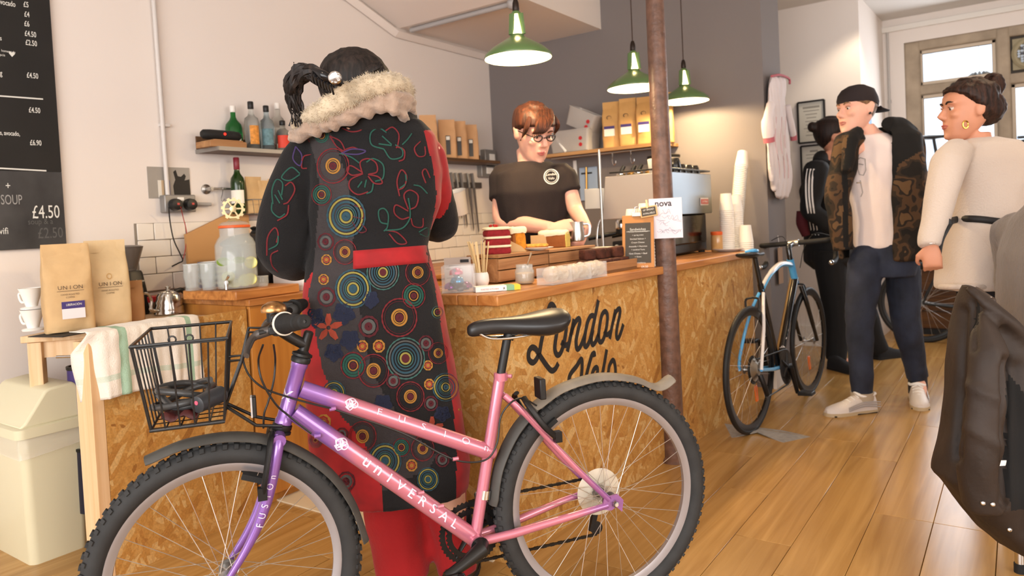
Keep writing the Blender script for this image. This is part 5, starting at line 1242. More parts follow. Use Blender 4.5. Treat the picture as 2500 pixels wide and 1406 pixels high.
tag(MB().box(cz(1322, 606, .10)+UP*.03, (.10, .003, .06), ax=(v1, v2, UP)).build('parchment', PARCH, bevel=.001), 'upright sheet of brown parchment between the cakes', 'paper')
# white melamine board and upturned bowl further along
p = CA+CD*1.23+CY*.36+UP*(ZT+.075)
tag(MB().box(p+UP*.008, (.26, .13, .016), ax=(CX, CY, UP)).box(p-UP*.037, (.12, .1, .072), ax=(CX, CY, UP)).build('white_board', mat('white_melamine', 'efe6d6', .4), bevel=.004), 'white serving board on a small block behind the brownies', 'board')
p = CA+CD*1.36+CY*.30+UP*(ZT+.001); t = thing('steel_dish', 'round steel dish with glass lid behind the menu clipboard', 'dish', p)
MB().lathe([(.05, 0), (.055, .004), (.062, .04), (.064, .04)], p, 28).build('dish', MATS['polished_steel'], t); MB().lathe([(.062, .041), (.055, .065), (.03, .08), (.01, .084), (.01, .095), (.002, .098)], p, 28).build('lid', GLASS, t)

# low wooden tray of brownies
bt = CA+CD*.92+CY*.125+UP*(ZT+.001); TL, TD, TH = .62, .17, .045
t = thing('wooden_tray', 'long low wooden tray of brownies along the counter front', 'tray', bt)
tray(t, bt, TL, TD, TH, .011, CRATEW, 'side_board')
BROWN = mat('brownie', '4a2314', .85, bump=1, bscale=90, var=.35, vscale=40)
k = 0
for lay, rows in ((0, ((-.12, -.03), (-.05, -.035), (.03, -.03), (.10, -.035), (.17, -.02), (.24, -.03), (-.10, .035), (-.03, .04), (.05, .03), (.13, .04), (.21, .035))), (1, ((-.08, .03), (.0, .02), (.06, .03), (.12, .0), (.18, .02), (.235, .03)))):
    for dx, dy in rows:
        c = bt+CX*(dx)+CY*dy+UP*(.012+lay*.046); k += 1; rz = random.uniform(-.3, .3); a = Matrix.Rotation(rz, 3, 'Z') @ CX; b = Matrix.Rotation(rz, 3, 'Z') @ CY
        mb = MB(); rings = []
        for z, s_ in ((0, .95), (.006, 1), (.036, 1), (.043, .9), (.044, .5)):
            rings.append([c+a*math.copysign(abs(math.cos(q))**.4, math.cos(q))*.031*s_*(1+.08*noise.noise(V((k, j*.7, z*60))))+b*math.copysign(abs(math.sin(q))**.4, math.sin(q))*.029*s_*(1+.08*noise.noise(V((k+9, j*.7, z*60))))+UP*(z+.003*noise.noise(V((k, j, 3)))*(z > .01)) for j, q in ((j, 2*PI*j/20) for j in range(20))])
        tag(mb.loft(rings).build('brownie', BROWN, smooth=60), ('top layer' if lay else 'front row' if dy < 0 else 'back row')+' chocolate brownie, '+('first', 'second', 'third', 'fourth', 'fifth', 'sixth', 'seventh', 'eighth')[sum(1 for a_, b_ in rows if (lay or (b_ < 0) == (dy < 0)) and a_ < dx)]+' from the sugar jar end of the wooden tray', 'brownie', 'brownies in the wooden tray')
# acrylic bins with wrapped biscuits in front of the tray, sugar jar with spoon
FOIL = mat('shiny_cellophane', 'f0e6d2', .12, alpha=.42, spec=1, bump=1, bscale=40); OAT = mat('oat_biscuit', 'c9a066', .85, bump=.8, bscale=120, var=.2, vscale=60)
for i, (dx, L) in enumerate(((.36, .13), (.50, .13), (.63, .11))):
    c = CA+CD*dx+CY*(.005)+UP*(ZT+.001)+CN*-.0
    t = thing('acrylic_bin', ('first', 'second', 'third')[i]+' clear acrylic bin of wrapped biscuits from the sugar jar', 'bin', c, 'acrylic biscuit bins')
    tray(t, c, L, .075, .062, .003, ACR)
    for k in range(3):
        q = c+CX*(-.035+.035*k)+CY*(.01*(k % 2)-.005)+UP*.006; ax_ = (CX*.4+CY*.5+UP*.8).normalized()
        w = thing('wrapped_biscuit', ('nearest', 'middle', 'furthest')[k]+' cellophane wrapped oat biscuit in the '+('first', 'second', 'third')[i]+' acrylic bin', 'biscuit', q, 'wrapped biscuits')
        MB().lathe([(.003, -.006), (.024, -.006), (.026, 0), (.024, .006), (.003, .007)], q+UP*.028, 20, ax_).build('biscuit', OAT, w)
        m_ = MB().sphere(q+UP*.03, (.032, .028, .03), 16, 10); ruffle(m_, .007, lambda p: noise.noise(p*55)); m_.build('wrapper', FOIL, w, smooth=0)
p = ct(1282, 695, .035); t = thing('sugar_jar', 'glass jar of brown sugar with a steel spoon', 'jar', p)
MB().lathe([(.03, 0), (.036, .004), (.038, .012), (.038, .05), (.033, .058), (.033, .072), (.035, .073), (.032, .074), (.031, .058), (.036, .05), (.035, .012)], p, 28).build('jar', GLASS, t)
MB().lathe([(.03, .004), (.0345, .01), (.0345, .04), (.02, .044), (.004, .043)], p, 24).build('sugar', mat('golden_sugar', 'd2a862', .8, bump=.8, bscale=300), t)
tag(MB().tube([p+UP*.045, p+RT*.018+UP*.085, p+RT*.03+UP*.118], [.003, .004, .006], 8, flat=.5).build('teaspoon', CHROME), 'steel teaspoon standing in the sugar jar', 'spoon')
tag(MB().box(ct(1232, 662, .11)+UP*.018, (.03, .05, .036), ax=(CX, CY, UP)).build('blue_packet', mat('pale_blue_packet', '8fa6c4', .6), bevel=.002), 'small pale blue packet beside the wooden tray end', 'packet')

# menu clipboard leaning against cups, with a tiny chalk sign
q0, q1 = ct(1520, 656, .0), ct(1598, 654, .0); mx = (q1-q0); mw = mx.length; mx.normalize(); mn = V((mx.y, -mx.x, 0)); lean = (UP*.96-mn*.18).normalized(); mf = mx.cross(lean)
mh = .245; o = (q0+q1)/2+UP*.001
t = thing('menu_clipboard', 'small clipboard menu of chalked sandwiches leaning beside the iron column', 'clipboard', o)
MB().box(o+lean*mh/2, (mw, .006, mh), ax=(mx, -mf, lean)).build('board', mat('orange_hardboard', 'b97e42', .55), t, bevel=.003)
sl = MB().box(o+lean*(mh*.47)+mf*.0035, (mw*.80, .002, mh*.76), ax=(mx, -mf, lean)).build('slate', mat('menu_slate', '45413c', .8), t, smooth=0)
mb = MB(); top = mh*.79; lines = [('Sandwiches', .016, .5), ('Tomato Hummus & Basil', .009, 1), ('+ spring onion', .009, 2), ('Smoked Salmon +', .010, 3.1), ('Cream Cheese', .010, 4.1), ('Avocado + Hummus', .010, 5.2), ('+ sundried Toms', .009, 6.1), ('Goat Cheese + Basil', .010, 7.2), ('+ Onion', .009, 8.1), ('Brie + cranberry', .010, 9.8), ('£4.50', .014, 11)]
for i, (s_, sz, k) in enumerate(lines):
    w0 = mw*.74; mb.text(s_, sz, o+lean*(top-(.012+.0165*k))+mf*.0048, mx, lean, th=.0004, align='CENTER', fn=None) if i < 10 else mb.text(s_, sz, o+lean*(top-.012-.0165*k)+mf*.0048+mx*mw*.2, mx, lean, th=.0004, align='CENTER')
mb.ribbon([o+lean*(top-.0255)+mf*.0048-mx*mw*.36, o+lean*(top-.0255)+mf*.0048+mx*mw*.38], .0012, mf)
mb.build('chalk_lettering', CHALK, sl, smooth=0)
cl_ = o+lean*(mh+.002); MB().box(cl_+mf*.006, (.05, .012, .018), ax=(mx, -mf, lean)).tube([cl_+mf*.01-mx*.014+lean*.01, cl_+mf*.014-mx*.01+lean*.034, cl_+mf*.014+mx*.01+lean*.034, cl_+mf*.01+mx*.014+lean*.01], .003, 8).build('clip', CHROME, t, bevel=.002)
sg = o+lean*(mh+.012)+mx*mw*.36+mf*.012; sx_ = (mx*.98+UP*.12).normalized(); sy_ = mf.cross(sx_); t = thing('peg_sign', 'tiny framed chalk sign pegged to the top of the menu clipboard', 'sign', sg)
MB().box(sg, (.078, .006, .05), ax=(sx_, -mf, sy_)).build('frame', mat('pale_wood_frame', 'd6b07a', .6), t, bevel=.002)
MB().box(sg+mf*.0036, (.066, .002, .038), ax=(sx_, -mf, sy_)).build('slate', MATS['menu_slate'], t, smooth=0)
mb = MB(); mb.text('GF BREAD', .011, sg+mf*.005+sy_*.005, sx_, sy_, th=.0004, align='CENTER'); mb.text('AVAILABLE', .011, sg+mf*.005-sy_*.012, sx_, sy_, th=.0004, align='CENTER'); mb.build('chalk_lettering', CHALK, t, smooth=0)
MB().box(sg+sy_*.035-mx*.004, (.008, .012, .04), ax=(sx_, -mf, sy_)).build('peg', BIRCH, t, bevel=.001)
CUPW = mat('white_paper_cup', 'efe8dc', .6)
def cup(loc, label, h=.09, r0=.028, r1=.04, group='paper cups behind the menu', badge=False, down=True):
    t = thing('paper_cup', label, 'cup', loc, group); a, b = (r1, r0) if down else (r0, r1)
    MB().lathe([(a, 0), (a+.001, .004), (b, h-.003), (b-.002, h), (b-.006, h-.002)], loc, 28).build('cup', CUPW, t)
    if badge:
        tv = (CAM-loc); tv.z = 0; tv.normalize(); tx = V((-tv.y, tv.x, 0)); cc = loc+tv*((a+b)/2+.0035)+UP*h*.55+tx*.012
        MB().lathe([(.0005, 0), (.018, 0), (.018, .001), (.0005, .001)], cc, 24, tv).build('round_badge', BLACK, t)
        mb = MB(); mb.text('VELO', .0085, cc+tv*.0013-UP*.003, tx, UP, th=.0003, align='CENTER'); mb.build('badge_lettering', CUPW, t, smooth=0)
def onpt(u, v, z, back=0): p = pd(u, v, 4.33+back); return V((p.x, p.y, z))
for u, top_v, lab, bd in ((1545, 497, 'paper cup with a round black badge behind the clipboard top', True), (1577, 478, 'taller paper cup partly behind the iron column and poster', True)):
    p = V(o)+mx*((u-1560)*3.3/F)-mf*.085+FW*.02; p.z = ZT+.001; base_h = .18
    MBt = thing('cup_stack', 'sleeve of nested paper cups under the '+('badged cup' if u == 1545 else 'taller cup')+' behind the menu', 'cups', p, 'nested cups behind the menu')
    for k in range(12): MB().lathe([(.039, .0), (.040, .003), (.037, .0135), (.036, .014)], p+UP*(.015*k), 24).build('cup_rim', CUPW, MBt)
    cup(p+UP*.181, lab, .092 if u == 1545 else .115, badge=bd)

# poster wrapped on the column
mb = MB(); cc = V((-1.365, 3.19, 0)); za, zb_ = pd(1610, 583, 3.3).z, pd(1610, 484, 3.3).z
f0 = (CAM-cc); f0.z = 0; f0.normalize(); fx = V((-f0.y, f0.x, 0)); pw = .148
def post(x, z, l=0): return cc+f0*(.0585+l+.05*max(0, abs(x)-.03)**1.2*0)+fx*(x+.012)+UP*z
t = thing('poster', 'white printed flyer taped to the iron column', 'poster', cc+f0*.059+UP*za)
MB().box(cc+f0*.059+fx*.008+UP*(za+zb_)/2, (pw, .001, zb_-za), ax=(fx, -f0, UP)).build('sheet', mat('lilac_white_paper', 'e3dde6', .7), t, smooth=0)
mb = MB(); mb.text('nova', .040, post(-.052, zb_-.036, .0012), fx, UP, th=.0003, bold=.02); mb.build('heading_lettering', mat('poster_black', '3a353c', .7), t, smooth=0)
mb = MB(); rg = random.Random(4)
for k in range(16):
    x0 = rg.uniform(-.05, .03); z = za+.02+rg.random()*(zb_-za-.075); P = [post(x0+.012*j*rg.uniform(.6, 1), z+rg.uniform(-.012, .012), .0012) for j in range(5)]
    mb.ribbon(smooth_path(P, 3), .0012, f0, .0003)
mb.build('printed_drawing', mat('poster_grey', '8f8896', .7), t, smooth=0)

# espresso machine
mx0, mx1, my0, my1 = -1.90, -1.55, 3.70, 4.34
em = thing('espresso_machine', 'large espresso machine with grey side panel and mirror steel back on the counter', 'coffee machine', (-1.73, 4.0, ZT+.001))
z0, z1_, z2 = ZT+.001, 1.165, 1.40
def ep(n, mb, m, **k): return mb.build(n, m, em, **k)
ep('drip_base', MB().box(((mx0+mx1)/2-.02, (my0+my1)/2, z0+.055), (mx1-mx0-.02, my1-my0-.02, .09)), BLACK, bevel=.008)
ep('lower_housing', MB().box(((mx0+mx1)/2+.05, (my0+my1)/2, (z0+z1_)/2+.03), (mx1-mx0-.14, my1-my0-.06, z1_-z0-.06)), mat('gloss_black', '0c0c0d', .12), bevel=.01)
ep('side_panel', MB().prism([(mx0-.06, my0, z1_-.01), (mx1-.012, my0, z1_+.0), (mx1-.012, my0, z2), (mx0-.03, my0, z2)], (0, .02, 0)), mat('matt_grey_panel', 'b9b0a8', .45, .2), bevel=.004)
ep('side_panel', MB().prism([(mx0-.06, my1, z1_-.01), (mx1-.012, my1, z1_+.0), (mx1-.012, my1, z2), (mx0-.03, my1, z2)], (0, -.02, 0)), MATS['matt_grey_panel'], bevel=.004)
ep('back_panel', MB().box((mx1, (my0+my1)/2, (z1_+z2)/2), (.02, my1-my0-.01, z2-z1_)), mat('mirror_steel', '6d7276', .3, .9), bevel=.003)
ep('panel_edge', MB().box((mx1+.001, my0, (z1_+z2)/2), (.028, .012, z2-z1_+.01)), BLACK, bevel=.002)
ep('boiler_body', MB().box(((mx0+mx1)/2, (my0+my1)/2, (z1_+z2)/2), (mx1-mx0-.03, my1-my0-.05, z2-z1_-.02)), DARKM, smooth=0)
ep('cup_rail', MB().tube([(mx0, my0, z2+.02), (mx1, my0, z2+.02), (mx1, my1, z2+.02), (mx0, my1, z2+.02)], .005, 8), BLACK)
bd = ep('maker_badge', MB().box((mx1+.012, my1-.14, z1_+.07), (.004, .13, .045)), mat('badge_silver', 'c5b9b4', .4, .4), bevel=.002)
MB().box((mx1+.015, my1-.14, z1_+.07), (.003, .115, .028)).build('badge_red', mat('badge_red_enamel', 'b23a34', .4), bd, smooth=0)
mb = MB(); mb.text('LA CIMBALI', .018, (mx1+.0168, my1-.14, z1_+.064), (0, 1, 0), UP, th=.0004, align='CENTER'); mb.build('badge_lettering', WHITEP, bd, smooth=0)
for y in (3.86, 4.16):
    gx = mx0-.02
    ep('group_head', MB().lathe([(.032, 0), (.036, .005), (.036, .045), (.028, .06)], (gx, y, z1_-.07), 24).box((gx+.05, y, z1_-.02), (.1, .05, .05)), CHROME, bevel=.003)
    ep('portafilter', MB().lathe([(.028, 0), (.034, .005), (.034, .03)], (gx, y, z1_-.10), 24).tube([(gx-.02, y-.01, z1_-.09), (gx-.06, y-.03, z1_-.095), (gx-.17, y-.10, z1_-.115)], [.009, .014, .013], 12), BLACK)
ep('steam_wand', MB().tube(smooth_path([V((mx0-.05, my0+.05, z1_+.02)), V((mx0-.09, my0+.02, z1_-.02)), V((mx0-.10, my0, z1_-.12)), V((mx0-.085, my0-.01, z1_-.19))], 5), .006, 10), CHROME)
for x in (mx0+.05, mx1-.05):
    for y in (my0+.05, my1-.05): ep('foot', MB().cyl((x, y, z0), (x, y, z0+.012), .02, n=14), RUBBER)
# small things on the machine: dark cups, tampers with brass, white bowl
for i, (dx, dy, n_) in enumerate(((-.06, .08, 2), (-.10, .20, 1), (-.05, .22, 2), (-.06, .33, 1), (-.06, .44, 1), (-.06, .54, 1))):
    p = V((mx1+dx, my0+dy, z2+.0005)); t = thing('espresso_cup', 'upside down black espresso cup'+(' pair stacked' if n_ == 2 else '')+f', {("nearest to the column", "behind the front pair", "second pair from the column", "third from the far end", "next to the far end", "at the far end")[i]} of the machine top', 'cup', p, 'black cups on the coffee machine')
    for k in range(n_): MB().lathe([(.036, 0), (.037, .004), (.031, .04), (.024, .055), (.02, .056)], p+UP*.03*k, 20).build('cup', mat('black_glazed_cup', '131211', .25), t)
p = V((mx0+.27, my0+.06, z2+.0005)); tag(MB().lathe([(.045, 0), (.05, .004), (.058, .075), (.056, .078)], p, 28).build('white_tub', mat('white_tub_plastic', 'e9e2d8', .5)), 'white plastic tub standing on the near corner of the coffee machine', 'tub')
BRASS = mat('aged_brass', 'b58a4a', .3, .9)
for i in range(4):
    p = V((mx0+.03+.055*i, my0+.08+.03*(i % 2), z2+.0005)); t = thing('coffee_tamper', ('first', 'second', 'third', 'fourth')[i]+' dark tamper with brass collar from the steam wand end of the machine top', 'tamper', p, 'tampers on the coffee machine')
    MB().lathe([(.025, 0), (.027, .003), (.027, .014), (.01, .022)], p, 18).build('base', BRASS if i % 2 else CHROME, t); MB().tube([p+UP*.02, p+UP*.035+RT*.008, p+UP*.058+RT*.022], [.009, .013, .010], 12).build('handle', BLACK, t)
p = V((-2.02, 3.78, .0))   # card panel on a steel post beside the machine
q = pd(1452, 485, 4.15); t = thing('splash_card', 'square white card fixed to a steel tube beside the coffee machine', 'card', V((q.x, q.y, 1.05)))
MB().box(q, (.115, .006, .115), ax=(RT, FW, UP)).build('card', mat('pearl_card', 'c9c6bd', .35), t, bevel=.002)
MB().tube([V((q.x+.03, q.y+.02, ZW+.001)), V((q.x+.03, q.y+.02, 1.53)), V((q.x+.03, q.y+.02, 1.56))], [.008, .008, .005], 12).build('steel_tube', STEEL, t)

# takeaway cups at the far end of the counter
def cupstack(u, v, n, label, r=.041, lean_=None, h0=.105, pit=.0115, z=ZT+.001, back=.04):
    p = onpt(u, v, z, back); t = thing('cup_stack', label, 'cups', p, 'takeaway cup stacks at the far end'); d = (lean_ or UP).normalized()
    MB().lathe([(r*.98, 0), (r*1.03, .003), (r*1.0, .006), (r*.74, h0), (r*.72, h0)], p+d*(pit*(n-1)), 24, d).build('cup', CUPW, t)
    for k in range(n-1): MB().lathe([(r*.98, 0), (r*1.03, .003), (r*1.0, .006), (r*.95, pit+.001)], p+d*(pit*k), 24, d, caps=False).build('cup_rim', CUPW, t)
cupstack(1777, 603, 22, 'tall stack of white paper cups beside the coffee machine', r=.042)
cupstack(1800, 592, 21, 'second stack of white paper cups behind the first', r=.04, back=.13)
cupstack(1822, 600, 5, 'short stack of white paper cups at the counter end', r=.042, back=.0)
p = onpt(1856, 590, ZT+.001, .12); p = V((-1.44, 4.40, ZT+.001)); d = V((-.18, .25, 1)).normalized(); d = (pd(1812, 385, 4.62)-p).normalized()
t = thing('cup_stack', 'very long leaning stack of white paper cups against the grey wall', 'cups', p, 'takeaway cup stacks at the far end')
for k in range(46): MB().lathe([(.041, 0), (.043, .003), (.0415, .006), (.0385, .0125)], p+d*.0122*k, 20, d, caps=False).build('cup_rim', CUPW, t)
MB().lathe([(.041, 0), (.043, .003), (.0415, .006), (.031, .105), (.03, .105)], p+d*.0122*46, 24, d).build('cup', CUPW, t)
p = onpt(1752, 598, ZT+.001, .05); t = thing('storage_jar', 'glass jar with an orange lid beside the coffee machine', 'jar', p)
MB().lathe([(.035, 0), (.038, .004), (.038, .09), (.034, .1)], p, 24).build('jar', mat('amber_filled_glass', 'c99a62', .2, spec=.8), t); MB().lathe([(.037, .1), (.039, .103), (.039, .118), (.034, .121)], p, 24).build('lid', MATS['orange_seal'], t)
p = onpt(1778, 609, ZT+.001, .02); tag(MB().lathe([(.06, 0), (.065, .003), (.092, .014), (.094, .018), (.088, .017), (.06, .007)], p, 32).build('white_plate', WHITEP), 'white plate at the counter end below the cup stacks', 'plate')
# tall coffee grinder behind the machine
p = V((-1.945, 4.58, .0)); t = thing('shop_grinder', 'shop coffee grinder with a clear hopper and black lid behind the machine', 'grinder', p)
MB().box(p+UP*.69, (.17, .18, 1.38)).build('body', mat('grinder_black', '1d1b1a', .4), t, bevel=.02)
MB().lathe([(.05, 1.38), (.055, 1.39), (.105, 1.545), (.107, 1.55), (.1, 1.55)], p, 32).build('hopper', mat('clear_hopper', 'd8cdbb', .2, alpha=.7), t); MB().lathe([(.107, 1.545), (.11, 1.55), (.11, 1.562), (.09, 1.568), (.01, 1.57)], p, 32).build('lid', BLACK, t)

# shelf on the grey wall: plastic tubs, four coffee bags, hooks
ga, gb = py(1378, 388, YG), py(1640, 360, YG); gz = ga.z
gs = thing('grey_wall_shelf', 'wooden shelf on the grey wall with plastic tubs and coffee bags', 'shelf', ((ga.x+gb.x)/2, YG, gz))
MB().box(((ga.x+gb.x)/2, YG-.12, gz+.012), (gb.x-ga.x+.1, .24, .024)).build('board', wood_material('shelf_pine', 'b98e5e', '8d653c', .5, axis=0), gs, bevel=.002)
MB().tube([(ga.x+.02, YG-.22, gz-.012), (gb.x, YG-.22, gz-.012)], .006, 10).build('rail', STEEL, gs)
for u in (1495, 1540):
    x = py(u, 395, YG-.22).x; MB().tube(smooth_path([V((x, YG-.22, gz-.004)), V((x+.006, YG-.225, gz-.03)), V((x, YG-.22, gz-.07)), V((x+.012, YG-.225, gz-.10)), V((x+.03, YG-.23, gz-.09)), V((x+.032, YG-.23, gz-.072))], 5), .003, 6).build('hook', CHROME, gs)
BCOL = mat('amber_kraft', 'cf9f5f', .7, bump=.4, bscale=25, var=.1, vscale=10)
for i, (u, lab) in enumerate(((1496, 'amber kraft bag next to the plastic tubs on the grey wall shelf'), (1537, 'amber kraft bag second from the plastic tubs'), (1580, 'amber kraft bag mostly behind the iron column'), (1624, 'amber kraft bag on the far side of the iron column'))):
    x = py(u, 360, YG-.12).x
    def deco(t, f, Rz):
        bagface(t, f, PURP, -.045, .03, .135, .155, 'label_band'); bagface(t, f, LABW, -.045, .03, .085, .135, 'label')
        mb = MB(); c = [(.018*math.cos(a)-.008, .215+.014*math.sin(a)) for a in (i_*PI/8-.6 for i_ in range(13))]; mb.loft([[f(x_, z_, .002), f(x_*.8, .215+(z_-.215)*.75, .002)] for x_, z_ in c], caps=False, loop=False); mb.build('printed_emblem', INK, t, smooth=0)
    kraft_bag('coffee_bag', lab, V((x, YG-.12, gz+.0245)), .125, .085, .33+.008*(i % 2), .25, 'amber coffee bags on the grey wall shelf', deco=deco, seed=40+i, m=BCOL)
POLY = mat('cloudy_polypropylene', 'cfc8c0', .35, alpha=.55)
def tub(c, L, D, Hh, tilt, label):
    t = thing('plastic_tub', label, 'tub', c, 'cloudy plastic tubs'); M = Matrix.Rotation(tilt, 3, 'Y')
    def rr(l, d, z): return [c+M @ (p) for p in [V((q.x, q.y, z)) for q in rect(-l/2, l/2, -d/2, d/2, 0, .02, 3)]]
    MB().loft([rr(L*.9, D*.88, .002), rr(L, D, Hh), rr(L*1.04, D*1.06, Hh), rr(L*1.04, D*1.06, Hh+.008), rr(L*.97, D*.96, Hh+.008), rr(L*.88, D*.86, .01)]).build('tub', POLY, t)
    for x, z in ((.5, .3), (.52, .6)): MB().lathe([(.001, 0), (.014, 0), (.014, .002), (.001, .002)], c+M @ V((L*.3, -D*.5, Hh*z)), 12, (0, -1, 0)).build('red_sticker', mat('red_dot', 'c22a30', .5), t)
    return t
x0 = py(1405, 372, YG-.12).x
tub(V((x0, YG-.12, gz+.026)), .34, .2, .15, 0, 'cloudy plastic tub standing on the grey wall shelf')
t2 = tub(V((x0+.06, YG-.12, gz+.188)), .24, .16, .13, .45, 'cloudy plastic tub tipped inside the lower one')
tag(MB().tube([V((x0-.12, YG-.2, gz+.15)), V((x0-.03, YG-.205, gz+.03))], .012, 10).build('rolling_pin', WHITEP), 'short white rod leaning inside the lower plastic tub', 'rod')
# blue board and white strip hanging under the shelf
for (u0, v0, u1, v1, m, lab, nm) in ((1413, 410, 1460, 488, mat('pale_blue_board', '9fb3cc', .5), 'pale blue plastic board hanging on the grey wall under the shelf', 'hanging_board'), (1398, 392, 1408, 432, WHITEP, 'narrow white strip hanging under the shelf by the barista', 'hanging_strip')):
    a, b = py(u0, v0, YG-.02), py(u1, v1, YG-.02); w_, h_ = abs(b.x-a.x), abs(a.z-b.z); c = (a+b)/2
    mb = MB().box((c.x, YG-.012, c.z), (w_, .014, h_)); o_ = mb.build(nm, m, bevel=.004); tag(o_, lab, 'board')
    if nm == 'hanging_board':
        MB().box((c.x-.01, YG-.021, c.z+h_*.32), (w_*.6, .006, .012)).build('slot', BLACK, o_, smooth=0); MB().tube([(c.x-.005, YG-.03, c.z+h_*.5), (c.x-.012, YG-.03, c.z-h_*.3)], .008, 8).build('spatula', BRASS, o_)
# ================================================================ people
def J(u, v, d): return pd(u, v, d)
HEADR = [(-.008, .060, .020, .022), (.0, .076, .004, .034), (.014, .085, -.012, .046), (.035, .087, -.035, .055), (.06, .089, -.058, .062), (.085, .088, -.077, .068), (.108, .084, -.09, .072), (.124, .080, -.096, .074), (.145, .089, -.099, .076), (.17, .086, -.098, .075), (.195, .070, -.09, .068), (.212, .045, -.068, .05), (.224, .012, -.032, .022)]
def frame_of(face, pitch=0, roll=0):
    y = V(face); y.z = 0; y.normalize(); x = y.cross(UP); M = Matrix((x, y, UP)).transposed()
    return M @ Matrix.Rotation(roll, 3, 'Y') @ Matrix.Rotation(-pitch, 3, 'X')
class Head:
    """Head with chin at local z 0, crown at .225; y is where the face looks."""
    def __init__(s, c, face, pitch=0, roll=0, k=1.0): s.M = frame_of(face, pitch, roll); s.k = k; s.o = V(c)-s.M @ V((0, 0, .115*k))
    def p(s, x, y, z): return s.o+s.M @ V((x*s.k, y*s.k, z*s.k))
    def shape(s, mb, nose=True):
        rings = []
        for z, f, b, w_ in HEADR:
            c = (f+b)/2; h = (f-b)/2
            rings.append([s.p(w_*math.copysign(abs(math.cos(a))**.85, math.cos(a)), c+h*math.copysign(abs(math.sin(a))**.9, math.sin(a)), z) for a in (2*PI*i/28 for i in range(28))])
        mb.loft(rings)
        if nose:
            mb.tube([s.p(0, .080, .128), s.p(0, .094, .108), s.p(0, .106, .090), s.p(0, .100, .083)], [.008*s.k, .010*s.k, .0125*s.k, .008*s.k], 10)
            for sg in (-1, 1): mb.sphere(s.p(.010*sg, .093, .084), .0085*s.k, 8, 6); mb.sphere(s.p(.032*sg, .074, .142), V((.022, .013, .008))*s.k, 10, 6, R=s.M); mb.sphere(s.p(.038*sg, .068, .095), V((.022, .016, .018))*s.k, 10, 6, R=s.M)
            mb.sphere(s.p(0, .087, .056), V((.021, .010, .006))*s.k, 10, 6, R=s.M); mb.sphere(s.p(0, .086, .047), V((.018, .011, .007))*s.k, 10, 6, R=s.M); mb.sphere(s.p(0, .080, .012), V((.018, .012, .013))*s.k, 10, 6, R=s.M)
        for sg in (-1, 1): mb.sphere(s.p(.077*sg, -.012, .112), V((.010, .020, .033))*s.k, 10, 8, R=s.M @ Matrix.Rotation(.2, 3, 'X')); mb.sphere(s.p(.080*sg, -.020, .125), V((.009, .016, .018))*s.k, 8, 6, R=s.M)
    def features(s, t, iris='3a2a1e', brow='3a2a20', lips='b4625a', closed=False):
        for sg in (-1, 1):
            e = MB().sphere(s.p(.031*sg, .073, .121), .0098*s.k, 12, 8).build('eye', mat('eye_white', 'cdbdb2', .3), t)
            MB().sphere(s.p(.031*sg, .0798, .119), V((.0058, .004, .0058))*s.k, 10, 6, R=s.M).build('iris', mat('iris_'+iris, iris, .2), e)
            MB().tube(smooth_path([s.p(.014*sg, .087, .141), s.p(.03*sg, .088, .147), s.p(.048*sg, .075, .142)], 4), .0035*s.k, 6).build('eyebrow', mat('brow_'+brow, brow, .8), t)
            MB().tube(smooth_path([s.p(.019*sg, .080, .126), s.p(.031*sg, .0855, .1295), s.p(.044*sg, .075, .126)], 4), .0028*s.k, 6).build('eyelid', mat('eyelid_skin', 'b98670', .5), t)
        mb = MB()
        mb.tube(smooth_path([s.p(-.022, .080, .052), s.p(-.008, .094, .0555), s.p(0, .095, .054), s.p(.008, .094, .0555), s.p(.022, .080, .052)], 3), .0042*s.k, 8); mb.tube(smooth_path([s.p(-.019, .081, .049), s.p(0, .094, .046), s.p(.019, .081, .049)], 4), .0046*s.k, 8)
        mb.build('lips', mat('lips_'+lips, lips, .45), t)
    def cap_hair(s, mb, grow=.012, zc=.10, front=.150, seed=0, k2=1.0):
        """Shell of hair over the skull: above the hairline in front, lower at the back."""
        rings = []
        for i in range(13):
            t = i/12; ring = []
            for j in range(32):
                a = 2*PI*j/32; fr = max(0, math.sin(a)); low = .118+(front-.118)*fr**.6 if math.sin(a) >= 0 else .118-.075*(-math.sin(a))**.7
                z = low+(.232-low)*t; zz = min(z, .2239); w_ = f = b = 0
                for (z0, f0, b0, w0), (z1, f1, b1, w1) in zip(HEADR, HEADR[1:]):
                    if z0 <= zz <= z1: q = (zz-z0)/(z1-z0); w_, f, b = w0+(w1-w0)*q, f0+(f1-f0)*q, b0+(b1-b0)*q
                c = (f+b)/2; h = (f-b)/2; g = grow*(.12 if t == 0 else .7 if t < .1 else 1)
                ring.append(s.p((w_+g)*math.cos(a), c+(h+g)*math.sin(a), z+g*.5*t))
            rings.append(ring)
        mb.loft(rings)
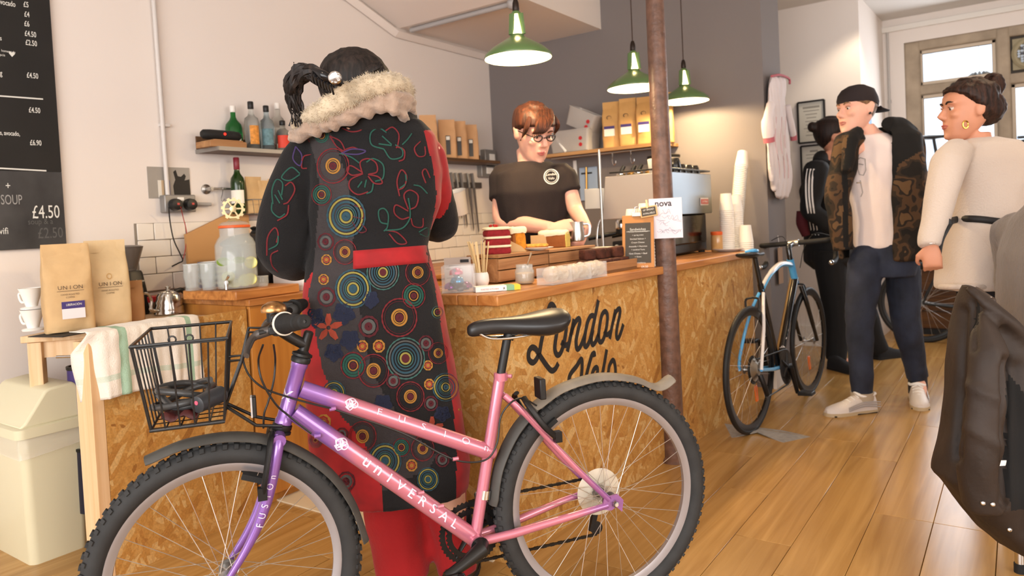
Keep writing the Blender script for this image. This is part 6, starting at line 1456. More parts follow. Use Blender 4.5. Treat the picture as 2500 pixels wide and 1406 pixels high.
def hand(mb, wrist, d, n, side=1, curl=(.5, .55, .6, .65), k=1.0, thumb=(.5, .6), spread=.06):
    """Palm, four unequal fingers bent at two knuckles, and a thumb that leaves the side of the palm. d: along the hand, n: back of the hand."""
    d = V(d).normalized(); n = V(n); n = (n-d*n.dot(d)).normalized(); y = n.cross(d)*side; w_ = V(wrist)
    rings = []
    for t, hw, th in ((-.02, .024, .019), (0, .026, .018), (.03, .036, .016), (.06, .041, .015), (.09, .040, .012), (.098, .034, .009)):
        rings.append(ell(w_+d*t*k, hw*k, th*k, 16, ax=y, ay=n, p=2.6))
    mb.loft(rings)
    for i, (L, c) in enumerate(zip((.070, .079, .074, .058), curl)):
        b = w_+d*.078*k+y*(.030-.0205*i)*k; pts = [b-d*.02*k, b+d*.016*k]; ang = spread*(1.5-i); cur = 0; q = pts[-1]
        for seg, f in ((.45, 1.0), (.30, 1.1), (.25, .7)):
            cur += c*f; dd = (d*math.cos(cur)-n*math.sin(cur)+y*ang*math.cos(cur)).normalized(); q = q+dd*L*seg*k; pts.append(q)
        mb.tube(pts, [.0095*k, .0092*k, .0088*k, .008*k, .0062*k], 8)
    b = w_+d*.022*k+y*.026*k; a1, a2 = thumb
    p1 = b+(d*.75+y*.85-n*.2).normalized()*.040*k; p2 = p1+(d*math.cos(a1)+y*(.45-a1*.5)-n*math.sin(a1)*.8).normalized()*.032*k; p3 = p2+(d*math.cos(a2)+y*(.1-a2*.6)-n*math.sin(a2)).normalized()*.026*k
    mb.tube([b-d*.012*k-y*.010*k, b, p1, p2, p3], [.013*k, .0145*k, .0115*k, .0098*k, .007*k], 8)
def chain(mb, pts, R, n=12, k=4):
    P = smooth_path(pts, k); rr = []
    for i in range(len(R)-1): rr += [R[i]+(R[i+1]-R[i])*j/k for j in range(k)]
    return mb.tube(P, rr+[R[-1]], n)
def torso(mb, neck, chest, waist, hip, ax, w_=(.06, .19, .15, .175), th=(.06, .115, .095, .12)):
    ay = V((-ax.y, ax.x, 0))
    rings = [ell(neck, w_[0], th[0], 20, ax=ax, ay=ay)]
    for (a, b, t) in ((neck, chest, .35),): rings.append(ell(a.lerp(b, t), w_[1]*.86, th[1]*.75, 20, ax=ax, ay=ay))
    rings += [ell(chest, w_[1]*.92, th[1], 20, ax=ax, ay=ay), ell(waist, w_[2], th[2], 20, ax=ax, ay=ay), ell(hip, w_[3], th[3], 20, ax=ax, ay=ay), ell(hip-UP*.07, w_[3]*.7, th[3]*.6, 20, ax=ax, ay=ay)]
    return mb.loft(rings)
def shoe(t, heel, d, L=.28, m=None, sole=None, w_=.048, h=.085, lift=0, name='shoe'):
    d = V(d); d.z = 0; d.normalize(); y = V((-d.y, d.x, 0)); rings = []; o = V(heel)
    for s_, ww, hh in ((-.02, .55, .8), (.02, .82, 1.0), (.22, .86, 1.05), (.42, .88, .86), (.62, 1.0, .6), (.82, .95, .45), (.95, .65, .36), (1.0, .3, .25)):
        c = o+d*L*s_+UP*(.02+lift*(1-s_)); ring = []
        for j in range(16):
            a = 2*PI*j/16; ring.append(c+y*w_*ww*math.copysign(abs(math.cos(a))**.8, math.cos(a))+UP*(max(0, math.sin(a))*h*hh if math.sin(a) > 0 else 0))
        rings.append(ring)
    b = MB().loft(rings).build(name, m, t)
    rings = []
    for s_, ww in ((-.03, .55), (.02, .88), (.25, .9), (.42, .88), (.65, 1.04), (.84, .98), (.97, .66), (1.02, .3)):
        c = o+d*L*s_+UP*lift*(1-s_); rings.append([c+y*w_*ww, c+y*w_*ww+UP*.024, c-y*w_*ww+UP*.024, c-y*w_*ww])
    MB().loft(rings).build('sole', sole, b)
    return b, o, d, y
def hairmat(name, c1, c2):
    m, nt, b = node_mat(name, .55, .3); tc = N(nt, 'ShaderNodeTexCoord'); mp = N(nt, 'ShaderNodeMapping'); mp.inputs['Scale'].default_value = (90, 90, 7); nt.links.new(tc.outputs['Object'], mp.inputs[0])
    n = N(nt, 'ShaderNodeTexNoise'); n.inputs['Scale'].default_value = 1; n.inputs['Detail'].default_value = 4; n.inputs['Distortion'].default_value = .6; nt.links.new(mp.outputs[0], n.inputs['Vector'])
    r = ramp(nt, [(.35, c1), (.7, c2)], n.outputs[0]); nt.links.new(r.outputs[0], b.inputs['Base Color']); bu = N(nt, 'ShaderNodeBump'); bu.inputs['Strength'].default_value = .5; bu.inputs['Distance'].default_value = .004; nt.links.new(n.outputs[0], bu.inputs['Height']); nt.links.new(bu.outputs[0], b.inputs['Normal'])
    return m
def strands(t, paths, r, m, name='hair_lock'):
    mb = MB()
    for P in paths: Q = smooth_path(P, 5); mb.tube(Q, [r*(1-.75*abs(2*i/(len(Q)-1)-.7)**2) if i else r*.6 for i in range(len(Q))], 5)
    return mb.build(name, m, t)
def folds(sc=6, vert=.35, seed=0, hi=.35): return lambda p: noise.noise(V((p.x*sc+seed, p.y*sc, p.z*sc*vert)))+hi*noise.noise(V((p.x*sc*3+seed, p.y*sc*3, p.z*sc*1.6)))
def skinned(t, mb, voxel=.006, m=SKIN): return blob(mb, voxel, 2).build('body', m, t, smooth=180)
SKINW = mat('pale_pink_skin', 'e6b09a', .5, sss=.15, var=.05, vscale=16)
SKINT = mat('tan_skin', 'c98d70', .5, sss=.12, var=.05, vscale=16)

# ---------------------------------------------------------------- woman in the embroidered coat, seen from behind
D0 = 2.28; PM = F/D0
A = thing('person', 'person in a long black, grey and red embroidered coat seen from behind, hair clipped up', 'person', V((pd(960, 700, D0).x, pd(960, 700, D0).y, 0)))
hd = Head(J(866, 232, 2.22), FW*.9-RT*.35, .35, -.08, 1.06)
mb = MB(); hd.shape(mb)
nk = J(890, 305, 2.33); ch = J(915, 420, 2.28); wa = J(905, 600, 2.29); hp = J(920, 800, 2.29)
mb.tube([hd.p(0, -.02, .03), nk-UP*.04], [.055, .062], 14); torso(mb, nk, ch, wa, hp, RT, (.055, .16, .13, .15), (.05, .09, .08, .1))
LS, LE, LW = J(765, 370, 2.28), J(695, 615, 2.30), J(770, 640, 2.56)
RS, RE, RW = J(1040, 370, 2.31), J(1078, 535, 2.50), J(1040, 560, 2.72)
for s_, e_, w_, sd in ((LS, LE, LW, 1), (RS, RE, RW, -1)):
    chain(mb, [s_.lerp(ch, .3), s_, s_.lerp(e_, .5), e_, e_.lerp(w_, .5), w_], [.06, .052, .045, .038, .034, .026]); hand(mb, w_, (FW*.9+RT*.3*sd), UP, sd)
def feet_at(u, v, d): p = pd(u, v, d); return V((p.x, p.y, 0))
for u, sd in ((975, -1), (1085, 1)):
    hpj = J(955 if sd < 0 else 1000, 830, 2.29); kn = J(u+4, 1160, 2.29); ft = feet_at(u+22, 1400, 2.31)
    chain(mb, [hpj+UP*.05, hpj, hpj.lerp(kn, .5), kn, kn.lerp(ft, .4), ft+UP*.09], [.08, .085, .07, .055, .055, .038]); mb.tube([ft+UP*.07-FW*.02, ft+UP*.04+FW*.05, ft+UP*.03+FW*.14], [.035, .035, .022], 10)
skinned(A, mb, .008)
# trousers
TR = mat('red_corduroy', '9a0d12', .85, bump=.4, bscale=120, sheen=.1, var=.12)
mb = MB()
for c0, c1, c2, r in ((J(950, 1000, 2.29), J(955, 1220, 2.29), feet_at(985, 1400, 2.30), .088), (J(1075, 1000, 2.30), J(1088, 1220, 2.31), feet_at(1118, 1400, 2.32), .068)):
    mb.tube(smooth_path([c0, c1, c1.lerp(c2+UP*.08, .5), c2+UP*.06], 4), [r*1.05]*4+[r]*4+[r*.97]*4+[r*.95], 18)
tr = blob(mb, .012, 3); ruffle(tr, .006, folds(9, .5, 2)); tr.build('trousers', TR, A, smooth=180)
for u in (990, 1105): b = feet_at(u, 1400, 2.30); shoe(A, b-FW*.05, FW*.95+RT*(.15 if u > 1000 else -.1), .26, mat('black_leather', '141312', .35), RUBBER, name='boot')
# coat
WOOL = mat('black_wool', '0c0b0d', .95, bump=.5, bscale=260, sheen=.05); GREYW = mat('charcoal_print_cloth', '322d2e', .95, bump=.5, bscale=240, sheen=.05, var=.12, vscale=30)
REDV = mat('red_velvet_panel', '960f15', .8, sheen=.1, var=.25, vscale=14); CHARB = mat('dark_print_cloth', '151314', .95, bump=.5, bscale=240, sheen=.05)
mb = MB()
sil(mb, [(835, 985, 282, 2.27, .06), (790, 1030, 300, 2.27, .095), (752, 1062, 335, 2.28, .12), (757, 1078, 420, 2.28, .14), (764, 1078, 500, 2.28, .14), (760, 1054, 570, 2.29, .125), (756, 1046, 610, 2.29, .125), (748, 1060, 660, 2.29, .135), (742, 1078, 720, 2.29, .15), (738, 1096, 800, 2.29, .16), (745, 1110, 880, 2.29, .165), (752, 1124, 960, 2.29, .17), (760, 1140, 1060, 2.29, .175), (778, 1152, 1140, 2.29, .18), (796, 1146, 1195, 2.29, .175)], 40, 2.3)
body_only = mb
sl = MB(); limb(sl, [(790, 345, 2.28, 34), (752, 375, 2.28, 52), (716, 450, 2.27, 57), (694, 540, 2.26, 60), (690, 605, 2.27, 62), (710, 632, 2.34, 52), (745, 640, 2.50, 42), (775, 636, 2.64, 34)], 18)
limb(sl, [(1020, 345, 2.30, 30), (1045, 380, 2.32, 42), (1052, 440, 2.38, 46), (1064, 510, 2.46, 50), (1078, 548, 2.52, 42), (1055, 552, 2.66, 36), (1035, 556, 2.72, 30)], 18)
mb.v += sl.v; o_ = len(mb.v)-len(sl.v); mb.f += [tuple(i+o_ for i in f) for f in sl.f]; mb.m += sl.m
coat = blob(mb, .0075, 5)
skirtf = lambda p: (.9 if p.z < 1.12 else .45)*noise.noise(V((p.x*7+3, p.y*7, p.z*2.2)))+.35*noise.noise(V((p.x*16, p.y*16, p.z*10)))
ruffle(coat, .011, skirtf)
def fold_line(p):   # diagonal sweep folds across the skirt, waist gather
    u, v, d = proj(p); g = 0
    for (u0, v0, u1, v1, w_, am) in ((790, 880, 1060, 1120, 26, .012), (770, 700, 900, 960, 22, .007), (935, 680, 960, 1000, 20, .006), (1060, 760, 1075, 1100, 18, .008), (770, 470, 720, 660, 14, .010), (700, 420, 745, 560, 12, .006)):
        L2 = (u1-u0)**2+(v1-v0)**2; t = max(0, min(1, ((u-u0)*(u1-u0)+(v-v0)*(v1-v0))/L2)); dd = math.hypot(u-u0-t*(u1-u0), v-v0-t*(v1-v0)); g += am*math.exp(-(dd/w_)**2)*math.sin(PI*min(1, .15+t))
    return g
ruffle(coat, 1, fold_line)
GP1 = [(748, 322), (806, 320), (832, 390), (852, 450), (862, 560), (864, 640), (866, 660), (886, 800), (906, 900), (935, 960), (1000, 1050), (1068, 1112), (1040, 1150), (985, 1172), (935, 1200), (890, 1080), (830, 1010), (786, 900), (768, 800), (752, 720), (768, 640), (772, 560), (781, 470), (772, 400)]
GP2 = [(866, 655), (1048, 640), (1062, 700), (1078, 800), (1092, 900), (1106, 1000), (1116, 1080), (1112, 1240), (900, 1240), (935, 1190), (985, 1172), (1068, 1112), (935, 960), (886, 800)]
RP = [[(1034, 318), (1056, 400), (1066, 470), (1060, 520), (1050, 565), (1048, 640), (1062, 700), (1078, 800), (1092, 900), (1106, 1000), (1116, 1080), (1112, 1240), (1300, 1240), (1300, 318)], [(600, 660), (768, 640), (752, 720), (768, 800), (786, 900), (830, 1010), (890, 1080), (935, 1200), (935, 1260), (600, 1260)]]
sleeve_pts = [(740, 330, 760), (690, 460, 0)]
SLV = [(600, 360), (735, 322), (765, 350), (775, 400), (782, 470), (775, 560), (768, 655), (740, 700), (600, 700)]
nn = normals(coat)
for i, f in enumerate(coat.f):
    c = (coat.v[f[0]]+coat.v[f[2]])/2; u, v, d = proj(c); k = 0
    far = d > 2.36 and not (v > 640)
    if inpoly(u, v, SLV) and v < 690 and not inpoly(u, v, GP1): k = 0
    elif u > 1045 and d > 2.40 and v < 620: k = 0
    elif inpoly(u, v, GP1): k = 1
    elif any(inpoly(u, v, P) for P in RP) and (v < 560 and u > 1030 or v > 600): k = 2
    elif inpoly(u, v, GP2): k = 3
    coat.m[i] = k
co_ = coat.build('coat', [WOOL, GREYW, REDV, CHARB], A, smooth=180)
bvh = BVHTree.FromPolygons(coat.v, coat.f)
def on_coat(u, v, lift=.0015):
    r = ray(u, v).normalized(); h = bvh.ray_cast(CAM, r)
    return None if h[0] is None else h[0]-r*lift
THREAD = {k: mat('thread_'+k, c, .9, bump=.4, bscale=400) for k, c in (('red', '66191f'), ('green', '1b493e'), ('gold', '96692a'), ('yellow', '857b3a'), ('blue', '26434f'), ('teal', '335852'), ('grey', '4c4c4a'), ('wine', '4a141c'), ('violet', '3b2c56'), ('rust', '8a3826'), ('navy', '171d33'))}
TK = list(THREAD)
def stitch(mb, pts, w_, key, closed=False, zig=0):
    P = [on_coat(u, v) for u, v in pts]
    if any(p is None for p in P): return
    mb.mat(TK.index(key)); m = len(P); rings = []
    if max((P[i]-P[i-1]).length for i in range(1, m)) > .09: return
    for i in range(m):
        a = P[i-1] if i else (P[-1] if closed else P[0]); b = P[(i+1) % m] if (i < m-1 or closed) else P[i]; t = (b-a); t = t.normalized() if t.length > 1e-6 else RT; y = (CAM-P[i]).normalized().cross(t)*w_/2*(1+zig*(1 if i % 2 else -1)); l = (CAM-P[i]).normalized()*.0012
        rings.append([P[i]-y, P[i]-y+l, P[i]+y+l, P[i]+y])
    mb.loft(rings, closed=closed, caps=not closed)
def medallion(u, v, r, cols, asp=.92):
    """Embroidered round motif: rings of thread from the rim inwards."""
    mb = MB(); n = max(16, int(r*.9)); px_ = D0/F
    for i, (q, w_, c) in enumerate(cols):
        stitch(mb, [(u+r*q*asp*math.cos(a), v+r*q*math.sin(a)) for a in (2*PI*k/n for k in range(n))], r*w_*px_, c, True, .3 if i == 0 else 0)
    if mb.v: mb.build('embroidered_circle', [THREAD[k] for k in TK], co_, smooth=0)
RB = [(1, .07, 'red'), (.86, .03, 'wine'), (.42, .10, 'gold'), (.30, .06, 'gold'), (.12, .20, 'wine')]
RG = [(1, .07, 'red'), (.80, .14, 'green'), (.60, .14, 'green'), (.38, .08, 'gold'), (.14, .22, 'wine')]
BB = [(1, .08, 'blue'), (.86, .09, 'yellow'), (.70, .10, 'blue'), (.54, .06, 'blue'), (.44, .05, 'teal'), (.30, .09, 'yellow'), (.12, .2, 'blue')]
BG = [(1, .06, 'teal'), (.85, .07, 'grey'), (.70, .09, 'blue'), (.54, .06, 'blue'), (.40, .05, 'teal'), (.26, .08, 'yellow'), (.1, .2, 'wine')]
SG = [(1, .3, 'gold'), (.55, .3, 'rust'), (.2, .35, 'gold')]
SR = [(1, .22, 'wine'), (.6, .3, 'grey'), (.25, .35, 'wine')]
for u, v, r, c in ((813, 405, 42, RB), (785, 475, 26, RG), (845, 528, 50, BB), (795, 590, 20, SR), (842, 615, 30, RB), (797, 634, 12, SG), (790, 682, 12, SG), (797, 725, 22, SR), (862, 705, 46, BB), (785, 330, 22, RG), (862, 892, 32, RG), (975, 775, 46, RB), (1010, 722, 30, RG), (935, 665, 42, BG), (1020, 665, 32, RB), (1068, 762, 36, BG), (900, 797, 24, SR), (925, 845, 14, SG), (990, 875, 50, BG), (1040, 838, 18, SR), (1070, 862, 26, RB), (1045, 892, 11, SG), (912, 905, 40, RB), (1002, 968, 36, RB), (1048, 938, 12, SG), (1052, 985, 17, SR), (1088, 945, 34, BB), (815, 960, 30, BB), (885, 1065, 36, RB), (980, 1092, 22, RG), (1032, 1095, 30, RB), (940, 1125, 42, BB), (1005, 1136, 13, SG), (1080, 1122, 17, SR), (960, 930, 17, SR), (885, 845, 13, SG), (790, 1030, 17, SG), (835, 1060, 15, SR), (1122, 1000, 13, SG), (1045, 1170, 28, BB), (845, 1175, 22, SR), (832, 1195, 26, RB), (770, 1075, 18, BG), (1108, 850, 12, SG)): medallion(u, v, r, c)
def curve(pts, key, w_=.0042):
    mb = MB(); P = []
    Q = [V((a, b, 0)) for a, b in pts]
    stitch(mb, [(p.x, p.y) for p in smooth_path(Q, 6)], w_, key)
    if mb.v: mb.build('embroidered_line', [THREAD[k] for k in TK], co_, smooth=0)
c4 = lambda L: [(600+x/2.343, 80+y/2.343) for x, y in L]
for key, L in (('green', [(805, 570), (760, 545), (715, 575), (720, 640), (790, 665)]), ('green', [(790, 665), (830, 720), (890, 710), (895, 670), (855, 640)]), ('red', [(800, 560), (840, 540), (875, 580), (870, 640), (860, 660)]), ('red', [(860, 650), (905, 670), (905, 720), (875, 735)]), ('green', [(780, 590), (835, 640)]), ('green', [(760, 635), (835, 645)]), ('green', [(950, 575), (925, 610), (895, 640)]),
               ('red', [(480, 590), (540, 620), (565, 675), (520, 650), (480, 590)]), ('red', [(565, 670), (610, 655), (640, 665)]), ('violet', [(545, 690), (610, 665), (685, 675), (640, 695), (545, 690)]), ('green', [(535, 690), (600, 710), (650, 745)]),
               ('red', [(670, 800), (600, 760), (580, 790), (610, 815), (670, 805), (600, 840), (595, 890), (640, 925), (700, 910)]), ('red', [(665, 800), (655, 740), (700, 720), (745, 745), (750, 795), (700, 810)]), ('green', [(690, 740), (730, 720), (785, 755), (785, 830), (740, 850)]), ('green', [(730, 860), (720, 905), (690, 920)]), ('red', [(700, 810), (760, 825), (780, 860), (735, 860), (700, 820)]), ('green', [(640, 885), (665, 850)]), ('green', [(680, 885), (690, 840)]),
               ('red', [(880, 935), (865, 850), (890, 785), (920, 820), (905, 880), (870, 900)]), ('green', [(880, 890), (915, 860), (915, 810)]), ('red', [(930, 1010), (905, 930), (940, 900), (985, 930), (975, 990), (940, 1010)]), ('red', [(930, 1020), (860, 985), (850, 1030), (890, 1065), (935, 1055)]), ('red', [(945, 1060), (960, 1105), (1010, 1110), (1015, 1060)]), ('green', [(930, 945), (940, 1015), (935, 1070), (890, 1120), (800, 1130)]), ('red', [(1000, 620), (965, 660), (985, 705), (1025, 700), (1025, 650)]), ('red', [(1030, 860), (1010, 800), (1030, 780), (1055, 830)]), ('green', [(960, 870), (1000, 880), (1040, 920)]),
               ('wine', [(610, 1050), (670, 1060), (670, 1010), (620, 985)]), ('wine', [(610, 1080), (650, 1140), (690, 1130), (660, 1090)]), ('green', [(815, 1095), (770, 1080), (760, 1020), (790, 1005), (815, 1040), (810, 1110), (790, 1135)]), ('red', [(810, 1130), (870, 1145), (920, 1200), (870, 1205), (820, 1150)]), ('green', [(990, 1140), (1040, 1115), (1040, 1165), (995, 1150)]), ('red', [(550, 545), (600, 565), (650, 560), (675, 540)]),
               ('green', [(310, 805), (260, 770), (205, 825), (250, 845), (310, 810)]), ('violet', [(285, 650), (270, 720), (310, 760), (320, 700), (285, 650)]), ('red', [(375, 695), (330, 710), (320, 770), (350, 775)]), ('green', [(205, 930), (210, 860), (175, 840), (150, 900), (155, 980)]), ('red', [(225, 875), (260, 855), (280, 900), (245, 965), (215, 980)]), ('green', [(150, 970), (150, 1020), (190, 1055), (225, 1035)]), ('red', [(245, 985), (235, 1040), (180, 1075)]), ('green', [(185, 900), (210, 955)]), ('green', [(165, 925), (195, 975)]), ('red', [(120, 1275), (125, 1170), (165, 1115), (185, 1150), (175, 1200)]), ('green', [(185, 1150), (180, 1210), (130, 1240)]), ('red', [(185, 1245), (145, 1270), (150, 1330), (185, 1370)]), ('red', [(350, 600), (365, 625)]), ('green', [(730, 520), (760, 535), (805, 520)])):
    curve(c4(L), key)
def star(u, v, r, key):
    mb = MB()
    for k in range(5):
        a = -PI/2+2*PI*k/5
        for w_ in (-.22, 0, .22): stitch(mb, [(u+r*.15*math.cos(a), v+r*.15*math.sin(a)), (u+r*.55*math.cos(a+w_), v+r*.55*math.sin(a+w_)), (u+r*math.cos(a), v+r*math.sin(a))], r*.24*D0/F, key)
    mb.build('embroidered_star', [THREAD[k] for k in TK], co_, smooth=0)
star(802, 800, 34, 'rust'); star(1055, 1045, 28, 'rust')
for u, v, r in ((770, 775, 22), (840, 765, 24), (855, 830, 22), (815, 860, 20), (905, 730, 18), (935, 985, 20), (1080, 1010, 18), (905, 740, 12)):
    mb = MB()
    for q in (.9, .6, .3): stitch(mb, [(u+r*q*math.cos(a)*(1+.2*math.sin(a*5)), v+r*q*math.sin(a)*(1+.2*math.sin(a*5))) for a in (2*PI*k/20 for k in range(20))], r*.34*D0/F, 'navy', True)
    if mb.v: mb.build('embroidered_flower', [THREAD[k] for k in TK], co_, smooth=0)
# red belt across the back, moulded on the coat
mb = MB(); rings = []
for i in range(25):
    t = i/24; u = 862+184*t; va, vb = 612-14*t, 657-16*t; col = []
    for j in range(5):
        p = None; uu = u
        while p is None: p = on_coat(uu, va+(vb-va)*j/4, .004+.003*math.sin(PI*j/4)); uu -= 3
        col.append(p)
    rings.append(col)
mb.loft(rings, caps=False, loop=False); mb.build('back_belt', REDV, A, smooth=60, solid=.003)
mb = MB(); stitch(mb, [(866+8*i, 655-.8*i) for i in range(10)], .004, 'gold', zig=.5)
# stand collar with a round motif, fur trimmed knitted cowl
mb = MB(); limb(mb, [(830, 300, 2.22, 30), (900, 290, 2.17, 30), (965, 285, 2.2, 30), (1000, 290, 2.28, 24)], 14); cb_ = blob(mb, .008, 2); cb_.build('collar', CHARB, A, smooth=180)
bvh = BVHTree.FromPolygons(cb_.v, cb_.f); medallion(930, 268, 24, RB)
KN = mat('beige_chunky_knit', 'a08a79', .95, bump=1, bscale=90, sheen=.4, var=.15, vscale=40); FUR = mat('cream_fur', 'b9aa92', .95, sheen=.3, var=.25, vscale=20)
mb = MB(); limb(mb, [(712, 336, 2.20, 16), (760, 312, 2.15, 24), (830, 284, 2.12, 28), (900, 256, 2.11, 30), (960, 240, 2.13, 30), (992, 250, 2.20, 24), (1000, 285, 2.26, 16)], 16); limb(mb, [(895, 274, 2.12, 12), (925, 262, 2.10, 18), (965, 266, 2.12, 18), (992, 292, 2.20, 12)], 12)
k_ = blob(mb, .007, 1); ruffle(k_, .006, lambda p: math.sin(p.dot(RT)*150+8*noise.noise(p*9))*.6+math.sin(p.z*210+p.dot(RT)*60)*.5); k_.build('knitted_cowl', KN, A, smooth=180)
mb = MB(); limb(mb, [(722, 308, 2.18, 16), (770, 285, 2.13, 26), (830, 248, 2.09, 30), (890, 216, 2.08, 29), (945, 203, 2.10, 27), (985, 214, 2.17, 22), (998, 235, 2.24, 12)], 18)
fb = blob(mb, .007, 2); ruffle(fb, .006, lambda p: noise.noise(p*40)+.6*noise.noise(p*110)); fo = fb.build('fur_trim', FUR, A, smooth=180)
nn = normals(fb); mb = MB(); rg = random.Random(3); nvv = len(fb.v)
for k in range(5200):
    i = rg.randrange(nvv); p = fb.v[i]+V((rg.uniform(-1, 1), rg.uniform(-1, 1), rg.uniform(-1, 1)))*.004; n = nn[i]; tip = p+(n+V((rg.uniform(-.8, .8), rg.uniform(-.8, .8), rg.uniform(-1, .4)))).normalized()*rg.uniform(.005, .010); y = n.orthogonal().normalized()*.0009
    mb.add([p-y, p+y, tip], [(0, 1, 2)])
o = mb.build('fur_hairs', FUR, A, smooth=0); o['kind'] = 'stuff'
# hair: smooth crown, gathered to a claw clip, tail falling over it
HB = hairmat('black_hair', '0b0a0b', '2c2320')
mb = MB(); hd.cap_hair(mb, .020, front=.12); mb.sphere(J(868, 205, 2.20), V((.108, .115, .105)), 24, 16); hb = blob(mb, .008, 3); ruffle(hb, .003, lambda p: noise.noise(V((p.x*60, p.y*60, p.z*9)))); hb.build('hair', HB, A, smooth=180)
rg = random.Random(11); paths = []
for k in range(46):
    j = lambda s_: V((rg.uniform(-1, 1), rg.uniform(-1, 1), rg.uniform(-1, 1)))*s_
    e = rg.random()
    paths.append([J(800, 205, 2.10)+j(.012), J(768, 178, 2.07)+j(.015), J(738, 172+12*e, 2.08)+j(.016), J(716, 205+10*e, 2.10)+j(.018), J(708+22*e, 250, 2.12)+j(.016), J(716+30*e, 285+20*rg.random(), 2.13)+j(.012)])
strands(A, paths, .0095, HB)
strands(A, [[J(800, 200, 2.10), J(770, 178, 2.07), J(742, 175, 2.07), J(722, 168, 2.08), J(717, 152+k*5, 2.09)] for k in range(5)]+[[J(820+k*22, 130+abs(k-2)*9, 2.17), J(800+k*14, 160, 2.12), J(800+k*3, 195, 2.10)] for k in range(6)]+[[J(925, 150, 2.15), J(900+k*8, 165, 2.11), J(830+k*4, 205, 2.09)] for k in range(4)], .006, HB)
cl = MB(); limb(cl, [(768, 172, 1.99, 9), (790, 184, 1.975, 13), (815, 198, 1.985, 11), (832, 205, 2.0, 7)], 10)
for k in range(7): p = J(764+k*8, 172+k*4.5, 1.985); cl.tube(smooth_path([p, p-UP*.018-FW*.012, p-UP*.034+FW*.004], 3), .0032, 6)
cl.build('claw_clip', mat('gloss_black_clip', '111114', .2), A)
q = J(818, 190, 1.96); mb = MB(); mb.lathe([(.0005, 0), (.016, 0), (.018, .003), (.014, .007), (.0005, .008)], q, 20, CAM-q)
for k in range(9): a = 2*PI*k/9; mb.sphere(q+RT*.014*math.cos(a)+UP*.014*math.sin(a)-FW*.006, .0035, 6, 5)
mb.build('jewelled_button', CHROME, A)

# ---------------------------------------------------------------- barista behind the counter
DB = 3.64
Bq = thing('person', 'barista in a dark T-shirt and glasses pouring from a steel jug behind the counter', 'person', feet_at(1310, 900, DB))
fd = (RT*.50-FW*.87).normalized(); sx = V((-fd.y, fd.x, 0)); sx = sx if sx.dot(RT) > 0 else -sx
hb_ = Head(J(1302, 322, DB-.03), RT*.50-FW*.86, .46, .05, 1.16)
mb = MB(); hb_.shape(mb)
nk, ch, wa, hp = J(1296, 392, DB+.02), J(1302, 470, DB), J(1310, 570, DB), J(1312, 650, DB)
mb.tube([hb_.p(0, -.03, .03), nk-UP*.03], [.056, .066], 14); torso(mb, nk, ch, wa, hp, sx, (.06, .17, .14, .15), (.05, .1, .085, .1))
S1, E1, W1 = J(1228, 432, DB), J(1228, 540, DB-.06), J(1345, 556, DB-.22)
S2, E2, W2 = J(1374, 428, DB+.0), J(1404, 510, DB-.03), J(1432, 556, DB-.17)
chain(mb, [S1.lerp(ch, .35), S1, S1.lerp(E1, .5), E1, E1.lerp(W1, .45), W1], [.06, .058, .054, .044, .042, .030]); chain(mb, [S2.lerp(ch, .35), S2, S2.lerp(E2, .5), E2, E2.lerp(W2, .45), W2], [.06, .052, .046, .040, .036, .028])
jug = J(1408, 563, DB-.22)
hand(mb, W1+(W1-E1).normalized()*.012, (RT*.97+UP*.12), (UP*.6-FW*.8), -1, (.75, .8, .9, 1.0), .92, (.7, .9))
hand(mb, W2, (FW*-.35-UP*.75-RT*.35), (RT*.9-FW*.2), 1, (.7, .75, .8, .85), .92, (.5, .7))
for sg in (-1, 1):
    h_ = hp+sx*.09*sg-UP*.05; ft = feet_at(1312, 900, DB)+sx*.11*sg; chain(mb, [h_, h_.lerp(ft, .5)+UP*.03, ft+UP*.08], [.085, .06, .04]); mb.tube([ft+UP*.06, ft+UP*.035+fd*.15], [.035, .025], 10)
skinned(Bq, mb, .0065, SKINW)
hb_.features(Bq, brow='5a3424', lips='b8615c')
mb = MB()
for sg in (-1, 1):
    mb.tube([hb_.p(.032*sg+.021*math.cos(a), .098-.008*abs(math.cos(a)), .119+.013*math.sin(a)) for a in (2*PI*i/16 for i in range(16))], .0028, 6, closed=True); mb.tube([hb_.p(.053*sg, .092, .124), hb_.p(.078*sg, .04, .126), hb_.p(.08*sg, -.01, .122)], .0025, 6)
mb.tube([hb_.p(-.011, .099, .122), hb_.p(0, .102, .125), hb_.p(.011, .099, .122)], .0025, 6); mb.build('glasses', mat('dark_glasses_frame', '1a1413', .3), Bq)
TS = mat('dark_brown_tshirt', '1d1516', .9, bump=.3, bscale=200)
mb = MB(); torso(mb, nk-UP*.008, ch, wa, hp-UP*.03, sx, (.098, .228, .19, .2), (.085, .145, .125, .135))
chain(mb, [S1.lerp(ch, .4), S1, S1.lerp(E1, .3), S1.lerp(E1, .52)], [.075, .072, .072, .07]); chain(mb, [S2.lerp(ch, .4), S2, S2.lerp(E2, .3), S2.lerp(E2, .52)], [.072, .066, .064, .062])
ts = blob(mb, .009, 3); ruffle(ts, .006, folds(9, .6, 5)); ts.build('tshirt', TS, Bq, smooth=180)
bvt = BVHTree.FromPolygons(ts.v, ts.f)
def on_surf(bv, u, v, l=.002):
    r = ray(u, v).normalized(); h = bv.ray_cast(CAM, r); return None if h[0] is None else h[0]-r*l
mb = MB(); ring = lambda r0, r1, cu=1346, cv=431: mb.loft([[on_surf(bvt, cu+r0*math.cos(a), cv+r0*math.sin(a)), on_surf(bvt, cu+r1*math.cos(a), cv+r1*math.sin(a))] for a in (2*PI*i/24 for i in range(25))], caps=False, loop=False)
ring(19, 16.5); ring(14.5, 13.3)
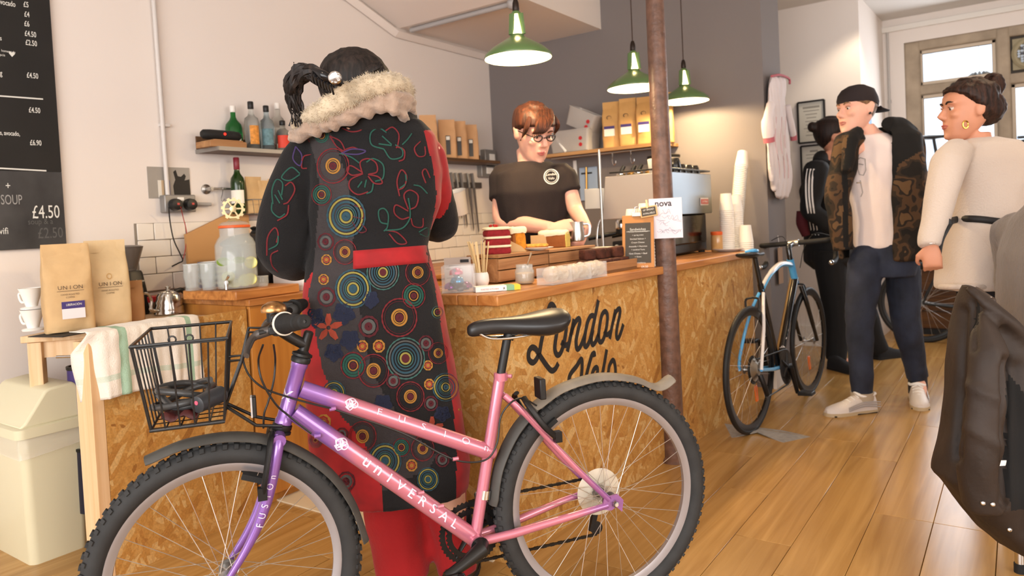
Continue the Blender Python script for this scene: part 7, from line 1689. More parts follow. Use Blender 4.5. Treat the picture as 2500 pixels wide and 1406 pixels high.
for txt, dv, sz in (('London', -3, 8.5), ('Velo', 7, 8.5)): mb.text(txt, sz, 0, (1, 0, 0), (0, 1, 0), align='CENTER', bold=.01, fn=lambda x, y, l, dv=dv: on_surf(bvt, 1346+x, 431+dv-y-.08*x))
mb.build('printed_logo', CHALK, Bq, smooth=0)
HBR = hairmat('auburn_hair', '20100b', '532c1a')
mb = MB(); hb_.cap_hair(mb, .014, front=.165); mb.sphere(hb_.p(0, -.085, .12), V((.05, .045, .05)), 14, 10); h2 = blob(mb, .007, 2); ruffle(h2, .003, lambda p: noise.noise(V((p.x*60, p.y*60, p.z*12)))); h2.build('hair', HBR, Bq, smooth=180)
strands(Bq, [[hb_.p(-.05+.012*k, .03, .222), hb_.p(-.02+.012*k, .088, .195), hb_.p(.012+.010*k, .108, .160), hb_.p(.03+.010*k, .100, .135)] for k in range(6)]+[[hb_.p(-.062, .04, .2), hb_.p(-.078, .06, .16), hb_.p(-.079, .035, .10)], [hb_.p(.062, .05, .2), hb_.p(.078, .06, .15), hb_.p(.078, .03, .09)]], .014, HBR, 'fringe')
mb = MB()
for sg in (-1, 1): ft = feet_at(1312, 900, DB)+sx*.11*sg; mb.tube([hp+sx*.085*sg, (hp+sx*.09*sg).lerp(ft, .5)+UP*.03, ft+UP*.05], [.11, .09, .075], 16)
mb.loft([ell(hp+UP*.06, .19, .13, 20, ax=sx, ay=fd), ell(hp-UP*.10, .20, .14, 20, ax=sx, ay=fd)]); blob(mb, .014, 2).build('trousers', mat('black_denim', '16161a', .9), Bq, smooth=180)
for sg in (-1, 1): shoe(Bq, feet_at(1312, 900, DB)+sx*.11*sg-fd*.06, fd, .25, BLACK, RUBBER)
t = thing('milk_jug', 'small steel milk jug held in the hands of the barista', 'jug', jug-UP*.05)
MB().lathe([(.030, 0), (.034, .004), (.036, .03), (.032, .07), (.034, .092), (.032, .092), (.03, .07), (.033, .03)], jug-UP*.05, 28).build('body', STEEL, t)
MB().tube(smooth_path([jug+RT*.033+UP*.03, jug+RT*.06+UP*.025, jug+RT*.058-UP*.02, jug+RT*.034-UP*.03], 5), .004, 8, flat=1.6).build('handle', STEEL, t)

# ---------------------------------------------------------------- man in the backwards cap, walking
DC = 4.15
Cq = thing('person', 'young man in a backwards dark cap, open camouflage jacket, white T-shirt and jeans', 'person', feet_at(2150, 900, DC))
cf = (-RT*.75-FW*.66).normalized(); cx = V((-cf.y, cf.x, 0)); cx = cx if cx.dot(RT) > 0 else -cx
hc = Head(J(2092, 268, DC), -RT*.93-FW*.25, .02, 0, 1.16)
mb = MB(); hc.shape(mb)
nk, ch, wa, hp = J(2122, 322, DC), J(2138, 410, DC), J(2150, 540, DC), J(2155, 630, DC)
mb.tube([hc.p(0, -.035, .02), nk-UP*.03], [.058, .066], 14); torso(mb, nk, ch, wa, hp, cx, (.065, .165, .12, .11), (.05, .1, .075, .06))
S1, E1, W1 = J(2072, 350, DC-.02), J(2042, 480, DC-.02), J(2058, 560, DC-.04); S2, E2, W2 = J(2222, 352, DC+.05), J(2240, 480, DC+.06), J(2226, 560, DC+.02)
for s_, e_, w_, sd in ((S1, E1, W1, -1), (S2, E2, W2, 1)): chain(mb, [s_.lerp(ch, .35), s_, s_.lerp(e_, .5), e_, e_.lerp(w_, .45), w_], [.06, .055, .048, .042, .036, .028]); hand(mb, w_, -UP-RT*.1, cx*sd, sd, (1.2, 1.25, 1.3, 1.3), .85)
K1, A1_ = J(2098, 800, DC-.04), J(2105, 965, DC-.06); K2, A2_ = J(2213, 790, DC+.02), J(2240, 915, DC+.12)
for h_, k_, a_ in ((J(2118, 640, DC-.03), K1, A1_), (J(2200, 640, DC+.02), K2, A2_)): chain(mb, [h_+UP*.04, h_, h_.lerp(k_, .5), k_, k_.lerp(a_, .4), a_], [.045, .06, .06, .05, .046, .036])
F1, F2 = feet_at(2118, 965, DC-.06), feet_at(2240, 940, DC+.1)
mb.tube([A1_, F1+UP*.05-RT*.04, F1+UP*.03-RT*.15], [.036, .034, .02], 10); mb.tube([A2_, F2+UP*.05-FW*.04, F2+UP*.03-FW*.12-RT*.05], [.036, .034, .02], 10)
skinned(Cq, mb, .0065, SKINW); hc.features(Cq, brow='8a6a4c', lips='b87064')
WT = mat('white_tshirt', 'ecdcd6', .9, bump=.3, bscale=200); mb = MB(); torso(mb, nk-UP*.02, ch, wa, hp+UP*.07, cx, (.088, .205, .185, .18), (.08, .135, .125, .13)); ts = blob(mb, .009, 3); ruffle(ts, .009, folds(8, .35, 8)); ts.build('tshirt', WT, Cq, smooth=180)
bvt = BVHTree.FromPolygons(ts.v, ts.f); mb = MB()
GP = mat('faded_shirt_print', 'a49a95', .9)
for L in ([(2094, 390), (2100, 385), (2112, 388), (2114, 415), (2108, 428), (2098, 426), (2093, 405), (2094, 390)], [(2096, 400), (2108, 402)], [(2100, 440), (2106, 470), (2102, 480)]):
    P = [on_surf(bvt, u, v) for u, v in L]
    if all(P): mb.ribbon(P, .006, CAM-P[0], .0006)
if mb.v: mb.build('printed_drawing', GP, Cq, smooth=0)
tp = J(2097, 446, DC-.16); MB().tube([tp-RT*.012, tp+RT*.012], .004, 8).build('pendant', CHROME, Cq)
def camo():
    m, nt, b = node_mat('camouflage_cloth', .85, .3); tc = N(nt, 'ShaderNodeTexCoord'); n = N(nt, 'ShaderNodeTexNoise'); n.inputs['Scale'].default_value = 9; n.inputs['Detail'].default_value = 2; nt.links.new(tc.outputs['Object'], n.inputs['Vector'])
    r = ramp(nt, [(0, '191512'), (.43, '2c2219'), (.5, '4c3724'), (.57, '241c16'), (.63, '5f472e')], n.outputs[0], 'CONSTANT'); nt.links.new(r.outputs[0], b.inputs['Base Color']); return m
CAMO = camo(); LIN = mat('black_fleece', '100f0f', .95)
mb = MB()   # open jacket: back and sides as a thick shell, two front flaps, sleeves
f0_, f1_ = math.radians(31), math.radians(300); rings = []
for p, w_, th in ((J(2150, 305, DC+.02), .13, .12), (J(2150, 335, DC+.02), .215, .165), (J(2150, 420, DC+.01), .235, .185), (J(2152, 520, DC), .235, .19), (J(2155, 600, DC), .24, .20), (J(2158, 632, DC), .24, .2)):
    q = lambda k, i: p+cf*(th-k)*math.cos(f0_+(f1_-f0_)*i/24)+cx*(w_-k)*math.sin(f0_+(f1_-f0_)*i/24)
    rings.append([q(0, i) for i in range(25)]+[q(.028, i) for i in range(24, -1, -1)])
mb.loft(rings)
for s_, e_, w_ in ((S1, E1, W1), (S2, E2, W2)): chain(mb, [s_.lerp(ch, .25)+UP*.02, s_+UP*.01, s_.lerp(e_, .5), e_, e_.lerp(w_, .5), w_-UP*.12], [.075, .076, .072, .07, .066, .058])
chain(mb, [J(2165, 300, DC-.12), J(2205, 318, DC-.02), J(2235, 345, DC+.0)], [.04, .06, .05]); chain(mb, [J(2095, 322, DC-.05), J(2076, 345, DC-.12), J(2066, 420, DC-.17)], [.035, .045, .03])
jk = blob(mb, .010, 3); ruffle(jk, .012, folds(7, .6, 12))
LAP = [(2075, 300), (2170, 295), (2245, 330), (2250, 368), (2195, 400), (2172, 470), (2150, 560), (2150, 440), (2160, 350), (2100, 340), (2070, 420), (2072, 600), (2085, 660), (2060, 600), (2056, 420)]
for i, f in enumerate(jk.f):
    c = (jk.v[f[0]]+jk.v[f[2]])/2; u, v, d = proj(c); jk.m[i] = 1 if inpoly(u, v, LAP) or (v < 330 and u < 2240) else 0
jk.build('jacket', [CAMO, LIN], Cq, smooth=180)
JEAN = mat('blue_denim', '222838', .85, bump=.4, bscale=220, var=.5, vscale=7)
mb = MB(); mb.loft([ell(hp+UP*.10, .175, .125, 20, ax=cx, ay=cf), ell(hp-UP*.02, .185, .14, 20, ax=cx, ay=cf), ell(hp-UP*.10, .17, .13, 20, ax=cx, ay=cf)])
for h_, k_, a_ in ((J(2112, 650, DC-.03), K1, A1_), (J(2202, 650, DC+.02), K2, A2_)): chain(mb, [h_+UP*.04, h_, h_.lerp(k_, .5), k_, k_.lerp(a_, .5), a_-UP*.015], [.09, .095, .088, .075, .066, .058], 16)
mb.sphere(J(2114, 636, DC-.04), .088); jn = blob(mb, .010, 2); ruffle(jn, .007, folds(12, .9, 15)); jn.build('jeans', JEAN, Cq, smooth=180)
MB().tube([A2_+UP*.02, A2_-UP*.06, F2+UP*.05], [.05, .052, .05], 16).build('sock', mat('grey_sock', '2a2727', .9), Cq)
for a_ in (A1_,): MB().tube([a_+UP*.02, a_-UP*.022], [.062, .060], 20).build('turned_cuff', mat('pale_cuff', 'b3a48f', .9), Cq); MB().tube([a_-UP*.02, a_-UP*.07-RT*.005], [.045, .048], 16).build('sock', BLACK, Cq)
SN = mat('white_sneaker', 'd9cfc8', .5, bump=.2, bscale=40); SOL = mat('cream_sole', 'bda988', .6)
for fpos, dr, lf in ((F1+RT*.03, -RT*.97-FW*.2, .0), (F2+FW*.06+RT*.025, -RT*.42-FW*.9, .0)):
    b, o, d, y = shoe(Cq, fpos, dr, .30, SN, SOL, .05, .095, lf, 'sneaker')
    for k in range(3): MB().tube(smooth_path([o-d*.01+y*.0485+UP*(.04+.013*k), o+d*.09+y*.047+UP*(.05+.012*k), o+d*.19+y*.049+UP*(.032+.009*k)], 4), .0032, 6).build('side_stripe', mat('silver_panel', 'a9a2a0', .4), b)
    MB().tube(smooth_path([o-d*.012+UP*.105, o+d*.03+y*.034+UP*.106, o+d*.09+y*.036+UP*.105, o+d*.11+UP*.118, o+d*.09-y*.036+UP*.105, o+d*.03-y*.034+UP*.106], 4, True), .008, 8, closed=True).build('ankle_collar', PAPERW, b)
    MB().box(o+d*.14+UP*.008, (.27, .09, .01), ax=(d, y, UP)).build('tread', RUBBER, b, bevel=.003)
    mb = MB()
    for k in range(5): mb.tube([o+d*(.11+.026*k)+y*.028+UP*(.095-.010*k), o+d*(.115+.026*k)+UP*(.112-.013*k), o+d*(.11+.026*k)-y*.028+UP*(.095-.010*k)], .004, 6)
    mb.build('laces', PAPERW, b)
CAPM = mat('dark_maroon_cap', '231a1c', .85, bump=.3, bscale=150)
mb = MB(); rings = []
for z, f_, b_, w_ in ((.148, .094, -.106, .083), (.165, .096, -.110, .086), (.19, .088, -.105, .083), (.215, .068, -.09, .070), (.232, .035, -.055, .042), (.238, .0, -.02, .012)): rings.append([hc.p(w_*math.cos(a), (f_+b_)/2+(f_-b_)/2*math.sin(a), z-.025*max(0, -math.sin(a))*(1 if z < .2 else .4)) for a in (2*PI*i/28 for i in range(28))])
mb.loft(rings); cp = mb.build('cap', CAPM, Cq)
mb = MB(); mb.loft([[hc.p(.066*math.cos(a)*(1-.15*t), -.085-.085*t*math.sin(a)-.012*t, .122-.016*t) for a in (PI*i/14 for i in range(15))] for t in (.0, .5, 1.0) for dz in (0,)], caps=False, loop=False); mb.build('cap_peak', CAPM, Cq, solid=.006)
mb = MB(); hc.cap_hair(mb, .005, front=.15); mb.build('hair', hairmat('fair_hair', '5b4431', '8d6b4c'), Cq, smooth=180)
MB().sphere(hc.p(-.078, -.006, .088), .008*1.1, 10, 8).build('ear_plug', BLACK, Cq)

# ---------------------------------------------------------------- person in the black tracksuit top, behind the man
DD = 5.35
Dq = thing('person', 'person in a black hooded top with white sleeve stripes behind the man in the cap', 'person', feet_at(2040, 880, DD))
df = (RT*.90+FW*.3).normalized(); dx = V((-df.y, df.x, 0)); dx = dx if dx.dot(FW) < 0 else -dx
hd_ = Head(J(2032, 335, DD), RT*.92-FW*.12, .12, 0, 1.22)
mb = MB(); hd_.shape(mb)
nk, ch, wa, hp = J(2022, 392, DD), J(2012, 460, DD), J(2020, 560, DD), J(2028, 630, DD)
mb.tube([hd_.p(0, -.03, .02), nk-UP*.03], [.058, .066], 14); torso(mb, nk, ch, wa, hp, dx, (.06, .16, .13, .14), (.05, .09, .08, .1))
S1, E1, W1 = J(1992, 415, DD-.19), J(1978, 510, DD-.20), J(2035, 560, DD-.25); S2, E2, W2 = J(2045, 415, DD+.19), J(2040, 520, DD+.2), J(2075, 570, DD+.15)
for s_, e_, w_, sd in ((S1, E1, W1, 1), (S2, E2, W2, -1)): chain(mb, [s_.lerp(ch, .35), s_, s_.lerp(e_, .5), e_, e_.lerp(w_, .45), w_], [.06, .055, .048, .042, .036, .028]); hand(mb, w_, RT*.8-UP*.3, dx*sd, sd)
fa, fb2 = feet_at(2042, 900, DD-.12), feet_at(2150, 890, DD+.1)
for h_, ft, sd in ((J(2025, 640, DD-.09), fa, 1), (J(2050, 640, DD+.09), fb2, -1)):
    k_ = h_.lerp(ft, .5)+df*.03; chain(mb, [h_+UP*.04, h_, h_.lerp(k_, .5), k_, k_.lerp(ft, .4), ft+UP*.09], [.085, .088, .075, .056, .052, .036]); mb.tube([ft+UP*.07, ft+UP*.03+df*.12], [.035, .025], 10)
skinned(Dq, mb, .009, SKINT); hd_.features(Dq)
TRK = mat('black_tracksuit', '0f0f11', .8, bump=.2, bscale=150); mb = MB(); torso(mb, nk-UP*.01, ch, wa, hp-UP*.02, dx, (.1, .225, .2, .21), (.1, .15, .14, .16))
for s_, e_, w_ in ((S1, E1, W1), (S2, E2, W2)): chain(mb, [s_.lerp(ch, .4), s_, s_.lerp(e_, .5), e_, e_.lerp(w_, .5), w_], [.08, .085, .075, .068, .06, .05])
mb.tube(smooth_path([J(1998, 398, DD-.06), J(2004, 385, DD-.02), J(2010, 388, DD+.1)], 4), .05, 12)
tk = blob(mb, .012, 3); ruffle(tk, .009, folds(7, .6, 18)); tk.build('hooded_top', TRK, Dq, smooth=180)
bvt = BVHTree.FromPolygons(tk.v, tk.f)
for k in range(3):
    P = [on_surf(bvt, u+k*7.5, v, .003) for u, v in ((1972, 412), (1968, 440), (1968, 480), (1973, 520), (1980, 560), (1984, 574))]; P = [p for p in P if p]
    if len(P) > 2: MB().ribbon(smooth_path(P, 3), .011, CAM-P[0], .001).build('sleeve_stripe', PAPERW, Dq, smooth=0)
mb = MB()
for h_, ft in ((J(2028, 645, DD-.09), fa), (J(2055, 645, DD+.09), fb2)): k_ = h_.lerp(ft, .5)+df*.03; chain(mb, [h_+UP*.1, h_, k_, k_.lerp(ft, .5), ft+UP*.06], [.11, .115, .09, .08, .07], 14)
blob(mb, .012, 2).build('trousers', mat('black_trousers', '0e0e10', .9), Dq, smooth=180)
shoe(Dq, fa-df*.05, -FW*.9+RT*.3, .27, mat('black_suede', '17171a', .9), RUBBER); shoe(Dq, fb2-df*.04, df, .28, MATS['black_suede'], RUBBER)
mb = MB(); hd_.cap_hair(mb, .016, front=.165); mb.sphere(J(1983, 310, DD), V((.035, .035, .04)), 12, 8); HD = hairmat('dark_brown_hair', '120c0a', '33211a'); h2 = blob(mb, .009, 2); h2.build('hair', HD, Dq, smooth=180)
mb = MB(); limb(mb, [(1957, 515, DD-.1, 12), (1958, 545, DD-.1, 14), (1968, 575, DD-.1, 10)], 10); mb.build('maroon_bag', mat('maroon_cloth', '54141c', .8), Dq)

# ---------------------------------------------------------------- woman in the white jumper
DE = 3.25
Eq = thing('person', 'person in a long white knitted jumper with a black belt, dark hair in a bun', 'person', feet_at(2400, 900, DE))
ef = (-RT*.93+FW*.36).normalized(); ex = V((-ef.y, ef.x, 0)); ex = ex if ex.dot(FW) < 0 else -ex
he = Head(J(2362, 268, DE), -RT*.97+FW*.1, .0, 0, 1.12)
mb = MB(); he.shape(mb)
nk, ch, wa, hp = J(2388, 348, DE), J(2400, 430, DE), J(2402, 545, DE), J(2395, 640, DE)
mb.tube([he.p(0, -.035, .02), nk-UP*.03], [.052, .06], 14); torso(mb, nk, ch, wa, hp, ex, (.055, .14, .12, .13), (.045, .08, .075, .09))
S1, E1, W1 = J(2340, 378, DE-.10), J(2300, 500, DE-.16), J(2274, 598, DE-.18); S2, E2, W2 = J(2485, 375, DE+.1), J(2520, 500, DE+.05), J(2500, 600, DE)
for s_, e_, w_, sd in ((S1, E1, W1, 1), (S2, E2, W2, -1)): chain(mb, [s_.lerp(ch, .35), s_, s_.lerp(e_, .5), e_, e_.lerp(w_, .45), w_], [.042, .044, .042, .038, .034, .026])
hand(mb, W1, -UP*.97+RT*.02, -RT*.5-FW*.8, -1, (.9, 1.0, 1.05, 1.1), .95, (.6, .8)); hand(mb, W2, -UP, RT, 1)
for sg in (-1, 1):
    h_ = hp+ex*.09*sg; ft = feet_at(2452+22*sg, 900, DE)+ex*.09*sg; k_ = h_.lerp(ft, .5); chain(mb, [h_+UP*.04, h_, h_.lerp(k_, .5), k_, k_.lerp(ft, .4), ft+UP*.09], [.085, .088, .07, .052, .05, .034]); mb.tube([ft+UP*.07, ft+UP*.03+ef*.12], [.033, .022], 10)
skinned(Eq, mb, .0065, SKINT); he.features(Eq, brow='241812', lips='a8584e')
WK = mat('white_knit', 'c8baae', .95, bump=.7, bscale=130, sheen=.3)
mb = MB(); sil(mb, [(2350, 2425, 338, DE, .07), (2320, 2470, 352, DE, .11), (2300, 2505, 390, DE, .15), (2318, 2500, 450, DE, .165), (2322, 2492, 535, DE, .15), (2312, 2478, 570, DE, .165), (2303, 2470, 640, DE, .175), (2298, 2455, 690, DE, .178), (2300, 2450, 703, DE, .174)], 36, 2.3)
limb(mb, [(2340, 365, DE-.08, 34), (2318, 400, DE-.13, 42), (2300, 470, DE-.15, 38), (2284, 540, DE-.16, 34), (2272, 585, DE-.17, 29), (2271, 603, DE-.18, 25)], 16); limb(mb, [(2455, 365, DE+.05, 36), (2495, 400, DE+.05, 42), (2512, 480, DE+.03, 38), (2515, 560, DE, 32), (2505, 600, DE, 27)], 16)
wk = blob(mb, .009, 3); ruffle(wk, .010, folds(6, .5, 21, .3)); wk.build('jumper', WK, Eq, smooth=180)
mb = MB(); mb.tube([pd(2375+78*math.cos(a), 700, DE+.17*math.sin(a)) for a in (2*PI*i/32 for i in range(32))], .012, 8, closed=True); mb.build('rolled_hem', WK, Eq)
bvt = BVHTree.FromPolygons(wk.v, wk.f); P = [on_surf(bvt, u, v, .006) for u, v in ((2318, 541), (2335, 536), (2365, 534), (2400, 536), (2440, 541), (2478, 544))]; P = [p for p in P if p]
BL = mat('black_tie_belt', '141416', .6); MB().tube(smooth_path(P, 4), .015, 8, flat=.5, upv=CAM-P[0]).build('belt', BL, Eq)
MB().tube(smooth_path([J(2322, 540, DE-.19), J(2310, 560, DE-.2), J(2296, 590, DE-.19), J(2288, 640, DE-.17)], 4), .016, 8, flat=.5).build('belt_tail', BL, Eq)
mb = MB()
for sg in (-1, 1): ft = feet_at(2452+22*sg, 900, DE)+ex*.09*sg; h_ = hp+ex*.085*sg; k_ = h_.lerp(ft, .5); chain(mb, [h_, h_.lerp(k_, .6), k_, k_.lerp(ft, .5), ft+UP*.05], [.1, .085, .066, .06, .046], 14)
blob(mb, .010, 2).build('leggings', mat('black_leggings', '141317', .8), Eq, smooth=180)
for sg in (-1, 1): shoe(Eq, feet_at(2452+22*sg, 900, DE)+ex*.09*sg-ef*.05, ef, .25, BLACK, RUBBER)
mb = MB(); he.cap_hair(mb, .018, front=.188); mb.sphere(J(2402, 262, DE), V((.085, .09, .085)), 18, 12); mb.sphere(J(2424, 208, DE), V((.05, .05, .055)), 14, 10); mb.sphere(J(2408, 240, DE), V((.05, .05, .05)), 12, 8); HE = hairmat('brown_black_hair', '130b09', '3d241a'); h2 = blob(mb, .007, 2); ruffle(h2, .006, lambda p: noise.noise(V((p.x*30, p.y*30, p.z*22)))+.5*noise.noise(p*80)); h2.build('hair', HE, Eq, smooth=180)
strands(Eq, [[J(2424+24*math.cos(a+k), 208+27*math.sin(a+k), DE-.03) for a in (0, .7, 1.4, 2.1, 2.8)] for k in range(6)]+[[J(2420, 300, DE), J(2440, 285, DE), J(2452, 275, DE)]], .008, HE)
ec = J(2357, 304, DE-.10); MB().tube([ec+RT*.012*math.cos(a)+UP*.016*math.sin(a) for a in (2*PI*i/18 for i in range(18))], .0035, 6, closed=True).build('hoop_earring', mat('gold', 'd8a850', .2, 1), Eq)
MB().tube([W1+UP*.01+RT*.033*math.cos(a)+FW*.03*math.sin(a) for a in (2*PI*i/20 for i in range(20))], .003, 6, closed=True).build('bangle', CHROME, Eq)
# ================================================================ right side of the room
# road bicycle leaning on the counter's far end
RB_, FB_ = V((-1.155, 3.79, 0)), V((-1.085, 4.75, 0))
es2 = (FB_-RB_).normalized(); en2 = V((es2.y, -es2.x, 0)); tilt = -.07
up2 = (UP*math.cos(tilt)+en2*math.sin(tilt)).normalized(); en3 = es2.cross(up2)
def Q(s, z, n=0): return RB_+es2*s+up2*z+en3*n
rbk = thing('road_bicycle', 'black, white and blue road bicycle leaning beside the far end of the counter', 'bicycle', RB_)
TY2 = mat('slick_black_tyre', '191919', .6); DRM = mat('black_rim', '17181a', .3, .3); RBK = mat('gloss_black_frame', '121315', .2, coat=.6); RWH = mat('gloss_white_frame', 'd8d3d0', .25, coat=.6); RBL = mat('sky_blue_frame', '4fa0d6', .25, coat=.6); GOLDT = mat('pale_gold_decal', 'b08d58', .4)
wheel(rbk, Q(0, .335), en3, .335, .0125, 24, rim_h=.026, rim_w=.02, rim_mat=DRM, tyre_mat=TY2, spoke_r=.0009); wheel(rbk, Q(.985, .335), en3, .335, .0125, 20, rim_h=.026, rim_w=.02, rim_mat=DRM, tyre_mat=TY2, spoke_r=.0009)
def rp2(n, mb, m, **k): return mb.build(n, m, rbk, **k)
BB2, ST2, HT2, HB2 = Q(.41, .275), Q(.27, .76), Q(.80, .86), Q(.85, .71)
rp2('seat_tube', MB().tube([BB2, ST2], .017, 14), RBK)
tt = smooth_path([ST2-up2*.03, Q(.42, .80), Q(.62, .845), HT2-up2*.03], 5)
rp2('top_tube', MB().tube(tt, [.012]*6+[.015]*10, 14), RWH); rp2('top_tube_stripe', MB().tube([p+en3*.005-up2*.007 for p in tt], .0115, 12), RBL)
rp2('down_tube', MB().tube([HB2+up2*.03, BB2], .022, 18), RBK); rp2('down_tube_edge', MB().tube([HB2+up2*.03-en3*.012, BB2-en3*.012], .019, 14), GOLDT)
fl, Ll = on_tube(HB2, BB2, .024, 0)
mb = MB()
for i, ch_ in enumerate('CARRERA'): mb.text(ch_, .04, 0, (1, 0, 0), (0, 1, 0), align='CENTER', fn=lambda x, y, l, i=i: fl(Ll*(.2+.1*i)+x, y-.014, l+.001))
rp2('frame_lettering', mb, RWH, smooth=0)
rp2('head_tube', MB().tube([HT2, HB2], .021, 16), RBL)
for sg in (1, -1):
    rp2('chainstay', MB().tube([BB2+en3*.02*sg, Q(.2, .30, .045*sg), Q(.0, .335, .06*sg)], [.012, .011, .009], 10), RBL)
    rp2('seatstay', MB().tube(smooth_path([ST2-up2*.05+en3*.012*sg, Q(.2, .64, .03*sg), Q(.12, .53, .05*sg), Q(.03, .40, .06*sg), Q(0, .335, .06*sg)], 4), .009, 10), RWH if sg > 0 else RBL)
    rp2('fork_blade', MB().tube(smooth_path([Q(.855, .69, .03*sg), Q(.88, .58, .045*sg), Q(.93, .45, .05*sg), Q(.985, .335, .05*sg)], 4), [.015]*5+[.013]*4+[.011]*4, 12), RBK)
    rp2('brake_caliper', MB().tube(smooth_path([Q(.14, .70, 0), Q(.13, .69, .035*sg), Q(.12, .64, .035*sg)], 4), .006, 8), DARKM); rp2('brake_caliper', MB().tube(smooth_path([Q(.89, .70, 0), Q(.9, .69, .035*sg), Q(.9, .64, .035*sg)], 4), .006, 8), DARKM)
    c0 = Q(.90, .955, .03*sg); hp_ = [c0, Q(.905, .955, .19*sg), Q(.93, .955, .205*sg), Q(.985, .945, .21*sg), Q(1.0, .90, .212*sg), Q(.985, .845, .214*sg), Q(.93, .82, .215*sg), Q(.87, .82, .216*sg)]
    rp2('handlebar_drop', MB().tube(smooth_path(hp_, 5), .0155, 12), mat('black_bar_tape', '191817', .7, bump=.5, bscale=90))
    rp2('bar_end_plug', MB().sphere(hp_[-1], .0155, 10, 8), CHROME)
    rp2('brake_hood', MB().tube(smooth_path([Q(.97, .95, .21*sg), Q(1.03, .965, .21*sg), Q(1.055, .985, .21*sg)], 4), .017, 10).tube(smooth_path([Q(1.05, .96, .21*sg), Q(1.06, .90, .215*sg), Q(1.03, .85, .22*sg)], 4), .006, 8), BLACK)
rp2('stem', MB().tube([HT2, Q(.79, .93), Q(.80, .945)], .016, 12).tube([Q(.79, .935), Q(.90, .955)], .015, 12), RBK); rp2('stem_clamp', MB().cyl(Q(.90, .955, -.03), Q(.90, .955, .03), .021, n=14), mat('silver_clamp', 'bdb8b0', .3, .8))
rp2('seat_post', MB().tube([ST2, Q(.235, .91)], .0135, 12), RBK)
rows = []
for s_, w_, t_, b_ in ((.36, .012, .93, .915), (.34, .02, .938, .91), (.27, .026, .94, .912), (.2, .045, .942, .908), (.14, .066, .95, .912), (.10, .06, .95, .922), (.09, .04, .945, .93)):
    rows.append([Q(s_, (t_+b_)/2+(t_-b_)/2*math.copysign(abs(math.sin(a))**.8, math.sin(a)), w_*math.copysign(abs(math.cos(a))**.8, math.cos(a))) for a in (2*PI*j/16 for j in range(16))])
rp2('saddle', MB().loft(rows), SADDLEM, sub=1); rp2('saddle_flash', MB().tube(smooth_path([Q(.16, .949, .045), Q(.12, .953, .04), Q(.105, .948, .0)], 4), .010, 8), RBL)
mb = MB(); cc2 = BB2+en3*.045
mb.lathe([(.065, -.002), (.098, -.002), (.1, 0), (.098, .002), (.065, .002)], cc2, 40, en3); mb.lathe([(.05, .006), (.075, .006), (.075, .009), (.05, .009)], cc2-en3*.014, 36, en3)
for k in range(5): a = 2*PI*k/5; mb.tube([cc2, cc2+es2*.08*math.cos(a)+up2*.08*math.sin(a)], [.014, .007], 8)
rp2('chainring', mb, DARKM)
for sg, a in ((1, -1.2), (-1, 1.95)): c = BB2+en3*.07*sg; e_ = c+es2*.17*math.cos(a)+up2*.17*math.sin(a); rp2('crank_arm', MB().tube([c, e_], [.016, .011], 10), DARKM); rp2('pedal', MB().box(e_+en3*.05*sg, (.07, .08, .02), ax=(es2, en3, up2)), BLACK, bevel=.004)
rp2('sprockets', MB().lathe([(.02, 0), (.06, 0), (.06, .003), (.052, .006), (.03, .022), (.02, .024)], Q(0, .335, .022), 30, en3), mat('nickel_sprockets', 'a39a8c', .35, .9)); rp2('sprocket_guard', MB().lathe([(.03, 0), (.075, 0), (.075, .003), (.03, .003)], Q(0, .335, .016), 30, en3), BLACK)
rp2('derailleur', MB().tube([Q(-.01, .31, .055), Q(-.01, .26, .07), Q(.03, .2, .065)], .014, 10).lathe([(.003, -.004), (.02, -.003), (.02, .003), (.003, .004)], Q(.0, .27, .06), 14, en3).lathe([(.003, -.004), (.02, -.003), (.02, .003), (.003, .004)], Q(.035, .195, .06), 14, en3), DARKM)
rp2('chain', MB().tube([cc2+up2*.098, Q(0, .39, .04)], .004, 6).tube([cc2-up2*.098, Q(.03, .18, .055)], .004, 6), MATS['oily_chain'])
for c_, s0 in ((Q(.05, .20, .0), 0), (Q(.945, .2, 0), 1)): rp2('spoke_reflector', MB().box(c_, (.03, .01, .085), ax=(es2, en3, up2)), mat('orange_reflector', 'e06a1e', .3), bevel=.004)
for sg in (1, -1): rp2('cable', MB().tube(smooth_path([Q(1.03, .975, .2*sg), Q(1.0, 1.0, .1*sg), Q(.93, .92, .05*sg), Q(.87, .80, .03*sg)], 6), .0025, 6), CABLE)
rp2('axle_nut', MB().cyl(Q(0, .335, -.075), Q(0, .335, -.06), .012, n=12), CHROME)
sv = RB_+V((.01, -.01, .0025)); mb = MB()
tag(MB().prism([sv+V((-.22, .10, 0)), sv+V((-.10, -.14, 0)), sv+V((.0, -.02, .012)), sv+V((.16, -.11, .0)), sv+V((.26, .05, .0)), sv+V((.10, .07, .01))], (0, 0, .003)).build('newspaper', mat('grey_newsprint', '9a958e', .9, var=.15, vscale=40)), 'creased grey newspaper on the floor under the road bicycle rear wheel', 'paper')
# brown paper bag hanging on the handlebar side of the nib
hb2 = pd(1905, 650, 4.75); t = thing('price_tag', 'large brown card tag hanging from the grey wall end behind the road bicycle', 'tag', V((-1.29, 4.95, hb2.z-.12)))
MB().box((-1.31, 4.95, hb2.z), (.006, .10, .24)).build('card', mat('brown_card', 'a98a70', .8), t, bevel=.002); MB().tube([V((-1.312, 4.95, hb2.z+.115)), V((-1.32, 4.95, hb2.z+.2))], .002, 6).build('string', PAPERW, t)

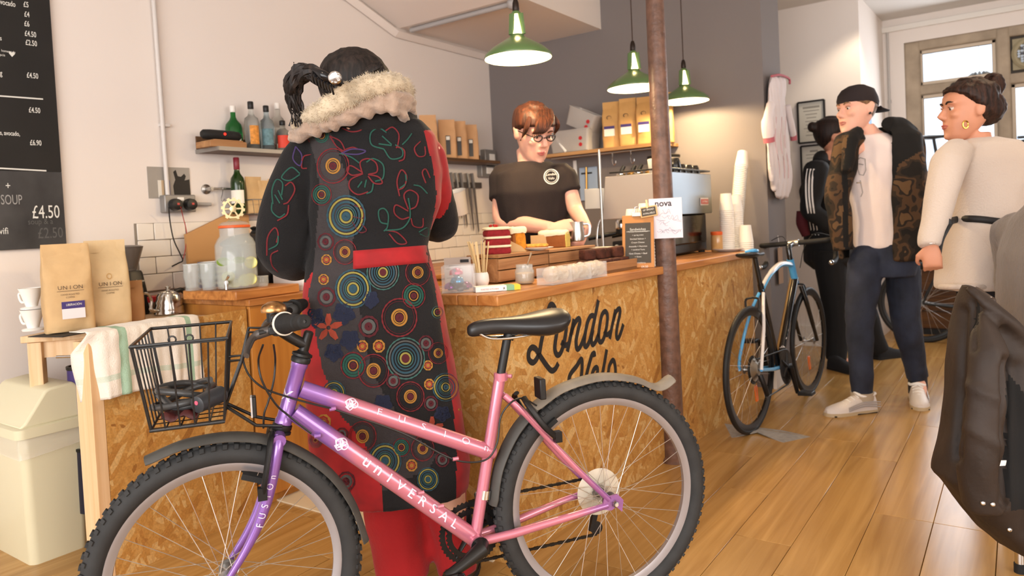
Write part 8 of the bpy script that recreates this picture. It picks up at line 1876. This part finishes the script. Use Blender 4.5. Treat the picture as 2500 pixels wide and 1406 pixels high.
# cycling jersey on a hook on the end of the grey wall
JX = -1.33+.005
def jw(u, v, off=.05): return px(u, v, JX+off)
t = thing('cycling_jersey', 'white cycling jersey with pink cuffs hanging on the end of the grey wall', 'jersey', jw(1905, 330, 0))
mb = MB(); rings = []
for uL, uR, v, th in ((1886, 1915, 186, .02), (1880, 1927, 200, .05), (1879, 1927, 220, .055), (1879, 1922, 240, .052), (1877, 1925, 262, .055), (1874, 1930, 300, .06), (1874, 1934, 340, .06), (1878, 1938, 400, .055), (1886, 1938, 450, .045), (1898, 1932, 482, .02)):
    a, b = jw(uL, v), jw(uR, v); c = (a+b)/2+V((-.015, 0, 0)); rings.append(ell(c, (b-a).length*.42, th*.42, 20, ax=(b-a).normalized(), ay=V((1, 0, 0))))
mb.loft(rings); j_ = blob(mb, .009, 2); ruffle(j_, .02, lambda p: noise.noise(V((p.y*28, p.x*6, p.z*2.5)))+.4*noise.noise(V((p.y*60, 0, p.z*9)))); j_.build('body', mat('white_jersey_knit', 'dcd2d2', .8, bump=.3, bscale=150), t, smooth=180)
for pts, nm in (([(1882, 255, 10), (1873, 298, 13), (1876, 335, 12)], 'sleeve'), ([(1922, 258, 8), (1930, 300, 9), (1936, 330, 8)], 'sleeve')):
    mb = MB(); mb.tube(smooth_path([jw(u, v, .055) for u, v, r in pts], 4), [pts[min(2, i//4)][2]*4.9/F for i in range(9)], 12); mb.build(nm, MATS['white_jersey_knit'], t); u, v, r = pts[-1]; MB().tube([jw(u, v-6, .055), jw(u+2, v+12, .055)], [r*1.05*4.9/F]*2, 12).build('cuff', mat('pink_cuff', 'b5626b', .8), t)
bvt = BVHTree.FromPolygons(j_.v, j_.f)
for u0 in (1892, 1905, 1915):
    P = [on_surf(bvt, u0+(v-280)*.06+3*math.sin(v*.05), v, .002) for v in range(285, 450, 15)]; P = [p for p in P if p]
    if len(P) > 3: MB().ribbon(P, .006, CAM-P[0], .001).build('printed_stripe', mat('faded_pink_print', 'd6b8ba', .8), t, smooth=0)
MB().tube(smooth_path([jw(1884, 186, .045), jw(1905, 183, .06), jw(1926, 192, .05), jw(1928, 205, .05)], 4), .008, 8).build('collar_trim', MATS['pink_cuff'], t)
MB().tube([jw(1900, 184, 0), jw(1900, 184, .05)], .006, 8).build('hook', CHROME, t)

# framed certificates on the picture wall and a print on the reveal
for k, (u0, v0, u1, v1, lab) in enumerate(((1948, 252, 2016, 344, 'upper thin black framed certificate on the picture wall'), (1956, 358, 2022, 450, 'lower thin black framed certificate behind the person in black'))):
    a, b = py(u0, v0, 6.395), py(u1, v1, 6.395); c = (a+b)/2; w_, h_ = abs(b.x-a.x), abs(a.z-b.z); t = thing('framed_certificate', lab, 'picture', (c.x, 6.395, c.z-h_/2), 'framed certificates')
    mb = MB()
    for dx, dz, sx_, sz_ in ((-w_/2, 0, .014, h_), (w_/2, 0, .014, h_), (0, -h_/2, w_, .014), (0, h_/2, w_, .014)): mb.box((c.x+dx, 6.385, c.z+dz), (sx_, .02, sz_))
    mb.build('frame', mat('thin_black_frame', '1c1918', .4), t, smooth=0); MB().box((c.x, 6.392, c.z), (w_-.012, .006, h_-.012)).build('certificate', mat('certificate_paper', 'c9c6bc', .5), t, smooth=0)
    mb = MB(); rg = random.Random(k)
    for r in range(9): L = w_*rg.uniform(.25, .7); mb.box((c.x, 6.3885, c.z+h_*(.36-.085*r)), (L, .001, .006 if r else .016))
    mb.build('printed_lines', mat('faint_print', '8f8b84', .8), t, smooth=0)
a = V((-1.01, 6.62, py(2043, 300, 6.62).z)); t = thing('framed_print', 'black framed blue print on the rounded reveal behind the cap', 'picture', a)
MB().box(a, (.02, .24, .36)).build('frame', MATS['thin_black_frame'], t, smooth=0); MB().box(a+V((.011, 0, 0)), (.003, .21, .33)).build('print', mat('blue_print', '6f9fc4', .5), t, smooth=0)
pw0 = py(2166, 70, YW-.012); t = tag(MB().tube([V((pw0.x, YW-.012, .2)), V((pw0.x, YW-.012, 2.74))], .010, 10).box((pw0.x, YW-.008, 2.1), (.03, .016, .03)).build('wall_pipe', mat('pale_grey_pipe', 'bdb9b5', .5)), 'thin pale pipe running down the white wall beside the window', 'pipe')
MB().box((1.1, YW-.015, ZC-.09), (4.4, .03, .05)).build('trim_window', MATS['white_gloss'], bevel=.004)['kind'] = 'structure'
lamp_r = lamp  # (alias kept short)

# display bicycles behind the customers
def display_bike(o, dr, label, frame_m, z0=.335, R=.335, saddle_z=.95, name='display_bicycle', both=True):
    t = thing(name, label, 'bicycle', o); d = V(dr).normalized(); n = V((-d.y, d.x, 0)); P = lambda s, z, k=0: V(o)+d*s+UP*z+n*k
    if both: wheel(t, P(0, z0), n, R, .019, 28, rim_mat=DRM, tyre_mat=TY2)
    wheel(t, P(1.02, z0), n, R, .019, 28, rim_mat=DRM, tyre_mat=TY2)
    b = P(.42, z0-.06); s_ = P(.27, z0+.42); h1, h2_ = P(.84, z0+.52), P(.88, z0+.38)
    for nm, a, c, r in (('top_tube', s_-UP*.03, h1-UP*.03, .015), ('down_tube', h2_, b, .019), ('seat_tube', b, s_, .016), ('head_tube', h1, h2_, .019)): MB().tube([a, c], r, 12).build(nm, frame_m, t)
    for sg in (1, -1):
        MB().tube([b+n*.02*sg, P(0, z0, .055*sg)], .010, 8).build('chainstay', frame_m, t); MB().tube([s_-UP*.03+n*.012*sg, P(.1, z0+.22, .045*sg), P(0, z0, .055*sg)], .008, 8).build('seatstay', frame_m, t); MB().tube([h2_+n*.03*sg, P(.95, z0+.16, .05*sg), P(1.02, z0, .05*sg)], .012, 8).build('fork_blade', frame_m, t)
        MB().tube(smooth_path([P(.90, z0+.58, .02*sg), P(.86, z0+.59, .25*sg), P(.80, z0+.59, .3*sg)], 4), .012, 8).build('handlebar_half', BLACK, t)
    MB().tube([h1, P(.83, z0+.57), P(.90, z0+.58)], .014, 10).build('stem', BLACK, t); MB().tube([s_, P(.24, saddle_z)], .0135, 10).build('seat_post', BLACK, t)
    MB().loft([ell(P(s, saddle_z+.02), w_, .016+.01*(i == 2), 14, ax=n, ay=UP) for i, (s, w_) in enumerate(((.37, .012), (.3, .024), (.2, .055), (.13, .07), (.10, .05)))]).build('saddle', SADDLEM, t)
    MB().lathe([(.05, -.002), (.092, -.002), (.092, .002), (.05, .002)], b+n*.04, 32, n).build('chainring', CHROME, t); MB().tube([b, b+n*.06, b+n*.06+d*.12-UP*.12], .010, 8).build('crank_arm', CHROME, t)
    return t
o = pd(2252, 725, 6.0); display_bike(V((o.x, o.y, 0)), V((.98, .12, 0)), 'dark bicycle parked under the window behind the jeans of the man', mat('matt_dark_frame', '1b1c1e', .5))
o2 = pd(2268, 380, 6.3)
b2 = display_bike(V((o2.x-.20, o2.y, .72)), V((.97, .16, 0)), 'bicycle on a raised stand before the window, its saddle beside the woman in white', mat('dark_grey_frame', '2b2e33', .4), saddle_z=.985, both=False)
std = thing('bicycle_stand', 'low black wooden plinth and steel stand below the window carrying the raised bicycle', 'stand', V((o2.x+.3, o2.y+.05, 0)))
BRW = wood_material('brown_plinth_wood', '7a4f24', '54341a', .5, axis=0)
for k in range(4): MB().box((o2.x+.9, o2.y+.22, .09+.185*k), (2.5, .03, .18)).build('panel_board', BRW, std, bevel=.003)
MB().box((o2.x+.9, o2.y+.0, .03), (2.2, .05, .05)).build('foot_rail', BLACK, std); MB().box((o2.x+.9, o2.y+.05, .715), (2.5, .3, .03)).build('plinth_top', BLACK, std, bevel=.004)
for x in (.25, 1.5): MB().tube([V((o2.x+x, o2.y, .05)), V((o2.x+x+.25, o2.y, .72))], .022, 10).build('strut', BLACK, std)
# bicycle helmet on the window ledge behind the bun
q = pd(2392, 205, 6.4); t = thing('cycle_helmet', 'black and white cycle helmet hanging in front of the window behind the bun', 'helmet', q)
mb = MB(); mb.lathe([(.13, -.06), (.135, -.03), (.125, .02), (.095, .065), (.05, .09), (.01, .095)], q, 28); mb.build('shell', mat('black_helmet', '161517', .3), t)
for k in range(5): a = -1.2+.6*k+math.atan2(CAM.y-q.y, CAM.x-q.x); MB().tube([q+V((.137*math.cos(a), .137*math.sin(a), -.03)), q+V((.11*math.cos(a), .11*math.sin(a), .055)), q+V((.05*math.cos(a), .05*math.sin(a), .095))], .012, 8).build('rib', PAPERW, t)
MB().tube([q+UP*.09, V((q.x, q.y, ZC))], .002, 6).build('cord', BLACK, t)

# chair with the waxed jacket over its back, seated person in grey wool beside it
ck = pd(2490, 1375, 2.25); ck.z = 0
cfw = (RT*.90-FW*.42).normalized(); csd = -(RT*.42+FW*.90).normalized()    # chair faces right
t = thing('chair', 'metal legged chair under the dark waxed jacket', 'chair', ck)
cb0 = V((ck.x, ck.y, 0))+RT*.0
for a, b in ((0, 0), (0, -.38), (.40, 0), (.40, -.38)):
    p = cb0+cfw*a+csd*b; l = MB().tube([p+UP*.03, p+UP*.46], .014, 14).build('leg', CHROME, t); MB().tube([p+UP*.001, p+UP*.035], [.0165, .0165], 14).build('foot_cap', RUBBER, l)
MB().box(cb0+cfw*.2-csd*.19+UP*.465, (.44, .42, .03), ax=(cfw, csd, UP)).build('seat', mat('dark_seat_wood', '3a2c22', .5), t, bevel=.008)
for b in (-.03, -.35): MB().tube([cb0+csd*b+UP*.46, cb0-cfw*.06+csd*b+UP*.86], .012, 12).build('back_post', CHROME, t)
MB().box(cb0-cfw*.05-csd*.19+UP*.76, (.02, .36, .2), ax=(cfw, csd, UP)).build('backrest', MATS['dark_seat_wood'], t, bevel=.006)
WAX = mat('brown_waxed_cotton', '2a1f18', .65, bump=.3, bscale=60, var=.18, vscale=9); WAXD = mat('dark_lining', '100f0f', .9)
t = thing('waxed_jacket', 'dark brown waxed jacket hung over the chair back at the picture edge', 'jacket', cb0-cfw*.1+UP*.5)
mb = MB(); DJ = 2.16
rows = ((2350, 2375, 690, .03), (2345, 2410, 722, .06), (2340, 2450, 765, .09), (2334, 2490, 810, .11), (2328, 2540, 860, .12), (2318, 2580, 950, .13), (2304, 2600, 1040, .135), (2290, 2610, 1110, .14), (2283, 2615, 1150, .14))
sil(mb, [(a, b, v, DJ, th) for a, b, v, th in rows]+[(2325, 2618, 1200, DJ, .14), (2372, 2620, 1255, DJ, .135), (2420, 2620, 1300, DJ, .13), (2448, 2620, 1330, DJ, .12)], 36, 2.2)
limb(mb, [(2395, 770, 2.08, 22), (2410, 860, 2.03, 44), (2405, 980, 2.01, 50), (2398, 1100, 2.01, 50), (2400, 1190, 2.02, 46), (2402, 1235, 2.03, 42)], 18)
limb(mb, [(2362, 700, 2.10, 12), (2405, 740, 2.06, 16), (2455, 780, 2.05, 20), (2510, 830, 2.06, 22)], 12)
wj = blob(mb, .009, 3); ruffle(wj, .014, folds(7, .35, 41)); 
def crease(p):
    u, v, d = proj(p); g = 0
    for (u0, v0, u1, v1, w_, am) in ((2352, 760, 2338, 1120, 10, -.016), (2455, 880, 2452, 1230, 9, -.02), (2375, 740, 2378, 850, 8, -.012), (2360, 940, 2440, 975, 14, .007), (2355, 1040, 2445, 1090, 14, .007), (2480, 900, 2500, 1300, 20, -.012), (2400, 780, 2440, 880, 12, .006)):
        L2 = (u1-u0)**2+(v1-v0)**2; t_ = max(0, min(1, ((u-u0)*(u1-u0)+(v-v0)*(v1-v0))/L2)); g += am*math.exp(-(math.hypot(u-u0-t_*(u1-u0), v-v0-t_*(v1-v0))/w_)**2)
    return g
ruffle(wj, 1, crease)
for i, f in enumerate(wj.f):
    u, v, d = proj((wj.v[f[0]]+wj.v[f[2]])/2); wj.m[i] = 1 if inpoly(u, v, [(2456, 905), (2500, 960), (2640, 1000), (2640, 1260), (2470, 1245), (2452, 1180)]) or inpoly(u, v, [(2385, 735), (2393, 735), (2388, 790), (2380, 800)]) else 0
wjo = wj.build('shell', [WAX, WAXD], t, smooth=180)
bvt = BVHTree.FromPolygons(wj.v, wj.f)
for u, v in ((2400, 1228), (2424, 1231), (2465, 1293), (2490, 783)):
    p = on_surf(bvt, u, v, .003)
    if p: MB().lathe([(.0005, .003), (.004, .004), (.006, .002), (.0062, -.002)], p, 14, CAM-p).build('stud', CHROME, t)
p = on_surf(bvt, 2452, 1130, .004)
if p: MB().box(p, (.03, .003, .015), ax=(RT, FW, UP)).build('size_tag', PAPERW, t, smooth=0)
# seated person in the grey jumper, mostly beyond the frame
DG = 2.74
G_ = thing('person', 'seated person in a ribbed grey wool jumper at the edge of the picture', 'person', pd(2555, 900, DG)*1)
gf = (RT*.97+FW*.1).normalized(); gx = V((-gf.y, gf.x, 0)); sp_ = pd(2556, 600, DG)
base = V((sp_.x, sp_.y, .50)); nk = base+UP*.66+gf*.05; ch, wa, hp = base+UP*.45+gf*.02, base+UP*.2, base+UP*.04
hg = Head(base+UP*.86+gf*.1, gf, .1); mb = MB(); hg.shape(mb); mb.tube([hg.p(0, -.03, .03), nk-UP*.04], [.056, .064], 14); torso(mb, nk, ch, wa, hp, gx)
for sg in (-1, 1):
    s_ = ch+gx*.19*sg+UP*.08; e_ = s_-UP*.26+gf*.06+gx*.05*sg; w_ = e_+gf*.24-gx*.06*sg+UP*.03; chain(mb, [s_.lerp(ch, .35), s_, s_.lerp(e_, .5), e_, w_], [.06, .055, .046, .042, .028]); hand(mb, w_, gf, UP, sg)
    h_ = hp+gx*.09*sg; k_ = h_+gf*.42; a_ = k_-UP*.44+gf*.03; chain(mb, [h_, h_.lerp(k_, .5), k_, k_.lerp(a_, .5), a_], [.085, .075, .058, .05, .036]); mb.tube([a_, a_+gf*.14-UP*.04], [.034, .022], 10)
skinned(G_, mb, .009); hg.features(G_)
mb = MB(); torso(mb, nk-UP*.0, ch, wa, hp+UP*.0, gx, (.09, .225, .205, .21), (.09, .15, .15, .16))
for sg in (-1, 1): s_ = ch+gx*.19*sg+UP*.08; e_ = s_-UP*.26+gf*.06+gx*.05*sg; w_ = e_+gf*.24-gx*.06*sg+UP*.03; chain(mb, [s_.lerp(ch, .35), s_, s_.lerp(e_, .5), e_, w_], [.085, .08, .07, .062, .045])
gj = blob(mb, .010, 4); ruffle(gj, .005, folds(8, .5, 51)); GK = mat('ribbed_grey_wool', '6f6660', .95, bump=1, bscale=160, stretch=(1, 1, .12), sheen=.3); gj.build('jumper', GK, G_, smooth=180)
mb = MB()
for sg in (-1, 1): h_ = hp+gx*.09*sg; k_ = h_+gf*.42; a_ = k_-UP*.44+gf*.03; chain(mb, [h_-gf*.06, h_.lerp(k_, .5), k_, k_.lerp(a_, .5), a_], [.11, .095, .075, .065, .055])
blob(mb, .013, 2).build('trousers', mat('dark_blue_denim', '1e2433', .9), G_, smooth=180)
mb = MB(); hg.cap_hair(mb, .015); mb.build('hair', HD, G_, smooth=180)
for sg in (-1, 1): h_ = hp+gx*.09*sg; a_ = h_+gf*.40-UP*.46; shoe(G_, V((a_.x, a_.y, 0)), gf, .26, BLACK, RUBBER)
st_ = V((hp.x, hp.y, 0)); t = thing('stool', 'wooden stool under the seated person in grey wool', 'stool', st_)
MB().lathe([(.17, .40), (.18, .41), (.18, .432), (.17, .44)], st_, 28).build('seat', OAK, t)
for k in range(4): a = PI/4+PI/2*k; MB().tube([st_+V((.18*math.cos(a), .18*math.sin(a), .001)), st_+V((.13*math.cos(a), .13*math.sin(a), .405))], .016, 10).build('leg', OAK, t)
